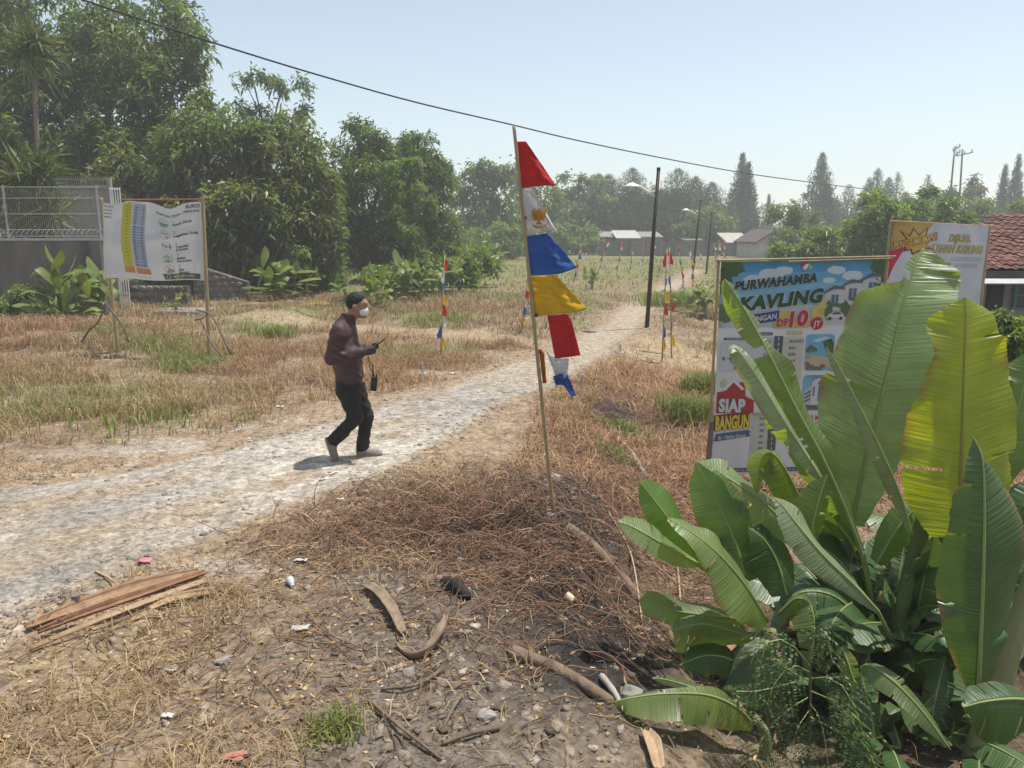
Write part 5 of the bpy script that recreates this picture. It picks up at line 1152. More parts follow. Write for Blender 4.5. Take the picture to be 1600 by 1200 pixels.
# ------------------------------------------------------------------ printed banners
def pmat(col, trans=0.10, rough=0.5):
    nm = 'print %.3f %.3f %.3f' % tuple(col)
    return mat(nm, col, rough, 0.05, 5, trans=trans, spec=0.3)
class Banner:
    """a sheet given by four world corners and a surface relief; flat print is cut to the sheet and laid on it in layers"""
    def __init__(s, name, tl, tr, bl, br, loc, label, cat, relief, sagtop=None, sagbot=None, base=(0.62, 0.62, 0.62), trans=.22):
        s.c = [Vector(p) for p in (tl, tr, bl, br)]; s.relief = relief; s.st = sagtop or (lambda u: 0); s.sb = sagbot or (lambda u: 0)
        s.w = (s.c[1] - s.c[0]).length; s.h = (s.c[0] - s.c[2]).length
        s.n = (s.c[1] - s.c[0]).cross(s.c[2] - s.c[0]).normalized()
        if s.n.y > 0: s.n = -s.n
        s.root = empty(name, loc); tag(s.root, label, cat)
        N, M = 56, 48; V = []; 
        for j in range(M + 1):
            for i in range(N + 1): V.append(s.p(i / N, j / M, 0))
        ids = np.arange((N + 1) * (M + 1)).reshape(M + 1, N + 1)
        Q = np.stack([ids[:-1, :-1], ids[1:, :-1], ids[1:, 1:], ids[:-1, 1:]], -1).reshape(-1, 4)
        s.sheet = np_mesh('sheet', np.array([list(v) for v in V]), Q, mat(name + ' vinyl', base, .45, .05, 4, trans=trans), s.root, smooth=True)
        s.k = 0
    def p(s, u, v, off):
        a = s.c[0].lerp(s.c[1], u); b = s.c[2].lerp(s.c[3], u)
        vv = s.st(u) + v * (1 - s.st(u) - s.sb(u))
        return a.lerp(b, vv) + s.n * (s.relief(u, v) + off)
    def lay(s, bm, name, col, layer, parent=None, step=0.035):
        """cut the flat drawing along a grid so that it follows the sheet, then lay it on"""
        for ax, n_ in ((0, 1 / step), (1, 1 / step)):
            xs = [v.co[ax] for v in bm.verts]
            if not xs: return
            lo, hi = min(xs), max(xs); k = math.ceil(lo / step) * step
            while k < hi:
                no = (1, 0, 0) if ax == 0 else (0, 1, 0); co = (k, 0, 0) if ax == 0 else (0, k, 0)
                bmesh.ops.bisect_plane(bm, geom=list(bm.verts) + list(bm.edges) + list(bm.faces), plane_co=co, plane_no=no)
                k += step
        bmesh.ops.triangulate(bm, faces=[f for f in bm.faces if len(f.verts) > 4])
        for v in bm.verts: v.co = s.p(v.co.x, v.co.y, 0.0016 * layer)
        me = bpy.data.meshes.new(name); bm.to_mesh(me); bm.free(); me.materials.append(pmat(col))
        me.shade_smooth()
        return link(name, me, parent or s.root)
    def poly(s, pts, col, layer, name='printed_shape', parent=None):
        """pts: (u, v) with v downwards, both 0..1"""
        bm = bmesh.new(); vs = [bm.verts.new((a, b, 0)) for a, b in pts]; bm.faces.new(vs)
        return s.lay(bm, name, col, layer, parent)
    def many(s, polys, col, layer, name='printed_pattern'):
        bm = bmesh.new()
        for pts in polys: bm.faces.new([bm.verts.new((a, b, 0)) for a, b in pts])
        o = s.lay(bm, name, col, layer); o['kind'] = 'stuff'; return o
    def rect(s, u0, v0, u1, v1, col, layer, name='printed_panel', r=0.0):
        if not r: return s.poly([(u0, v0), (u1, v0), (u1, v1), (u0, v1)], col, layer, name)
        ra = r * s.h / s.w; pts = []
        for cx, cy, a0 in ((u1 - r, v0 + ra * s.w / s.h * 1, -90), (u1 - r, v1 - ra, 0), (u0 + r, v1 - ra, 90), (u0 + r, v0 + ra, 180)):
            cy = v0 + r * s.w / s.h if a0 in (-90, 180) else v1 - r * s.w / s.h
            for q in range(5):
                t = R(a0 + q * 22.5); pts.append((cx + r * math.cos(t), cy + r * s.w / s.h * math.sin(t)))
        return s.poly(pts, col, layer, name)
    def disc(s, u, v, r, col, layer, name='printed_disc', n=20, r2=None):
        k = s.w / s.h
        if r2 is None: return s.poly([(u + r * math.cos(2 * math.pi * i / n), v + r * k * math.sin(2 * math.pi * i / n)) for i in range(n)], col, layer, name)
        bm = bmesh.new(); A = []
        for i in range(n):
            t = 2 * math.pi * i / n; A.append([bm.verts.new((u + q * math.cos(t), v + q * k * math.sin(t), 0)) for q in (r, r2)])
        for i in range(n): bm.faces.new((A[i][0], A[(i + 1) % n][0], A[(i + 1) % n][1], A[i][1]))
        return s.lay(bm, name, col, layer)
    def text(s, txt, u, v, hgt, col, layer, wid=None, bold=0.0, shear=0.0, rise=0.0, name='lettering', outline=None, oc=(.8, .8, .8), center=False):
        """hgt: capital height as a share of the sheet's height; wid: total width as a share of its width"""
        def mk(off):
            cu = bpy.data.curves.new('t', 'FONT'); cu.body = txt; cu.size = 1.0; cu.offset = off; cu.shear = shear; cu.resolution_u = 3; cu.space_character = 1.0 + 1.6 * max(0, bold - .02)
            ob = bpy.data.objects.new('t', cu); COL.objects.link(ob); dg = bpy.context.evaluated_depsgraph_get()
            me = bpy.data.meshes.new_from_object(ob.evaluated_get(dg)); bpy.data.objects.remove(ob); return me
        ref = mk(bold); xs = [q.co.x for q in ref.vertices]; ys = [q.co.y for q in ref.vertices]; x0, x1, y0 = min(xs), max(xs), 0.0
        cap = max(ys); sy = hgt / cap; sx = (wid / (x1 - x0)) if wid else sy * s.h / s.w
        for off, c_, ly in ([(bold + outline, oc, layer)] if outline else []) + [(bold, col, layer + (1 if outline else 0))]:
            me = mk(off); bm = bmesh.new(); bm.from_mesh(me); bpy.data.meshes.remove(me)
            for q in bm.verts:
                fx = (q.co.x - x0) * sx; ux = u + fx - ((x1 - x0) * sx / 2 if center else 0)
                q.co = (ux, v - q.co.y * sy - rise * fx, 0)
            o = s.lay(bm, name, c_, ly); o['kind'] = 'stuff'
        bpy.data.meshes.remove(ref)
BAMB = mat('bamboo', (0.42, 0.31, 0.17), 0.55, 0.2, 12, bump=.3, bscale=25, stretch=(1, 1, .2), col2=(0.30, 0.22, 0.12))
STICK = mat('grey wood stick', (0.17, 0.13, 0.10), 0.85, 0.25, 14, bump=.4, bscale=30, stretch=(1, 1, .2))
def bamboo(parent, a, b, r, name='pole', nodes_=7, matl=None):
    a = Vector(a); b = Vector(b); m = MB(); P = []; Rr = []
    for i in range(nodes_):
        t0 = i / nodes_; t1 = (i + 1) / nodes_
        for t, k in ((t0, 1.12), (t0 + .012, 1.0), (t1 - .012, .97)): P.append(a.lerp(b, t)); Rr.append(r * k * (1 - .2 * t))
    P.append(b); Rr.append(r * .8); m.tube(P, Rr, 8); return m.build(name, matl or BAMB, parent, smooth=True)
# ---- the big plot banner
Yb = 8.2; TL = at(1127, 409, Yb); TR = at(1384, 405, Yb + .12)
BL = Vector((TL.x + .005, Yb, at(1118, 742, Yb).z)); BR = Vector((TR.x - .01, Yb + .12, BL.z - .01))
rel = lambda u, v: .012 * math.sin(2.4 * u + 3 * v) * math.sin(math.pi * u) + .006 * math.sin(9 * u - 4 * v) * v + .004 * math.sin(21 * (u - v))
foot = Vector(((TL.x + TR.x) / 2, Yb, hz((TL.x + TR.x) / 2, Yb)))
B = Banner('plot_banner', TL, TR, BL, BR, foot, 'big colourful printed plot banner reading PURWAHAMBA KAVLING behind the banana leaves', 'banner', rel, base=(0.58, 0.585, 0.60))
W1 = (.70, .71, .72)
# sky of the picture in bands, clouds, trees
for i, (v0, v1, c) in enumerate([(0, .05, (.09, .30, .50)), (.05, .10, (.14, .37, .56)), (.10, .15, (.22, .45, .61)), (.15, .20, (.33, .53, .65)), (.20, .26, (.48, .60, .66))]): B.rect(0, v0, 1, v1, c, 1, 'printed_sky')
rb = random.Random(4)
for cx, cy, rr in ((.70, .045, .05), (.80, .07, .06), (.66, .09, .035), (.30, .06, .07), (.38, .045, .05), (.20, .085, .06)):
    B.poly([(cx + rr * (1 + .25 * rb.random()) * math.cos(t), cy + rr * .32 * (1 + .4 * rb.random()) * math.sin(t)) for t in np.linspace(0, 6.0, 16)], (.56, .64, .68), 2, 'printed_cloud')
def blob(cx, cy, rx, ry, n=26, j=.35): return [(min(max(cx + rx * (1 - j * rb.random()) * math.cos(t), .001), .999), max(cy + ry * (1 - j * rb.random()) * math.sin(t), .001)) for t in np.linspace(0, 6.28 * (1 - 1 / n), n)]
for cx, cy, rx, ry in ((.05, .03, .10, .05), (.02, .08, .06, .08), (.97, .03, .07, .05), (.98, .10, .04, .06)): B.poly(blob(cx, cy, rx, ry), (.07, .13, .06), 3, 'printed_tree')
B.poly([(0, .26), (.45, .20), (1, .20), (1, .285), (.55, .30), (0, .30)], (.50, .52, .52), 2, 'printed_street')
for k, (x0, x1, yt, yb_) in enumerate(((.64, .76, .125, .235), (.74, .87, .098, .235), (.86, .998, .072, .235))):        # three white houses
    w_ = x1 - x0
    B.poly([(x0, yt + .02), (x1, yt), (x1, yb_), (x0, yb_)], (.55, .54, .51), 3, 'printed_house')
    B.poly([(x0 - .015, yt + .022), (x0 + w_ * .45, yt - .012), (x1 + .0, yt - .004), (x1, yt + .008), (x0 + w_ * .45, yt + .004), (x0 - .015, yt + .032)], (.14, .13, .13), 4, 'printed_roof')
    B.rect(x0 + w_ * .35, yt + .03, x0 + w_ * .72, yt + .075, (.10, .17, .24), 4, 'printed_window')
    B.rect(x0 + w_ * .52, yt + .03, x0 + w_ * .55, yt + .075, (.5, .5, .48), 5, 'printed_window_bar')
    B.poly([(x0 - .02, yt + .088), (x1, yt + .078), (x1, yt + .092), (x0 - .02, yt + .102)], (.62, .61, .58), 4, 'printed_balcony')
    B.rect(x0 + .01, yt + .105, x1 - .005, yb_, (.20, .165, .13), 4, 'printed_porch')
    B.rect(x0 + w_ * .48, yt + .10, x0 + w_ * .54, yb_, (.56, .55, .52), 5, 'printed_column')
    B.poly(blob(x0 + .03, yb_ - .01, .035, .05), (.09, .15, .07), 6, 'printed_tree'); B.poly(blob(x0 + w_ * .7, yt + .078, .05, .012), (.10, .17, .08), 6, 'printed_tree')
B.poly([(.655, .262), (.67, .244), (.70, .232), (.745, .232), (.765, .246), (.775, .262)], (.58, .58, .57), 7, 'printed_car')
B.poly([(.69, .244), (.705, .235), (.74, .235), (.755, .245)], (.08, .10, .12), 8, 'printed_car_window')
for x in (.68, .75): B.disc(x, .263, .010, (.05, .05, .05), 8, 'printed_wheel')
for cx in (.03, .04): B.poly(blob(cx, .235, .05, .05), (.12, .19, .08), 3, 'printed_tree')
B.poly([(.60, .20), (.64, .165), (.635, .205), (.665, .20), (.63, .235), (.65, .262), (.60, .25), (.57, .275), (.56, .22)], (.62, .52, .12), 7, 'printed_splash')
GRN = (.025, .085, .035)
B.poly([(.475, .012), (.515, .004), (.51, .034), (.495, .044)], (.50, .03, .05), 5, 'printed_logo'); B.poly([(.49, .030), (.505, .018), (.53, .012), (.52, .034), (.50, .044)], (.68, .70, .70), 6, 'printed_logo'); B.poly([(.525, .036), (.535, .016), (.55, .028), (.545, .040)], (.42, .50, .15), 6, 'printed_logo')
B.text('PURWAHAMBA', .085, .131, .042, (.035, .060, .045), 8, .50, .060, .12, .075, outline=.022, oc=W1)
B.text('KAVLING', .115, .222, .062, GRN, 10, .515, .065, .15, .075, outline=.022, oc=W1)
B.poly([(.165, .245), (.365, .222), (.365, .268), (.165, .291)], (.045, .075, .23), 5, 'printed_ribbon'); B.text('DENGAN', .178, .276, .024, W1, 8, .17, .02, 0, .10)
B.poly([(.365, .23), (.45, .222), (.45, .28), (.365, .285)], (.62, .46, .10), 5, 'printed_ribbon')
B.rect(.33, .272, .56, .304, (.60, .42, .10), 6, 'printed_ribbon', .014)
B.text('DP', .352, .295, .033, (.48, .03, .045), 9, .075, .05, 0, .06, outline=.03, oc=W1); B.text('10', .425, .297, .070, (.50, .03, .045), 9, .12, .05, .1, .06, outline=.03, oc=W1)
B.disc(.602, .285, .038, (.48, .03, .05), 7, 'printed_badge'); B.text('JT', .602, .297, .024, W1, 9, .045, .02, .1, center=True)
# lower half: compass box, plan columns, pictures
B.rect(.035, .345, .245, .345 + .012, (.13, .14, .13), 4, 'printed_tab', .008); B.text('JALAN RAYA', .055, .354, .007, W1, 6, .10)
B.rect(.018, .365, .30, .50, (.50, .51, .52), 2, 'printed_box', .012); B.rect(.022, .368, .296, .497, (.585, .59, .60), 3, 'printed_box', .012)
B.text('U', .115, .395, .018, (.28, .06, .10), 5, .02, .01, center=True); B.text('B', .043, .450, .017, (.08, .08, .08), 5, .017, .01, center=True); B.text('T', .19, .450, .017, (.08, .08, .08), 5, .017, .01, center=True); B.text('S', .115, .492, .017, (.08, .08, .08), 5, .017, .01, center=True)
B.disc(.115, .442, .034, (.12, .12, .12), 5, 'printed_compass', 24, .029); B.rect(.113, .400, .117, .480, (.1, .1, .1), 5, 'printed_compass'); B.rect(.062, .4405, .168, .4435, (.1, .1, .1), 6, 'printed_compass')
B.rect(.24, .322, .335, .337, (.10, .14, .11), 4, 'printed_tab', .01); B.text('BLOK A', .256, .334, .009, W1, 6, .065)
B.rect(.42, .318, .52, .336, (.60, .46, .24), 4, 'printed_tab', .01); B.text('BLOK B', .437, .332, .010, W1, 6, .066)
CRM = (.55, .54, .46); B.rect(.40, .345, .53, .60, CRM, 2, 'printed_plots'); B.rect(.26, .345, .345, .60, CRM, 2, 'printed_plots')
B.rect(.345, .34, .40, .605, (.12, .12, .13), 3, 'printed_road')
B.many([[(.370, y), (.375, y), (.375, y + .014), (.370, y + .014)] for y in np.arange(.345, .60, .026)], W1, 5, 'printed_dashes')
for i, tx in enumerate(('B22', 'B21', 'B20', 'B19', 'B18', 'B17', 'B16', 'B15')): B.text(tx, .44, .371 + i * .0305, .0125, (.06, .06, .06), 5, .042, .006)
B.text('B23', .488, .371, .0125, (.06, .06, .06), 5, .042, .006)
for i, tx in enumerate(('A21', 'A20', 'A19', 'A18', 'A17', 'A16', 'A15', 'A14')): B.text(tx, .283, .371 + i * .0305, .0125, (.06, .06, .06), 5, .04, .006)
def pic(u0, v0, u1, v1, sky_c, name): return B.rect(u0, v0, u1, v1, sky_c, 3, name, .022)
pic(.545, .335, .725, .505, (.17, .42, .60), 'printed_picture')                                         # beach
B.poly([(.546, .405), (.575, .38), (.62, .402), (.62, .42), (.546, .42)], (.10, .17, .10), 4, 'printed_hill'); B.rect(.546, .415, .724, .455, (.16, .46, .50), 4, 'printed_sea'); B.poly([(.56, .43), (.724, .445), (.724, .49), (.546, .48), (.546, .45)], (.52, .43, .30), 5, 'printed_beach')
for cx, cy in ((.56, .47), (.585, .485), (.61, .492), (.64, .495), (.57, .49), (.66, .485)): B.poly(blob(cx, cy, .022, .012, 10), (.22, .15, .09), 6, 'printed_rock')
B.poly([(.65, .37), (.70, .355), (.722, .38), (.722, .425), (.68, .42)], (.08, .15, .07), 5, 'printed_tree'); B.poly([(.58, .365), (.66, .345), (.70, .352), (.62, .372)], (.55, .63, .68), 4, 'printed_cloud')
pic(.545, .525, .725, .695, (.20, .43, .60), 'printed_picture')                                        # hospital
B.poly([(.555, .60), (.605, .572), (.605, .665), (.555, .665)], (.52, .53, .55), 4, 'printed_building'); B.poly([(.672, .572), (.72, .60), (.72, .665), (.672, .665)], (.48, .50, .53), 4, 'printed_building'); B.poly([(.603, .556), (.640, .538), (.674, .556), (.674, .668), (.603, .668)], (.62, .63, .65), 5, 'printed_building')
B.many([[(x, y), (x + .038, y - .016), (x + .038, y - .006), (x, y + .008)] for x in (.560,) for y in (.612, .630, .648)] + [[(.678, y - .014), (.716, y + .002), (.716, y + .010), (.678, y - .004)] for y in (.612, .630, .648)], (.12, .17, .24), 6, 'printed_windows')
B.rect(.612, .58, .622, .625, (.12, .18, .27), 6, 'printed_window'); B.rect(.645, .578, .662, .65, (.12, .20, .31), 6, 'printed_window')
B.rect(.648, .552, .656, .576, (.5, .05, .06), 7, 'printed_cross'); B.rect(.642, .560, .662, .568, (.5, .05, .06), 8, 'printed_cross'); B.rect(.547, .668, .723, .690, (.13, .14, .13), 5, 'printed_lawn')
B.text('DEKAT', .76, .405, .030, (.06, .06, .07), 4, .14, .012);
B.text('10 MENIT', .60, .742, .026, (.42, .03, .05), 4, .15, .012); B.rect(.60, .751, .74, .757, (.25, .25, .26), 4, 'printed_line')
# ready-to-build mark
B.poly([(.012, .635), (.012, .60), (.05, .595), (.11, .545), (.15, .575), (.15, .55), (.185, .56), (.19, .62), (.245, .64), (.245, .70), (.012, .70)], (.42, .045, .045), 4, 'printed_house_mark')
B.poly([(.045, .585), (.11, .535), (.18, .585), (.165, .592), (.11, .553), (.06, .594)], W1, 6, 'printed_roof_line'); B.many([[(.025, .55), (.035, .548), (.042, .575), (.036, .577)], [(.042, .535), (.05, .535), (.052, .572), (.046, .573)], [(.060, .538), (.067, .541), (.060, .572), (.056, .571)]], (.60, .46, .12), 6, 'printed_rays')
B.text('SIAP', .025, .690, .062, (.64, .66, .68), 8, .165, .055, 0, -.02, outline=.03, oc=(.20, .03, .03)); B.poly([(.0, .71), (.225, .692), (.225, .765), (.0, .785)], (.26, .045, .035), 7, 'printed_plate'); B.text('BANGUN', .008, .779, .066, (.70, .60, .08), 10, .212, .045, 0, .045, outline=.03, oc=(.12, .05, .03))
B.poly([(.015, .800), (.215, .782), (.235, .79), (.225, .80), (.24, .812), (.215, .816), (.015, .835), (-.0, .83), (.012, .818)], (.10, .13, .25), 5, 'printed_ribbon'); B.text('By : Padma Group', .03, .826, .017, W1, 8, .175, .008, .2, .06)
B.rect(.235, .70, .345, .93, (.52, .54, .47), 2, 'printed_plots'); B.rect(.345, .70, .40, .955, (.12, .12, .13), 3, 'printed_road'); B.many([[(.370, y), (.375, y), (.375, y + .012), (.370, y + .012)] for y in np.arange(.70, .94, .024)], W1, 5, 'printed_dashes')
for i, tx in enumerate(('A10', 'A9', 'A8', 'A7', 'A6', 'A5', 'A4')): B.text(tx, .285 + .005 * (i > 0), .735 + i * .0285, .0125, (.06, .06, .06), 5, .036 if i == 0 else .027, .006)
B.text('A2', .25, .955, .013, (.06, .06, .06), 5, .03, .006); B.text('(', .18, .93, .014, (.45, .46, .47), 4, .006)
B.rect(.05, .968, .60, .988, (.13, .13, .14), 3, 'printed_road'); B.many([[(x, .977), (x + .016, .977), (x + .016, .980), (x, .980)] for x in np.arange(.07, .59, .03)], W1, 5, 'printed_dashes')
B.rect(.78, .34, .995, .96, (.56, .57, .58), 2, 'printed_panel', .02)
bamboo(B.root, Vector((TL.x - .025, Yb + .03, hz(TL.x, Yb) - .2)), Vector((TL.x - .02, Yb + .03, TL.z + .03)), .018, 'post')
bamboo(B.root, Vector((TR.x + .02, Yb + .15, hz(TR.x, Yb) - .2)), Vector((TR.x + .03, Yb + .15, TR.z + .03)), .022, 'post')
bamboo(B.root, TL + Vector((-.05, .0, .012)), TR + Vector((.10, -.0, .03)), .012, 'top_bar', 5); bamboo(B.root, TL.lerp(TR, .4) + Vector((0, -.012, -.008)), TR + Vector((.06, -.012, .01)), .008, 'top_bar', 4)
st = MB(); a_ = at(1113, 660, 8.15); st.tube([Vector((a_.x - .03, 8.15, hz(a_.x, 8.15) - .1)), Vector((a_.x + .0, 8.18, a_.z))], [.03, .028], 7); st.build('stake', STICK, B.root, smooth=True)

# ---- the announcement banner behind
Y2 = 9.4; TL = at(1396, 346, Y2); TR = at(1546, 353, Y2 + .5); BL = Vector((TL.x - .03, Y2, 0.15)); BR = Vector((TR.x - .03, Y2 + .5, 0.12))
rel = lambda u, v: .030 * math.sin(3.0 * u + 2.2 * v) * math.sin(math.pi * min(u * 1.1, 1)) + .014 * math.sin(12 * u - 9 * v) * max(0, 1 - 3 * v) + .006 * math.sin(26 * u + 13 * v)
B2 = Banner('announcement_banner', TL, TR, BL, BR, Vector(((TL.x + TR.x) / 2, Y2 + .25, hz((TL.x + TR.x) / 2, Y2))), 'pale creased banner reading PENGUMUMAN and DIJUAL TANAH KAVLING before the red roof', 'banner', rel, base=(0.54, 0.56, 0.60), trans=.35)
B = B2
B.poly([(0, 0), (.40, 0), (.33, .05), (.30, .10), (.16, .13), (.0, .19)], (.50, .36, .12), 1, 'printed_corner')
B.poly([(0, .15), (.14, .125), (.10, .17), (.045, .23), (.0, .30)], (.52, .035, .08), 2, 'printed_ribbon')
B.poly([(.05, .04), (.16, .065), (.19, .025), (.24, .06), (.34, .02), (.33, .07), (.42, .08), (.34, .105), (.42, .135), (.33, .130), (.36, .155), (.27, .145), (.20, .165), (.18, .140), (.12, .150), (.14, .115), (.06, .10), (.14, .085)], (.24, .05, .03), 3, 'printed_burst')
B.poly([(.09, .05), (.165, .074), (.195, .036), (.24, .067), (.32, .032), (.315, .075), (.39, .084), (.325, .104), (.385, .127), (.32, .122), (.335, .145), (.265, .136), (.205, .154), (.188, .132), (.14, .138), (.155, .110), (.09, .098), (.155, .086)], (.60, .42, .08), 4, 'printed_burst')
B.text('PENGUMUMAN!!', .02, .140, .036, (.62, .50, .12), 7, .42, .02, 0, .14, outline=.05, oc=(.34, .03, .05))
B.text('DIJUAL', .565, .088, .036, (.50, .40, .09), 4, .24, .035, .15, outline=.03, oc=(.24, .20, .10)); B.text('TANAH KAVLING', .40, .146, .040, (.50, .40, .09), 4, .56, .035, .25, 0, outline=.03, oc=(.24, .20, .10))
B.text('LOKASI STRATEGIS', .62, .188, .020, (.60, .62, .66), 4, .33, .004, .2, outline=.02, oc=(.34, .35, .38)); B.text('SIAP BANGUN', .66, .222, .020, (.60, .62, .66), 4, .26, .004, .2, outline=.02, oc=(.34, .35, .38))
B.rect(.55, .20, .62, .228, (.26, .30, .50), 3, 'printed_block'); B.rect(.55, .236, .60, .268, (.36, .38, .54), 3, 'printed_block'); B.rect(.50, .21, .545, .24, (.42, .48, .20), 3, 'printed_block')
bamboo(B.root, Vector((TL.x - .06, Y2 + .02, hz(TL.x, Y2) - .2)), Vector((TL.x - .015, Y2 + .03, TL.z + .02)), .02, 'post'); bamboo(B.root, Vector((TR.x + .0, Y2 + .53, hz(TR.x, Y2) - .2)), Vector((TR.x + .02, Y2 + .53, TR.z + .02)), .024, 'post'); bamboo(B.root, TL + Vector((0, .025, .005)), TR + Vector((0, .025, .0)), .010, 'top_bar', 5)

# ---- the white list banner on the left
Y3 = 14.3; TL = at(161, 314, Y3); TR = at(315, 314, Y3); BL = at(164, 436, Y3); BR = at(320, 441, Y3)
bump_ = lambda u, c, w_: math.exp(-((u - c) / w_) ** 2)
rel = lambda u, v: .035 * math.sin(2.2 * u + 1.5 * v) + (.03 * bump_(u, .27, .07) - .03 * bump_(u, .38, .05) + .035 * bump_(u, .48, .05) - .02 * bump_(u, .62, .1)) * max(0, 1 - 2.2 * v) + .008 * math.sin(14 * v + 5 * u)
sagt = lambda u: .025 * bump_(u, .12, .12) + .085 * bump_(u, .68, .13) + .01 - .015 * bump_(u, .28, .06)
sagb = lambda u: .012 * math.sin(9 * u) + .012
B = Banner('list_banner', TL, TR, BL, BR, Vector(((TL.x + TR.x) / 2, Y3, hz((TL.x + TR.x) / 2, Y3))), 'sagging white banner with yellow and blue columns and five listed points, on bamboo posts', 'banner', rel, sagt, sagb, (.60, .605, .61), trans=.30)
cv = lambda x: (lambda v: x - .045 * math.sin(math.pi * min(1, v)) + .02 * v)
def column(x0, x1, v0, v1, col, layer, name):
    f0, f1 = cv(x0), cv(x1); vs = np.linspace(v0, v1, 9); return B.poly([(f0(v), v) for v in vs] + [(f1(v), v) for v in vs[::-1]], col, layer, name)
column(.215, .315, .015, .84, (.52, .48, .05), 1, 'printed_column'); column(.325, .455, .03, .30, (.36, .40, .50), 1, 'printed_column'); column(.325, .455, .315, .84, (.30, .34, .46), 1, 'printed_column')
column(.215, .315, .84, .92, (.60, .24, .08), 2, 'printed_foot'); column(.33, .47, .85, .925, (.60, .24, .08), 2, 'printed_foot')
B.many([[(cv(.325)(y), y), (cv(.455)(y), y), (cv(.455)(y), y + .006), (cv(.325)(y), y + .006)] for y in (.13, .17, .21, .305, .37, .405, .44, .475, .56, .595, .63, .665, .75, .785)], (.52, .53, .56), 3, 'printed_rows')
B.many([[(cv(.345)(y), y), (cv(.365)(y), y), (cv(.365)(y), y + .012), (cv(.345)(y), y + .012)] for y in np.arange(.07, .82, .035)] + [[(cv(.415)(y), y), (cv(.435)(y), y), (cv(.435)(y), y + .012), (cv(.415)(y), y + .012)] for y in np.arange(.07, .82, .035)], (.12, .14, .20), 4, 'printed_numbers')
B.many([[(cv(.262)(y), y), (cv(.280)(y), y), (cv(.280)(y), y + .012), (cv(.262)(y), y + .012)] for y in np.arange(.05, .82, .046)], (.24, .22, .04), 3, 'printed_numbers')
B.many([[(.01, y), (.01 + w_, y), (.01 + w_, y + .014), (.01, y + .014)] for y, w_ in ((.035, .10), (.085, .09), (.13, .08), (.175, .075))], (.25, .25, .26), 2, 'printed_lines')
DK = (.09, .10, .10)
B.text('RUKO', .84, .070, .045, (.05, .05, .05), 3, .145, .03, .1, 0); B.text('PANTURA TEGAL - PEMALANG', .54, .125, .032, (.13, .14, .13), 3, .44, .035)
GN = (.16, .32, .12)
for i, (a, b_, c) in enumerate((('1.', 'Tanah Darat', ''), ('2.', 'Legalitas SHM', ''), ('3.', 'Transaksi', 'di Notaris'), ('4.', 'Bebas', 'Perumahan'), ('5.', 'Siap', 'Bangun'))):
    y = .175 + i * .155; x = .61 + .012 * i
    B.disc(x, y + .045, .050, (.34, .37, .35), 2, 'printed_ring', 22, .045)
    B.text(a, x + .09, y + .02, .030, DK, 3, .022, .01); B.text(b_, x + .09, y + .075, .034, DK, 3, {0: .20, 1: .24, 2: .13, 3: .085, 4: .05}[i], .04)
    if c: B.text(c, x + .09, y + .115, .032, DK, 3, {2: .125, 3: .15, 4: .10}[i], .04)
B.poly([(.572, .225), (.585, .215), (.61, .225), (.652, .215), (.648, .25), (.61, .268), (.575, .25)], GN, 3, 'printed_icon'); B.rect(.605, .185, .612, .22, GN, 4, 'printed_icon')
B.rect(.592, .35, .655, .36, DK, 3, 'printed_icon'); B.poly([(.63, .39), (.645, .385), (.655, .40), (.64, .41)], DK, 3, 'printed_icon')
B.poly([(.600, .515), (.62, .50), (.648, .515), (.645, .545), (.62, .55)], (.55, .32, .14), 3, 'printed_icon'); B.poly([(.66, .50), (.672, .50), (.675, .55), (.66, .555)], DK, 3, 'printed_icon'); B.rect(.59, .50, .60, .525, DK, 3, 'printed_icon')
B.poly([(.605, .685), (.64, .645), (.68, .685), (.672, .69), (.64, .658), (.613, .69)], DK, 3, 'printed_icon'); B.rect(.628, .69, .66, .72, (.40, .36, .14), 3, 'printed_icon'); B.rect(.605, .725, .69, .74, GN, 4, 'printed_icon')
B.poly([(.63, .87), (.65, .83), (.68, .835), (.70, .86), (.715, .885), (.64, .89)], (.50, .30, .20), 3, 'printed_icon'); B.poly([(.63, .80), (.655, .81), (.665, .83), (.635, .82)], (.60, .40, .14), 4, 'printed_icon')
B.poly([(.585, .905), (.955, .915), (.955, .985), (.61, .985)], (.085, .105, .055), 3, 'printed_strip'); B.disc(.645, .946, .024, W1, 4, 'printed_phone_icon', 18, .019); B.text('0838-4417-4751', .69, .962, .030, W1, 5, .21, .012); B.rect(.71, .924, .79, .930, (.55, .50, .08), 5, 'printed_line'); B.rect(.71, .972, .79, .978, (.55, .50, .08), 5, 'printed_line')
B.rect(.31, .958, .48, .966, (.5, .42, .36), 3, 'printed_line')
g0 = G(162, 556); g1 = G(327, 562)
bamboo(B.root, Vector((TL.x + .0, Y3 + .03, hz(TL.x, Y3) - .2)), at(158, 309, Y3 + .03), .034, 'post'); bamboo(B.root, Vector((at(326, 550, Y3 + .03).x, Y3 + .03, hz(BR.x, Y3) - .2)), at(317, 308, Y3 + .03), .036, 'post')
bamboo(B.root, TL + Vector((.3, .04, .02)), TR + Vector((.02, .04, .03)), .016, 'top_bar', 5, mat('reddish bamboo', (.30, .15, .08), .6, .2, 12))
def crooked(parent, pts, r, name='prop_stick'):
    m = MB(); C = crom(pts, 9); r *= .68; m.tube([tuple(c) for c in C], [r * (1 - .45 * i / 8) for i in range(9)], 6); return m.build(name, STICK, parent, smooth=True)
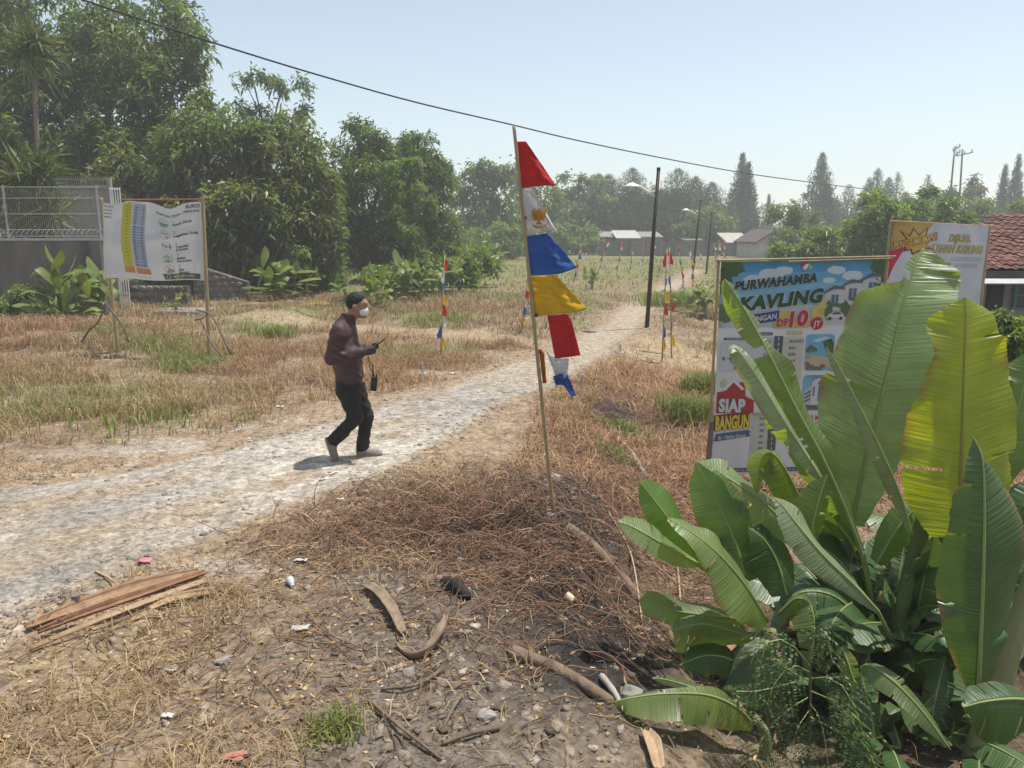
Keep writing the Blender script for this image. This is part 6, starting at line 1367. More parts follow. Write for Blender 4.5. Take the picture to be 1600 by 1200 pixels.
crooked(B.root, pxs((126, 537, 14.6), (140, 515, 14.5), (152, 505, 14.4), (164, 480, 14.3)), .035); crooked(B.root, pxs((201, 535, 14.2), (192, 510, 14.2), (176, 488, 14.2), (163, 470, 14.25)), .03); crooked(B.root, pxs((361, 554, 14.0), (345, 520, 14.1), (330, 492, 14.2), (306, 484, 14.2)), .035); crooked(B.root, pxs((348, 560, 13.9), (330, 535, 14.0), (318, 510, 14.2), (312, 498, 14.25)), .028); crooked(B.root, pxs((304, 500, 14.2), (315, 498, 14.2), (325, 490, 14.22)), .02)
# ------------------------------------------------------------------ pennant poles
def cloth(nm, col): return mat('pennant ' + nm, col, 0.75, 0.08, 9, trans=0.45, spec=.15)
RED = cloth('red', (0.62, 0.05, 0.05)); WHT = cloth('white', (0.70, 0.70, 0.70)); BLU = cloth('blue', (0.07, 0.17, 0.48)); YEL = cloth('yellow', (0.74, 0.50, 0.04)); ORG = cloth('orange', (0.55, 0.22, 0.03))
def pennant(parent, outline, Y, material, seed, amp=.03, name='pennant', hoist=None):
    """one cloth panel: outline in photograph pixels (hoist top, fly top..., fly bottom, hoist bottom) around Y metres ahead, billowing in depth"""
    top, bot = outline; n, m = 26, 22; rng = random.Random(seed); ph = rng.uniform(0, 6)
    T = crom(top, n); Bt = crom(bot, n); V = []
    for j in range(m):
        v = j / (m - 1)
        for i in range(n):
            u = i / (n - 1); q = T[i] * (1 - v) + Bt[i] * v
            d = amp * u * (math.sin(5 * u + ph + 1.5 * v) + .45 * math.sin(11 * u - 5 * v + ph)) + .012 * math.sin(9 * v + ph) * (1 - u) + .006 * math.sin(19 * u + 13 * v + 2 * ph) * u + .004 * math.sin(31 * v - 12 * u)
            V.append(list(at(q[0], q[1], Y + d)))
    ids = np.arange(n * m).reshape(m, n); Q = np.stack([ids[:-1, :-1], ids[1:, :-1], ids[1:, 1:], ids[:-1, 1:]], -1).reshape(-1, 4)
    o = np_mesh(name, np.array(V), Q, material, parent, smooth=True)
    sd = o.modifiers.new('thickness', 'SOLIDIFY'); sd.thickness = .0012
    return o
YF = 6.45
gf = G(871, 802); gf = Vector((gf.x, gf.y, gf.z)); YF = gf.y
flag = empty('pennant_pole', gf); tag(flag, 'tall leaning bamboo pole with large red, white, blue and yellow pennants in the foreground', 'flag pole')
P0 = gf - Vector((0, 0, .25)); PT = at(803, 197, YF - .02)
bamboo(flag, P0, PT, .0165, 'pole', 9)
px_on = lambda y: 803 + (871 - 803) * (y - 197) / (802 - 197)
pennant(flag, ([(px_on(221), 221), (816, 221), (822, 221)], [(px_on(294) + 1, 294), (840, 291), (855, 290), (869, 290)]), YF, RED, 1)
wp = pennant(flag, ([(px_on(294) + 1, 295), (825, 295), (833, 294)], [(px_on(368) + 1, 368), (845, 364), (862, 361), (872, 366)]), YF, WHT, 2)
pennant(flag, ([(px_on(368), 369), (845, 366), (856, 364)], [(px_on(430), 431), (865, 429), (880, 426), (902, 418)]), YF, BLU, 3)
pennant(flag, ([(px_on(431), 432), (855, 430), (869, 430)], [(px_on(492), 494), (872, 490), (895, 488), (918, 483)]), YF, YEL, 4)
pennant(flag, ([(855, 493), (870, 492), (884, 491), (892, 497)], [(867, 560), (880, 559), (895, 557), (907, 555)]), YF, RED, 5, .02)
pennant(flag, ([(853, 547), (857, 552), (862, 556), (889, 560)], [(868, 588), (873, 592), (880, 596), (886, 586)]), YF, WHT, 6, .02)
pennant(flag, ([(864, 588), (872, 585), (880, 580), (886, 582)], [(868, 602), (880, 602), (892, 618), (900, 618)]), YF, BLU, 7, .02)
pennant(flag, ([(px_on(545), 547), (px_on(545) + 3, 548), (px_on(545) + 8, 550)], [(px_on(598), 599), (px_on(598) + 3, 599), (px_on(598) + 6, 598)]), YF + .0, ORG, 8, .005)
for y in (340, 492, 548):
    tm = MB(); c0 = at(px_on(y), y - 2, YF); c1 = at(px_on(y) + .6, y + 3, YF); tm.tube([c0, c1], .021, 8); tm.build('tie', RED if y != 492 else PLAST, flag)
# eagle crest printed on the white pennant
def crest_shape(pts, col, name, lift=.012):
    m = MB(); m.poly([at(842 + x, 341 + y, YF - lift - .03 * ((842 + x) - 822) / 50) for x, y in pts]); return m.build(name, col, wp)
CR = cloth('crest brown', (0.42, 0.18, 0.06)); CR2 = cloth('crest gold', (0.55, 0.30, 0.08))
for sgn in (-1, 1):
    crest_shape([(sgn * 2, -12), (sgn * 8, -16), (sgn * 12, -11), (sgn * 11, -5), (sgn * 9, 2), (sgn * 6, 5), (sgn * 3, 2)], CR2, 'crest_wing', .035)
    for k in range(3): crest_shape([(sgn * (4 + 2.2 * k), -10 + k), (sgn * (5 + 2.2 * k), -10.5 + k), (sgn * (4.6 + 1.8 * k), 2 - k), (sgn * (3.8 + 1.8 * k), 2 - k)], CR, 'crest_feather', .039)
crest_shape([(-2, -13), (0, -16), (2, -13), (3, -4), (3, 3), (0, 7), (-3, 3), (-3, -4)], CR, 'crest_body', .037)
crest_shape([(-3, 6), (3, 6), (5, 10), (0, 9), (-5, 10)], CR, 'crest_tail', .037)
crest_shape([(-10, 9), (-4, 12), (4, 12), (12, 8), (12, 12), (4, 16), (-4, 16), (-10, 13)], CR2, 'crest_ribbon', .036)
# smaller poles along the tracks: the same cloth hanging limp and twisted
def limp(parent, a, b, k, cols, wdt, seed):
    """hanging panels down the pole from a (top) to b (foot); each panel narrows and twists"""
    rng = random.Random(seed); L_ = (b - a)
    segs = len(cols); t0 = .02; span = .86 / segs
    for i, c in enumerate(cols):
        m = MB(); n = 6; rows = []
        ang = rng.uniform(-.7, .7); sw = 1 if rng.random() < .8 else -1
        for j in range(n):
            t = t0 + span * (i + j / (n - 1) * 1.03); p = a + L_ * t; ww = wdt * (.35 + .75 * (j / (n - 1)) ** 1.2) * (1 + .2 * rng.random())
            d = Vector((math.cos(ang + .3 * j), math.sin(ang + .3 * j) * .6, 0)) * ww * sw
            rows.append([p + Vector((0, -.012, 0)), p + d * .5 + Vector((0, -.03 - .02 * rng.random(), -.01)), p + d + Vector((0, .0, -.03 - .02 * rng.random()))])
        vs = [q for r in rows for q in r]; fs = [(j * 3 + q, j * 3 + q + 1, j * 3 + q + 4, j * 3 + q + 3) for j in range(n - 1) for q in range(2)]
        m.add(vs, fs); m.build('pennant', c, parent, smooth=True)
def small_pole(tx, ty, bx, by, label, cols, wdt=.13, seed=0):
    g = G(bx, by); top = at(tx, ty, g.y)
    r = empty('pennant_pole', g); tag(r, label, 'flag pole', 'small pennant poles along the tracks')
    m = MB(); m.tube([g - Vector((0, 0, .15)), g.lerp(top, .5), top + Vector((0, 0, .04))], [.016, .014, .011], 6); m.build('pole', BAMB, r, smooth=True)
    limp(r, top, g, 0, cols, wdt, seed)
C7 = [RED, WHT, BLU, YEL, RED, WHT, BLU, YEL]
SM = [(695, 402, 688, 562, 'small limp pennant pole in the dry grass just right of the walking man', C7, .12),
      (830, 396, 813, 520, 'leaning small pennant pole partly behind the large pennant pole', C7, .12), (909, 382, 893, 447, 'leaning small pennant pole right of the large blue pennant', C7, .16),
      (953, 370, 930, 437, 'strongly leaning small pennant pole in the meadow, its top above the others', C7, .16), (972, 378, 962, 432, 'small pennant pole third right of the large flag, beside the leaning one', C7, .14),
      (988, 387, 983, 430, 'small pennant pole midway between leaning pole and street lamp', C7, .14), (1006, 381, 1004, 416, 'far small pennant pole just left of the nearest street lamp', C7, .18),
      (1023, 380, 1021, 412, 'far small pennant pole hidden behind the nearest street lamp', C7, .18), (1042, 392, 1034, 572, 'front one of the twin pennant poles left of the big banner', C7, .10),
      (1046, 390, 1050, 560, 'rear one of the twin pennant poles left of the big banner', C7, .10), (1059, 385, 1072, 472, 'small pennant pole leaning left behind the twin pennant poles', C7, .12),
      (1079, 383, 1083, 450, 'small pennant pole at the foot of the second street lamp', C7, .14), (1092, 389, 1097, 418, 'far pennant pole between second and third street lamps', [RED, WHT, RED, WHT], .22),
      (1116, 380, 1119, 422, 'leftmost pole of the pennant cluster above the big banner corner', C7, .2), (1123, 376, 1121, 424, 'middle pole of the pennant cluster above the big banner corner', [ORG, WHT, cloth('green', (.08, .28, .12)), WHT, RED, ORG], .25), (1131, 380, 1132, 420, 'rightmost pole of the pennant cluster above the big banner corner', C7, .2)]
for k, (tx, ty, bx, by, lb, cs, wd) in enumerate(SM): small_pole(tx, ty, bx, by, lb, cs, wd, 300 + k)

# ------------------------------------------------------------------ street lamps, cable, utility poles
IRON = mat('dark iron pole', (0.035, 0.028, 0.025), 0.6, 0.3, 10); GALV = mat('galvanised arm', (0.72, 0.72, 0.72), 0.5, 0.1, 10); LAMPW = mat('white enamel', (0.72, 0.72, 0.70), 0.4, 0.05, 10)
def lamp(bx, by, tx, ty, arm, label):
    g = G(bx, by); top = at(tx, ty, g.y); r = empty('street_lamp', g); tag(r, label, 'street lamp', 'street lamps along the path')
    m = MB(); m.tube([g - Vector((0, 0, .3)), g.lerp(top, .5), top], [.055, .05, .042], 8); m.build('pole', IRON, r, smooth=True)
    m = MB(); m.tube([top - Vector((0, 0, .02)), top + Vector((0, 0, .05))], [.05, .045], 8); m.build('cap', IRON, r)
    if arm:
        a = at(arm[0], arm[1], g.y); e = at(arm[2], arm[3], g.y - .3)
        m = MB(); m.tube([a, a.lerp(e, .55) + Vector((0, 0, .02)), e], [.034, .03, .028], 6); m.build('arm', GALV, r, smooth=True)
        c = e + Vector((-.02, 0, -.05)); m = MB(); n = 14; prof = [(.03, .06), (.06, .05), (.15, .0), (.19, -.035), (.185, -.045)]
        vs = []; fs = []
        for rr, zz in prof:
            for q in range(n): t = 6.283 * q / n; vs.append(c + Vector((rr * math.cos(t), rr * math.sin(t), zz)))
        for i in range(len(prof) - 1):
            for q in range(n): fs.append((i * n + q, i * n + (q + 1) % n, (i + 1) * n + (q + 1) % n, (i + 1) * n + q))
        fs.append(tuple(range(n))); m.add(vs, fs); m.build('lamp_shade', LAMPW, r, smooth=True)
        m = MB(); m.tube([c + Vector((0, 0, -.0)), c + Vector((0, 0, -.07)), c + Vector((0, 0, -.09))], [.03, .035, .01], 8); m.build('bulb', LAMPW, r, smooth=True)
lamp(1010, 512, 1029, 265, (1023, 307, 988, 286), 'nearest tall dark street lamp with its arm to the left over the path')
lamp(1081, 436, 1095, 314, (1091, 337, 1072, 326), 'second street lamp with a short arm, halfway to the far wall')
lamp(1103, 428, 1113, 332, None, 'third dark lamp pole without a visible arm, nearest the far wall')
cp = [(60, -25), (130, 0), (250, 40), (375, 80), (500, 118), (650, 160), (800, 195), (900, 219), (1030, 246), (1160, 270), (1260, 284), (1340, 294), (1420, 303), (1478, 305)]
A = Vector((at(60, 0, 12).x, 12, 0)); E_ = Vector((at(1484, 300, 75).x, 75, 0)); cpts = []
for px, py in cp:
    d = ray(px, py); dx, dy = E_.x - A.x, E_.y - A.y
    den = d.x * dy - d.y * dx; t = (A.x * dy - A.y * dx) / den
    cpts.append((d.x * t, d.y * t, CAMZ + d.z * t))
m = MB(); C = crom(cpts, 60); m.tube([tuple(c) for c in C], [.013 + .00025 * c[1] for c in C], 5)
cb = m.build('power_cable', PLAST, smooth=True); tag(cb, 'thin black power cable sagging across the sky from upper left to right', 'cable')
def utility(tx, ty, bx, Y, cross, label):
    top = at(tx, ty, Y); x = at(bx, 380, Y).x; g = Vector((x, Y, hz(x, Y))); r = empty('utility_pole', g); tag(r, label, 'utility pole', 'utility poles on the skyline')
    m = MB(); m.tube([g - Vector((0, 0, .3)), g.lerp(top, .5), top], [.10, .09, .07], 8); m.build('pole', mat('weathered pole', (.16, .15, .14), .8, .2, 5), r, smooth=True)
    for (x0, y0, x1, y1) in cross:
        m = MB(); m.bar(at(x0, y0, Y - .2), at(x1, y1, Y - .2), .09, .09); c = m.build('crossarm', mat('weathered pole', (.16, .15, .14)), r)
        for q in (.06, .5, .94):
            p = at(x0 + (x1 - x0) * q, y0 + (y1 - y0) * q, Y - .2); im = MB(); im.tube([p, p + Vector((0, 0, .22)), p + Vector((0, 0, .3))], [.07, .08, .04], 6); im.build('insulator', LAMPW, c)
utility(1492, 229, 1478, 75, [(1489, 236, 1500, 229), (1490, 244, 1500, 238)], 'left one of two utility poles above the announcement banner')
utility(1504, 233, 1496, 75, [(1494, 244, 1520, 238)], 'right one of two utility poles, with the longer crossarm')
# ------------------------------------------------------------------ walls, gate, houses
CONC = mat('stained concrete', (0.20, 0.175, 0.15), 0.9, 0.3, 1.7, bump=.4, bscale=12, col2=(0.07, 0.065, 0.06), stretch=(1, 1, .3)); CAP = mat('pale coping', (0.42, 0.41, 0.40), .85, .15, 6)
PAINT = mat('off-white steel', (0.36, 0.34, 0.31), .55, .08, 5); RUSTY = mat('grey steel', (.38, .37, .36), .5, .12, 10)
Yw = 22.5
wx0 = at(-330, 400, Yw).x; wx1 = at(163, 400, Yw).x; ztop = at(80, 376, Yw).z
wl_ = empty('boundary_wall', (wx1 - 2, Yw, hz(wx1 - 2, Yw))); tag(wl_, 'stained grey concrete boundary wall at the far left under the mesh fence', 'wall')
m = MB(); m.box(((wx0 + wx1) / 2, Yw + .1, (ztop - .4) / 2), (wx1 - wx0, .2, ztop + .4)); m.build('wall_body', CONC, wl_, bevel=.01)
m = MB(); m.box(((wx0 + wx1) / 2, Yw + .1, ztop + .03), (wx1 - wx0 + .06, .28, .06)); m.build('coping', CAP, wl_)
for k in range(3):
    x = wx1 - .15 - 3.2 * k; m = MB(); m.box((x, Yw - .02, (ztop - .4) / 2), (.28, .3, ztop + .38)); m.build('pier', CONC, wl_)
fn = empty('mesh_fence', (wx1 - 2, Yw + .1, ztop + .06)); tag(fn, 'galvanised wire mesh fence with folded rails on top of the left wall', 'fence')
zt = at(80, 292, Yw).z; nP = 4
for k in range(nP):
    x = wx1 - .1 - 2.6 * k; m = MB(); m.tube([(x, Yw + .1, ztop), (x, Yw + .1, zt + .05)], .028, 8); m.build('fence_post', RUSTY, fn)
for z in (ztop + .12, ztop + .30, (ztop + zt) / 2, zt - .3, zt):
    m = MB(); m.tube([(wx0, Yw + .1, z), (wx1, Yw + .1, z)], .009, 5); m.build('rail', RUSTY, fn)
m = MB(); x = wx0
while x < wx1: m.tube([(x, Yw + .1, ztop + .06), (x, Yw + .1, zt)], .003, 3, False); x += .055
tag(m.build('wire_mesh', RUSTY, fn), kind='stuff')
m = MB(); x = wx0
while x < wx1 - .15: m.tube([(x, Yw + .09, ztop + .12), (x + .07, Yw + .0, ztop + .22), (x + .12, Yw + .09, ztop + .30)], .007, 3, False); x += .14
tag(m.build('folded_wires', RUSTY, fn), kind='stuff')
Yg = 25.5; gt = empty('steel_gate', (at(120, 400, Yg).x, Yg, 0)); tag(gt, 'off-white sheet steel gate with spikes on top behind the left wall', 'gate')
gx0 = at(72, 330, Yg).x; gx1 = at(172, 330, Yg).x; gz1 = at(120, 292, Yg).z; nb = 7; wd = (gx1 - gx0) / nb
for k in range(nb):
    m = MB(); m.box((gx0 + wd * (k + .5), Yg + .01 * (k % 2), gz1 / 2 + .1), (wd - .012, .03, gz1 - .1)); m.build('panel', PAINT, gt)
for z in (.25, gz1 * .5, gz1 - .02): m = MB(); m.box(((gx0 + gx1) / 2, Yg - .04, z), (gx1 - gx0 + .1, .05, .07)); m.build('gate_rail', PAINT, gt)
for x in (gx0 - .06, gx1 + .06): m = MB(); m.box((x, Yg, gz1 / 2 + .1), (.12, .12, gz1 + .35)); m.build('gate_post', PAINT, gt)
m = MB(); m.box(((gx0 + gx1) / 2, Yg, gz1 + .22), (gx1 - gx0, .03, .03)); m.build('spike_rail', PAINT, gt)
for k in range(30):
    x = gx0 + .05 + (gx1 - gx0 - .1) * k / 29; m = MB(); m.tube([(x, Yg, gz1), (x, Yg, gz1 + .26), (x, Yg, gz1 + .34)], [.012, .012, .002], 4); m.build('spike', PAINT, gt)
# short white railing right of the gate
rl = empty('steel_railing', (at(183, 400, 24).x, 24, 0)); tag(rl, 'small white steel railing section right of the gate', 'railing'); rx0 = at(173, 310, 24).x; rx1 = at(188, 310, 24).x; rz = at(180, 293, 24).z
for x in np.linspace(rx0, rx1, 5): m = MB(); m.tube([(x, 24, .0), (x, 24, rz)], .018, 5); m.build('bar', LAMPW, rl)
for z in (.5, rz * .6, rz - .05): m = MB(); m.tube([(rx0, 24, z), (rx1, 24, z)], .018, 5); m.build('rail', LAMPW, rl)
# low stone culvert walls: each stone its own piece
def stone_wall(name, label, x0, x1, Y, h0, h1, seed, depth=.35):
    rng = np.random.default_rng(seed); r = empty(name, ((x0 + x1) / 2, Y, hz((x0 + x1) / 2, Y))); tag(r, label, 'wall'); z0 = hz((x0 + x1) / 2, Y) - .1
    m = MB(); m.prism([(x0, Y + .06, z0), (x1, Y + .06, z0), (x1, Y + .06, z0 + h1 - .02), (x0, Y + .06, z0 + h0 - .02)], (0, depth, 0)); m.build('mortar_core', CONC, r)
    meshes = []
    for k in range(6):
        q = MB(); pts = [Vector((math.cos(t) * rng.uniform(.8, 1.1), 0, math.sin(t) * rng.uniform(.75, 1.05))) for t in np.linspace(0, 5.6, 8)]
        top = [p * .62 + Vector((0, -.35, 0)) for p in pts]; q.add(pts + top, [tuple(range(8, 16))] + [(i, (i + 1) % 8, 8 + (i + 1) % 8, 8 + i) for i in range(8)])
        o = q.build('stone', mat('field stone %d' % (k % 3), [(.19, .18, .165), (.24, .22, .20), (.15, .14, .13)][k % 3], .9, .25, 12, bump=.4), r); meshes.append(o.data); bpy.data.objects.remove(o)
    z = z0 + .09; row = 0
    while z < z0 + max(h0, h1):
        x = x0 + .1 + .1 * (row % 2)
        while x < x1 - .05:
            top = z0 + h0 + (h1 - h0) * (x - x0) / (x1 - x0)
            if z < top - .04:
                o = bpy.data.objects.new('stone', meshes[rng.integers(6)]); COL.objects.link(o); o.location = (x, Y + .065, z); s_ = rng.uniform(.095, .125); o.scale = (s_ * 1.15, .13, s_ * .9); o.rotation_euler = (0, rng.uniform(-.4, .4), 0)
                o.parent = r; o.matrix_parent_inverse = world_of(r).inverted()
            x += .235
        z += .19; row += 1
    return r
stone_wall('stone_wall', 'dark rubble stone wall of the culvert below the white list banner', at(200, 450, 25.0).x, at(290, 450, 25.0).x, 25.0, .75, .75, 1)
stone_wall('stone_wall', 'sloping low stone wall right of the white list banner', at(300, 430, 27.5).x, at(384, 430, 27.5).x, 27.5, 1.35, .75, 2)
m = MB(); a = at(212, 487, 22.2); m.box((a.x + .8, 23.4, hz(a.x + .8, 23.4) + .03), (1.5, 1.2, .10)); sb = m.build('concrete_slab', mat('slab concrete', (.27, .25, .23), .9, .15, 6, bump=.3), bevel=.02); tag(sb, 'grey concrete culvert slab below the white list banner', 'slab')
# ---- the far wall and sheds
Yf = 78.0; FX0 = at(938, 390, Yf).x; FX1 = at(1222, 390, Yf).x; FZ = at(1080, 378, Yf).z
fw = empty('panel_wall', ((FX0 + FX1) / 2, Yf, 0)); tag(fw, 'long weathered grey panel wall across the far end of the meadow', 'wall'); n = 12; wd = (FX1 - FX0) / n
for k in range(n):
    m = MB(); hh = FZ * (1.0 + .12 * math.sin(k * 2.3)); m.box((FX0 + wd * (k + .5), Yf + .06 * (k % 2), hh / 2 - .1), (wd - .05, .12, hh + .2)); m.build('wall_panel', mat('weathered panel %d' % (k % 3), [(.17, .165, .165), (.13, .125, .13), (.20, .195, .195)][k % 3], .9, .35, 1.2, col2=[(.10, .10, .105), (.08, .08, .085), (.13, .13, .13)][k % 3], stretch=(1, 1, .3)), fw)
for k in range(n + 1): m = MB(); m.box((FX0 + wd * k, Yf - .06, FZ / 2 - .1), (.22, .26, FZ + .5)); m.build('wall_post', CONC, fw)
def shed(x0, x1, ye, yr, Y, label, roofcol, gable=None):
    a = at(x0, ye, Y); b = at(x1, ye, Y); zr = at(x0, yr, Y + 3).z; g = Vector(((a.x + b.x) / 2, Y, 0)); r = empty('shed', g); tag(r, label, 'shed', 'sheds behind the far wall')
    m = MB(); m.box(((a.x + b.x) / 2, Y + 2.2, a.z / 2), (b.x - a.x - .4, 4, a.z)); m.build('shed_wall', mat('shed wall', (.22, .19, .17), .9, .2, 3), r)
    rp = MB(); rp.prism([(a.x, Y - .2, a.z), (b.x, Y - .2, b.z), (b.x, Y + 4, zr), (a.x, Y + 4, zr)], (0, 0, .07)); rf = rp.build('roof', roofcol, r)
    k = a.x + .12
    m = MB()
    while k < b.x: m.bar((k, Y - .2, a.z + .09), (k, Y + 4, zr + .09), .07, .05); k += .3
    tag(m.build('roof_corrugation', roofcol, rf), kind='stuff')
TIN = mat('pale tin', (.50, .49, .48), .55, .15, 2); TIN2 = mat('dull tin', (.33, .31, .29), .7, .2, 2); TIN3 = mat('old fibre cement', (.52, .48, .43), .8, .2, 1.5)  # TIN is the paler sheet, the next one duller
shed(938, 962, 371, 363, 84, 'dull low shed roof leftmost behind the far wall', TIN2); shed(962, 1002, 373, 361, 82, 'bright tin shed roof behind the far wall, left of the lamp', TIN); shed(996, 1036, 371, 363, 86, 'second tin shed roof behind the far wall at the lamp', TIN2); shed(1068, 1098, 376, 370, 84, 'low pale shed roof behind the second street lamp', TIN2)
shed(1135, 1176, 380, 365, 80, 'pale fibre cement shed roof left of the gable house', TIN3)
# the gable house
Yh = 70; gh = empty('gable_house', (at(1205, 380, Yh).x, Yh, 0)); tag(gh, 'small house with a steep gable behind the far wall, beside the leafy tree', 'house')
a = at(1178, 379, Yh); b = at(1232, 379, Yh); ap = at(1209, 361, Yh); dpt = Vector((0, 6, 0))
m = MB(); m.prism([(a.x + .2, Yh, -.1), (b.x - .2, Yh, -.1), (b.x - .2, Yh, b.z), (ap.x, Yh, ap.z - .1), (a.x + .2, Yh, a.z)], dpt); m.build('wall', mat('plaster', (.46, .44, .42), .9, .12, 2), gh)
for e in (a, b): m = MB(); m.prism([(e.x, Yh - .5, e.z - .1), (ap.x, Yh - .5, ap.z), (ap.x, Yh - .5, ap.z + .14), (e.x, Yh - .5, e.z + .04)], (0, 7, 0)); m.build('roof', mat('dark tile roof', (.12, .085, .07), .85, .2, 3), gh)
m = MB(); m.box(((ap.x + b.x) / 2, Yh - .06, 1.0), (.9, .06, 1.9)); m.build('door', mat('brown door', (.12, .08, .05), .7, .2, 5), gh)
# ---- the red roofed house at the right edge
Yr = 13.0; e0 = at(1530, 422, Yr); e1 = Vector((e0.x + 5.2, Yr, e0.z)); r0_ = at(1546, 333, Yr + 2.6); hs_ = empty('tiled_house', (e0.x + 2.5, Yr + 2, hz(e0.x + 2.5, Yr + 2))); tag(hs_, 'single storey house with red clay tile roof cut by the right edge', 'house')
TILE = [mat('clay tile %d' % k, c, .85, .22, 14, bump=.3, bscale=30) for k, c in enumerate([(.165, .078, .06), (.14, .066, .052), (.20, .098, .077), (.115, .056, .047)])]
slope = Vector((0, r0_.y - Yr, r0_.z - e0.z)); sl = slope.length; sd = slope.normalized(); ntile = Vector((0, -sd.z, sd.y))
hipx = r0_.x - e0.x
m = MB(); m.prism([e0 + Vector((.02, 0, -.06)), e1 + Vector((0, 0, -.06)), Vector((e1.x, r0_.y, r0_.z - .06)), r0_ + Vector((.05, 0, -.06))], (0, 0, -.05)); m.build('roof_deck', CONC, hs_)
def tile_mesh(mt):
    q = MB(); n = 6; tw = .165; tl = .21; prof = [(tw * i / n, 0.014 * math.sin(math.pi * 2 * i / n) + .010) for i in range(n + 1)]
    vs = [Vector((x, 0, z + .022)) for x, z in prof] + [Vector((x, tl, z)) for x, z in prof] + [Vector((x, 0, z + .006)) for x, z in prof]
    fs = [(i, i + 1, n + 2 + i, n + 1 + i) for i in range(n)] + [(2 * n + 2 + i, 2 * n + 3 + i, i + 1, i) for i in range(n)]
    q.add(vs, fs); o = q.build('tile', mt, hs_, smooth=False); me = o.data; bpy.data.objects.remove(o); return me
tms = [tile_mesh(t) for t in TILE]; trn = random.Random(3); rows = int(sl / .165)
for j in range(rows):
    y = .165 * j; i = 0
    while True:
        x = .158 * i
        if x > 2.3: break
        if x > hipx * (y / sl) - .05:
            p = e0 + sd * y + Vector((x, 0, 0)) + ntile * .0
            o = bpy.data.objects.new('tile', trn.choice(tms)); COL.objects.link(o)
            Mx = Matrix(((1, 0, 0), (0, sd.y, ntile.y), (0, sd.z, ntile.z))).to_4x4(); Mx.translation = p + ntile * trn.uniform(-.008, .010)
            o.parent = hs_; o.matrix_parent_inverse = world_of(hs_).inverted(); o.matrix_basis = Mx @ Matrix.Rotation(trn.uniform(-.025, .025), 4, 'Z')
        i += 1
m = MB(); m.bar(e0 + Vector((-.05, -.05, -.10)), e1 + Vector((0, -.05, -.10)), .06, .16); m.build('fascia', mat('dark timber', (.06, .05, .045), .8, .2, 6), hs_)
m = MB(); m.prism([e0 + Vector((-.25, -.45, -.20)), e1 + Vector((0, -.45, -.20)), e1 + Vector((0, .1, -.12)), e0 + Vector((-.25, .1, -.12))], (0, 0, .015)); m.build('tin_awning', TIN, hs_)
zb = hz(e0.x + 1, Yr + .8) - .2
m = MB(); m.box((e0.x + 3.0, Yr + 2.4, (e0.z + zb) / 2 - .02), (5.4, 3.6, e0.z - zb - .06)); m.build('wall', mat('grey house wall', (.30, .30, .30), .9, .2, 3, bump=.2), hs_)
wy = Yr + .58
for (x0, x1, y0, y1, nm) in ((1545, 1562, 432, 500, 'dark_doorway'),):
    p = at(x0, y0, wy); q = at(x1, y1, wy); m = MB(); m.box(((p.x + q.x) / 2, wy + .0, (p.z + q.z) / 2), (q.x - p.x, .06, p.z - q.z)); m.build(nm, mat('doorway shade', (.03, .035, .04), .6, .1, 4), hs_)  # solid slab on the wall; the opening's inner shade is its colour
p = at(1586, 438, wy); q = at(1640, 482, wy); m = MB(); m.box(((p.x + q.x) / 2, wy - .01, (p.z + q.z) / 2), (q.x - p.x, .05, p.z - q.z)); wn = m.build('window', mat('window glass', (.06, .09, .10), .15, .1, 4, spec=.6), hs_)
for z in (p.z, q.z, (p.z + q.z) / 2): m = MB(); m.box(((p.x + q.x) / 2, wy - .05, z), (q.x - p.x + .06, .05, .045)); m.build('window_frame', mat('teal frame', (.10, .20, .20), .6, .1, 6), wn)
for x in (p.x, (p.x * .6 + q.x * .4), q.x): m = MB(); m.box((x, wy - .055, (p.z + q.z) / 2), (.045, .05, p.z - q.z)); m.build('window_frame', mat('teal frame', (.10, .20, .20)), wn)
# ---- spiky tall dracaena palms inside the left wall
M_SPIKE = attr_mat('spiky leaves', rough=.5, trans=.25, spec=.35)
def spiky(px, tops, Y, label, seed):
    rng = np.random.default_rng(seed); x = at(px, 400, Y).x; g = Vector((x, Y, hz(x, Y))); r = empty('dracaena_palm', g); tag(r, label, 'palm', 'spiky palms at the left wall')
    m = MB(); tp = [at(a, b, Y) for a, b, _ in tops]; hi = max(tp, key=lambda q: q.z); m.tube([g, g.lerp(hi, .5) + Vector((.1, 0, 0)), hi], [.12, .08, .05], 7)
    m.build('trunk', M_BARK, r, smooth=True)
    for (a, b, L_), c in zip(tops, tp):
        n = 150; d = unit(rng.normal(size=(n, 3)) + np.array((0, 0, .55))); P = np.array(list(c)) + rng.normal(size=(n, 3)) * L_ * .18
        V, f = leaf_quads(P, d, L_ * rng.uniform(.7, 1.2, n), np.full(n, .075), rng, .22, .15); np_mesh('rosette', V, f, M_SPIKE, r, fcol=tones(n, [((.13, .17, .05), 3), ((.20, .21, .08), 2), ((.08, .12, .035), 3)], rng))
spiky(52, [(40, 80, 1.1), (50, 65, .9)], 24.5, 'tall thin palm with a small spiky head at the upper left', 1)
spiky(45, [(35, 275, 1.1), (60, 262, .9), (20, 300, 1.0), (70, 330, 1.0), (40, 340, 1.0)], 23.6, 'bushy spiky palm clump behind the mesh fence at left', 2)

for o_ in (wl_, fw, sb): o_['kind'] = 'thing'
for o_ in list(COL.objects):
    if o_.name.startswith('stone_wall'): o_['kind'] = 'thing'
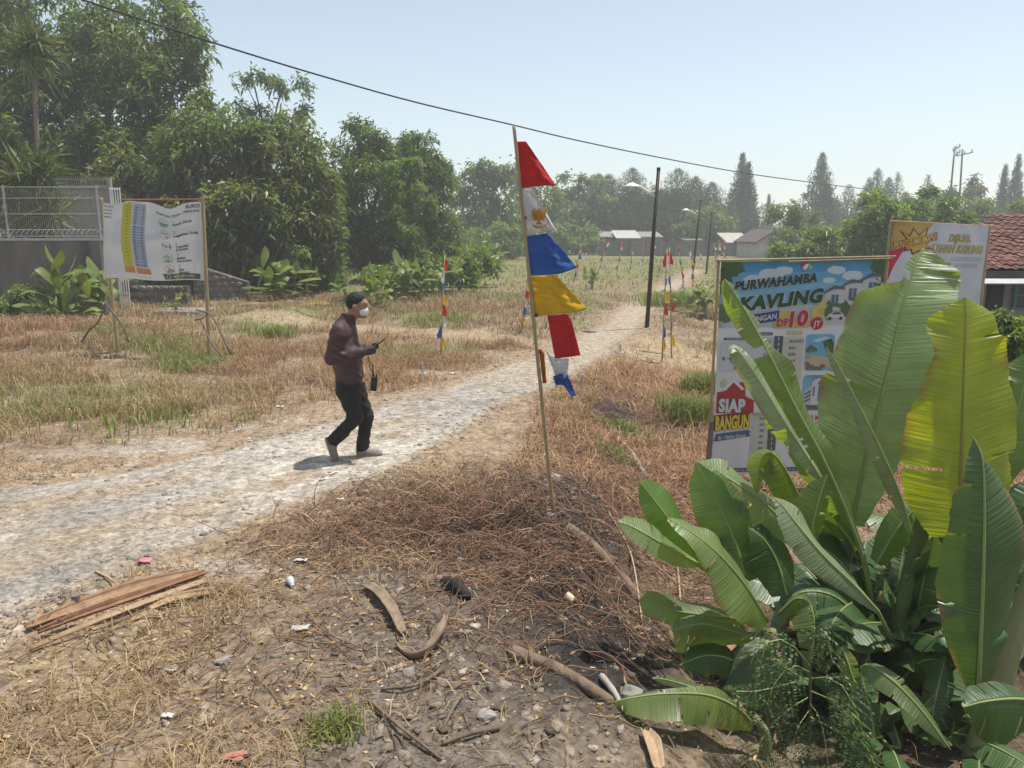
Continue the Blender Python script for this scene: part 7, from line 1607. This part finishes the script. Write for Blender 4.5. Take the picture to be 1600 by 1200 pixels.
# ------------------------------------------------------------------ things lying about
def fibre(name, c1, c2):
    """dry banana sheath: long fibres along the strip, darker grooves, grey weathering"""
    if name in MATS: return MATS[name]
    m, n, L, out = nodes_of(name); a = n.new('ShaderNodeAttribute'); a.attribute_name = 'along'; b = n.new('ShaderNodeAttribute'); b.attribute_name = 'across'
    c = n.new('ShaderNodeCombineXYZ'); L.new(a.outputs['Fac'], c.inputs[0]); L.new(b.outputs['Fac'], c.inputs[1])
    mp = n.new('ShaderNodeMapping'); mp.inputs['Scale'].default_value = (3.0, 120, 1); L.new(c.outputs[0], mp.inputs[0])
    z = n.new('ShaderNodeTexNoise'); z.inputs['Scale'].default_value = 1.0; z.inputs['Detail'].default_value = 5; L.new(mp.outputs[0], z.inputs['Vector'])
    tc = n.new('ShaderNodeTexCoord'); z2 = n.new('ShaderNodeTexNoise'); z2.inputs['Scale'].default_value = 14; z2.inputs['Detail'].default_value = 4; L.new(tc.outputs['Object'], z2.inputs['Vector'])
    ad = n.new('ShaderNodeMath'); ad.operation = 'ADD'; L.new(z.outputs['Fac'], ad.inputs[0]); L.new(z2.outputs['Fac'], ad.inputs[1])
    r = n.new('ShaderNodeValToRGB'); e = r.color_ramp.elements; e[0].position = .38; e[1].position = .62; e[0].color = (*c2, 1); e[1].color = (*c1, 1)
    hf = n.new('ShaderNodeMath'); hf.operation = 'MULTIPLY'; hf.inputs[1].default_value = .5; L.new(ad.outputs[0], hf.inputs[0]); L.new(hf.outputs[0], r.inputs[0])
    p = n.new('ShaderNodeBsdfPrincipled'); p.inputs['Roughness'].default_value = .75; p.inputs['Specular IOR Level'].default_value = .2; L.new(r.outputs[0], p.inputs['Base Color'])
    bm = n.new('ShaderNodeBump'); bm.inputs['Strength'].default_value = .7; bm.inputs['Distance'].default_value = .006; L.new(z.outputs['Fac'], bm.inputs['Height']); L.new(bm.outputs[0], p.inputs['Normal']); L.new(p.outputs[0], out.inputs[0])
    MATS[name] = m; return m
HUSK = fibre('dry banana sheath', (0.42, 0.27, 0.165), (.22, .125, .075)); HUSK2 = fibre('pale sheath edge', (0.50, 0.37, 0.235), (.33, .22, .13)); HUSKR = fibre('rusty sheath', (.35, .20, .12), (.18, .095, .06)); HUSKG = fibre('grey sheath', (.33, .25, .175), (.17, .125, .09))
def gp(px, py, up=0.0): g = G(px, py); return Vector((g.x, g.y, g.z + up))
def sheath(name, label, pts, wd, nrm, curl, matl, grp=None, seed=0, cat='dry sheath', thick=.006):
    r = dry_strip(None, pts, wd, nrm, name, matl, curl, seed, 30); r.modifiers['thickness'].thickness = thick; tag(r, label, cat, grp); return r
GS = 'dried banana sheaths lying in the foreground'
sheath('banana_sheath', 'reddish dried banana sheath at the back of the stack, lower left', [gp(40, 988, .03), gp(120, 962, .05), gp(220, 930, .06), gp(312, 902, .04)], [.02, .05, .055, .03], (0, -.6, .8), 30, HUSK, GS, 1)
sheath('banana_sheath', 'dark rusty dried banana sheath in the middle of the stack, lower left', [gp(60, 1000, .05), gp(140, 975, .07), gp(230, 945, .075), gp(322, 908, .06)], [.015, .032, .035, .02], (0, -.45, .85), 45, HUSKR, GS, 2)
sheath('banana_sheath', 'pale straight dried banana sheath at the front of the stack, lower left', [gp(46, 1020, .02), gp(140, 988, .05), gp(230, 955, .06), gp(325, 918, .05)], [.010, .015, .016, .02], (0, -.6, .8), 25, HUSK2, GS, 3)
sheath('banana_sheath', 'short tan dried sheath peeling from the right end of the stack', [gp(235, 958, .03), gp(280, 942, .04), gp(330, 928, .02)], [.012, .03, .02], (0, -.5, .85), 20, HUSK2, GS, 8)
sheath('banana_sheath', 'small tan husk just in front of the sheath stack', [gp(205, 972, .01), gp(232, 966, .03), gp(258, 964, .01)], [.008, .018, .008], (0, -.5, .85), 20, HUSK2, GS, 9)
sheath('banana_sheath', 'twisted grey-brown dried sheath strip in the centre foreground', [gp(568, 920, .03), gp(592, 940, .06), gp(612, 965, .05), gp(628, 995, .03)], [.03, .045, .04, .03], (.3, -.4, .8), 35, HUSKG, GS, 4)
sheath('banana_sheath', 'curled tan sheath shaped like a bowl in the centre foreground', [gp(620, 1010, .02), gp(640, 1030, .015), gp(668, 1028, .035), gp(688, 1008, .07), gp(698, 985, .10)], [.02, .042, .045, .04, .02], (-.1, .5, .85), 55, HUSKG, GS, 5)
sheath('banana_sheath', 'pale dried leaf strip below the banana sucker at the bottom', [gp(1010, 1150, .03), gp(1020, 1175, .05), gp(1030, 1210, .03)], [.03, .045, .03], (0, -.5, .85), 30, HUSK2, GS, 6)
sheath('banana_sheath', 'dried leaf strip beneath the low banana plant leaves', [gp(1120, 990, .05), gp(1135, 1010, .08), gp(1150, 1045, .05)], [.05, .08, .04], (0, -.6, .8), 35, HUSK, GS, 7)
CH = mat('charred wood', (.03, .027, .025), .9, .4, 14, bump=.6, bscale=30); LOG = mat('split dry stem', (.25, .175, .115), .85, .35, 12, bump=.7, bscale=35, col2=(.13, .09, .065), stretch=(1, .3, 1)); PALEW = mat('pale stick', (.47, .35, .22), .8, .2, 14, stretch=(1, 1, .3))
def log(name, label, cat, pts, r, matl, grp=None, n=8, taper=.3, jit=.15, seed=0):
    rng = random.Random(seed); m = MB(); C = crom(pts, 14); m.tube([tuple(c) for c in C], [r * (1 - taper * i / 13) * (1 + jit * (rng.random() - .5)) for i in range(14)], n); o = m.build(name, matl, smooth=True); tag(o, label, cat, grp); return o
log('fallen_log', 'split dry banana stem running down the burnt bank from the large pole', 'stem', [gp(885, 825, .02), gp(930, 862, .02), gp(970, 905, .01), gp(1015, 955, .0), gp(1060, 1010, 0)], .055, LOG, seed=1)
log('fallen_log', 'rotten stem at the edge of the bank, bottom centre', 'stem', [gp(800, 1020, .0), gp(850, 1040, .01), gp(900, 1065, .01), gp(950, 1095, .0), gp(990, 1120, -.02)], .045, LOG, seed=2)
log('fallen_log', 'pale grey pole lying in weeds right of the large pennant pole', 'pole', [gp(965, 690, .03), gp(985, 712, .03), gp(1010, 742, .02)], .035, mat('bleached pole', (.40, .36, .31), .85, .2, 14), seed=3)
log('charred_stump', 'black charred lump of wood in the centre foreground', 'stump', [gp(697, 915, .02), gp(712, 925, .045), gp(732, 938, .02)], .055, CH, seed=4, n=7, jit=.5)
GST = 'sticks lying in the foreground'
ST = [((640, 853), (690, 846), (735, 848), .010, PALEW, 'pale bamboo stick lying straight across the dead vines'), ((462, 800), (480, 812), (500, 827), .011, PALEW, 'short pale stick on the verge below the road'), ((690, 1050), (650, 1078), (595, 1080), .012, STICK, 'grey forked stick left of the bottom centre'), ((720, 1090), (708, 1115), (692, 1142), .012, STICK, 'upright leaning grey stick in the rubble, bottom centre'), ((780, 1140), (735, 1155), (690, 1166), .014, STICK, 'thick grey stick lying level in the rubble, bottom centre'),
      ((150, 895), (172, 910), (195, 925), .009, PALEW, 'thin pale stick above the sheath stack'), ((575, 1095), (620, 1140), (690, 1190), .010, LOG, 'long brown branch running to the bottom edge'), ((478, 965), (520, 1000), (575, 1020), .006, LOG, 'thin brown twig left of the bowl shaped sheath'), ((445, 1000), (500, 1012), (550, 1008), .006, LOG, 'thin level twig left of centre, on grey rubble'), ((950, 800), (985, 880), (1005, 985), .008, PALEW, 'long pale cane leaning on the burnt bank beside the banana leaves'), ((905, 770), (925, 840), (1000, 930), .007, LOG, 'long brown cane sloping down the burnt bank'), ((1055, 860), (1062, 930), (1060, 985), .012, PALEW, 'upright split cane beneath the left banana leaves'),
      ((385, 868), (415, 860), (440, 855), .010, PALEW, 'short tan stick on the verge left of centre'), ((940, 1060), (960, 1090), (975, 1115), .02, mat('bleached pole', (.40, .36, .31)), 'short grey wooden stub at the foot of the bank'), ((210, 1000), (260, 975), (330, 965), .006, LOG, 'thin twig just below the sheath stack')]
for k, (a, b, c, r, ml, lb) in enumerate(ST): log('stick', lb, 'stick', [gp(*a, .012), gp(*b, .03), gp(*c, .012)], r, ml, GST, 6, .4, .2, 20 + k)
# cut stake, survey pegs, litter
p = gp(121, 955); m = MB(); m.tube([p - Vector((0, 0, .05)), p + Vector((.0, 0, .11))], [.028, .027], 10); o = m.build('stub_post', mat('grey stub', (.20, .17, .16), .9, .2, 12)); tag(o, 'short cut wooden stub beside the sheath stack at lower left', 'stub')
GP_ = 'survey pegs beside the tracks'
for k, (px, py, hh, lb) in enumerate([(660, 585, .20, 'white survey peg in the grass right of the walking man'), (792, 546, .22, 'grey survey peg on a white pad left of the large pennant pole'), (908, 612, .26, 'leaning grey survey peg right of the lowest large pennant'), (969, 552, .18, 'thin survey peg on the right track before the street lamp')]):
    g = gp(px, py); r = empty('survey_peg', g); tag(r, lb, 'peg', GP_); m = MB(); m.tube([g - Vector((0, 0, .05)), g + Vector((.02 if k == 2 else 0, 0, hh))], [.020, .018], 8); m.build('pipe', mat('grey pvc', (.40, .40, .40), .5, .1, 8), r)
    m = MB(); m.tube([g + Vector((0, 0, -.03)), g + Vector((0, 0, .025))], [.09, .075], 9); m.build('mortar_pad', CAP, r)
def scrap(name, label, cat, px, py, s, col, seed):
    rng = np.random.default_rng(seed); g = gp(px, py, .012); n = 6; X, Y_ = np.meshgrid(np.linspace(-1, 1, n), np.linspace(-.6, .6, n)); Z = .35 * rng.random((n, n)); V = np.stack([g.x + X * s + .1 * s * rng.normal(size=(n, n)), g.y + Y_ * s + .1 * s * rng.normal(size=(n, n)), g.z + Z * s], -1).reshape(-1, 3); i = np.arange(n * n).reshape(n, n)
    o = np_mesh(name, V, np.stack([i[:-1, :-1], i[:-1, 1:], i[1:, 1:], i[1:, :-1]], -1).reshape(-1, 4), mat(name + str(col), col, .5, .08, 20, trans=.15)); tag(o, label, cat, 'litter on the ground'); sd_ = o.modifiers.new('t', 'SOLIDIFY'); sd_.thickness = .002
WC = (.68, .68, .68)
for k, (nm, lb, px, py, s, c) in enumerate([('wrapper', 'faded pink and white wrapper at the road edge, lower left', 226, 879, .055, (.62, .25, .28)), ('plastic_bag', 'clear crumpled plastic left of the sheath stack top', 152, 930, .05, (.55, .53, .50)), ('plastic_scrap', 'white scrap on the road verge below the walking man', 531, 782, .03, WC), ('plastic_scrap', 'white scrap in the vines, centre', 680, 864, .04, WC), ('plastic_scrap', 'small white scrap right of the other one in the vines', 721, 876, .03, WC), ('plastic_scrap', 'white scrap in reddish grass right of the lowest pennant', 893, 640, .05, WC), ('plastic_scrap', 'white rag in reddish grass nearest the large pole', 900, 622, .04, WC), ('plastic_scrap', 'white scrap at the grass edge left of the walking man', 438, 637, .05, WC), ('plastic_scrap', 'grey lump of plastic left of the bottle, foreground', 265, 1050, .035, (.50, .50, .48)), ('plastic_scrap', 'white paper piece near the bottom left', 262, 1122, .03, WC), ('cardboard_piece', 'tan cardboard piece on the verge below the man, by the vines', 645, 775, .06, (.50, .36, .24)), ('plastic_scrap', 'white scrap near grey rubble left of the vines', 470, 878, .045, (.6, .6, .6)), ('plastic_scrap', 'pale scrap on grey rubble, left of centre', 470, 985, .05, (.55, .54, .52)), ('plastic_scrap', 'small white scrap on the road right of the man', 708, 584, .05, WC), ('brick_piece', 'reddish brick fragment at the bottom edge, left of centre', 365, 1188, .05, (.45, .20, .14))]):
    scrap(nm, lb, 'litter', px, py, s, c, 400 + k)
g = gp(455, 915, .02); r = empty('plastic_bottle', g); tag(r, 'crushed white plastic bottle on the brown rubble, left of centre', 'bottle', 'litter on the ground'); m = MB(); m.tube([g + Vector((-.03, .05, 0)), g + Vector((-.01, .02, .012)), g + Vector((.01, -.02, .004)), g + Vector((.02, -.04, .0))], [.022, .028, .020, .012], 9); m.build('bottle_body', mat('bottle plastic', (.62, .64, .64), .25, .05, 9, trans=.2), r, smooth=True); m = MB(); m.tube([g + Vector((.02, -.04, 0)), g + Vector((.026, -.055, 0))], .013, 9); m.build('cap', mat('bottle cap', (.65, .66, .68), .4), r)
g = gp(898, 948, .03); r = empty('tin_can', g); tag(r, 'small rusty tan can lying on the burnt bank', 'can', 'litter on the ground'); m = MB(); m.tube([g, g + Vector((-.05, .05, .03))], .028, 12, False); m.build('can_body', mat('tan can', (.62, .50, .33), .5, .15, 20), r, smooth=True); m = MB(); m.tube([g + Vector((.002, -.002, 0)), g + Vector((-.004, .004, .002))], .031, 12); m.build('rim', mat('can rust', (.40, .22, .10), .7, .2, 30), r)
# larger rocks and clods
GRK = 'larger rocks on the foreground bank'
RM = mat('grey rock', (.27, .25, .225), .9, .3, 9, bump=.6, bscale=30)
for k, (px, py, s, lb) in enumerate([(864, 748, .075, 'largest grey rock, just left of the large pole foot'), (858, 800, .06, 'dark clod at the foot of the large pole'), (830, 738, .05, 'flat rock left of the largest rock by the pole'), (800, 745, .045, 'flat rock farthest left of the pole rocks'), (640, 1052, .04, 'grey rock below the bowl shaped sheath'), (985, 1085, .06, 'concrete lump near the banana sucker leaf tip'), (1000, 1100, .05, 'grey lump touching the banana sucker leaf tip'), (350, 1035, .05, 'pale flat stone left of centre, foreground'), (690, 905, .04, 'grey stone beside the charred lump'), (760, 1120, .05, 'angular stone right of the leaning stick'), (690, 850, .06, 'grey stone among the dead vines')]):
    g = gp(px, py); bm = bmesh.new(); bmesh.ops.create_icosphere(bm, subdivisions=2, radius=1); rr = random.Random(k + 5)
    for v in bm.verts:
        q = v.co.normalized(); f_ = 1 + .35 * (vnoise(q.x * 2 + k * 7, q.y * 2 + q.z * 3 + 5) - .5) * 2; v.co = Vector((round(q.x * 2.2) / 2.2 * .4 + q.x * .6, q.y, q.z * .62)) * float(f_) * s; v.co += g + Vector((0, 0, s * .1))
    me = bpy.data.meshes.new('rock'); bm.to_mesh(me); bm.free(); me.materials.append(RM); tag(link('rock', me), lb, 'rock', GRK)
# dry banana trash heaps by the left clump
for k, (px, py, lb) in enumerate([(395, 478, 'pale dried banana leaf on the ground left of the thick clump'), (425, 480, 'long dried banana leaf on the ground before the thick clump'), (450, 476, 'brown dried banana leaf right of the long one'), (500, 478, 'yellowed banana leaf lying behind the walking man')]):
    g = gp(px, py, .05); sheath('fallen_leaf', lb, [g + Vector((-.5, 0, 0)), g + Vector((-.1, .1, .03)), g + Vector((.5, .05, .01))], [.04, .09, .03], (0, -.5, .85), 25, [HUSK2, HUSK, HUSK, mat('yellow leaf', (.55, .38, .08), .7)][k], 'fallen dry banana leaves', 30 + k, 'leaf')
# ------------------------------------------------------------------ the dusty midday air
hb = MB(); hb.box((0, 75, 8.0), (420, 260, 24.0))
m, n, L, out = nodes_of('dusty air')
pv = n.new('ShaderNodeVolumePrincipled'); pv.inputs['Color'].default_value = (0.93, 0.96, 1.0, 1)
pv.inputs['Density'].default_value = 0.0022; pv.inputs['Anisotropy'].default_value = 0.3
L.new(pv.outputs[0], out.inputs['Volume'])
tag(hb.build('haze', m), kind='stuff')
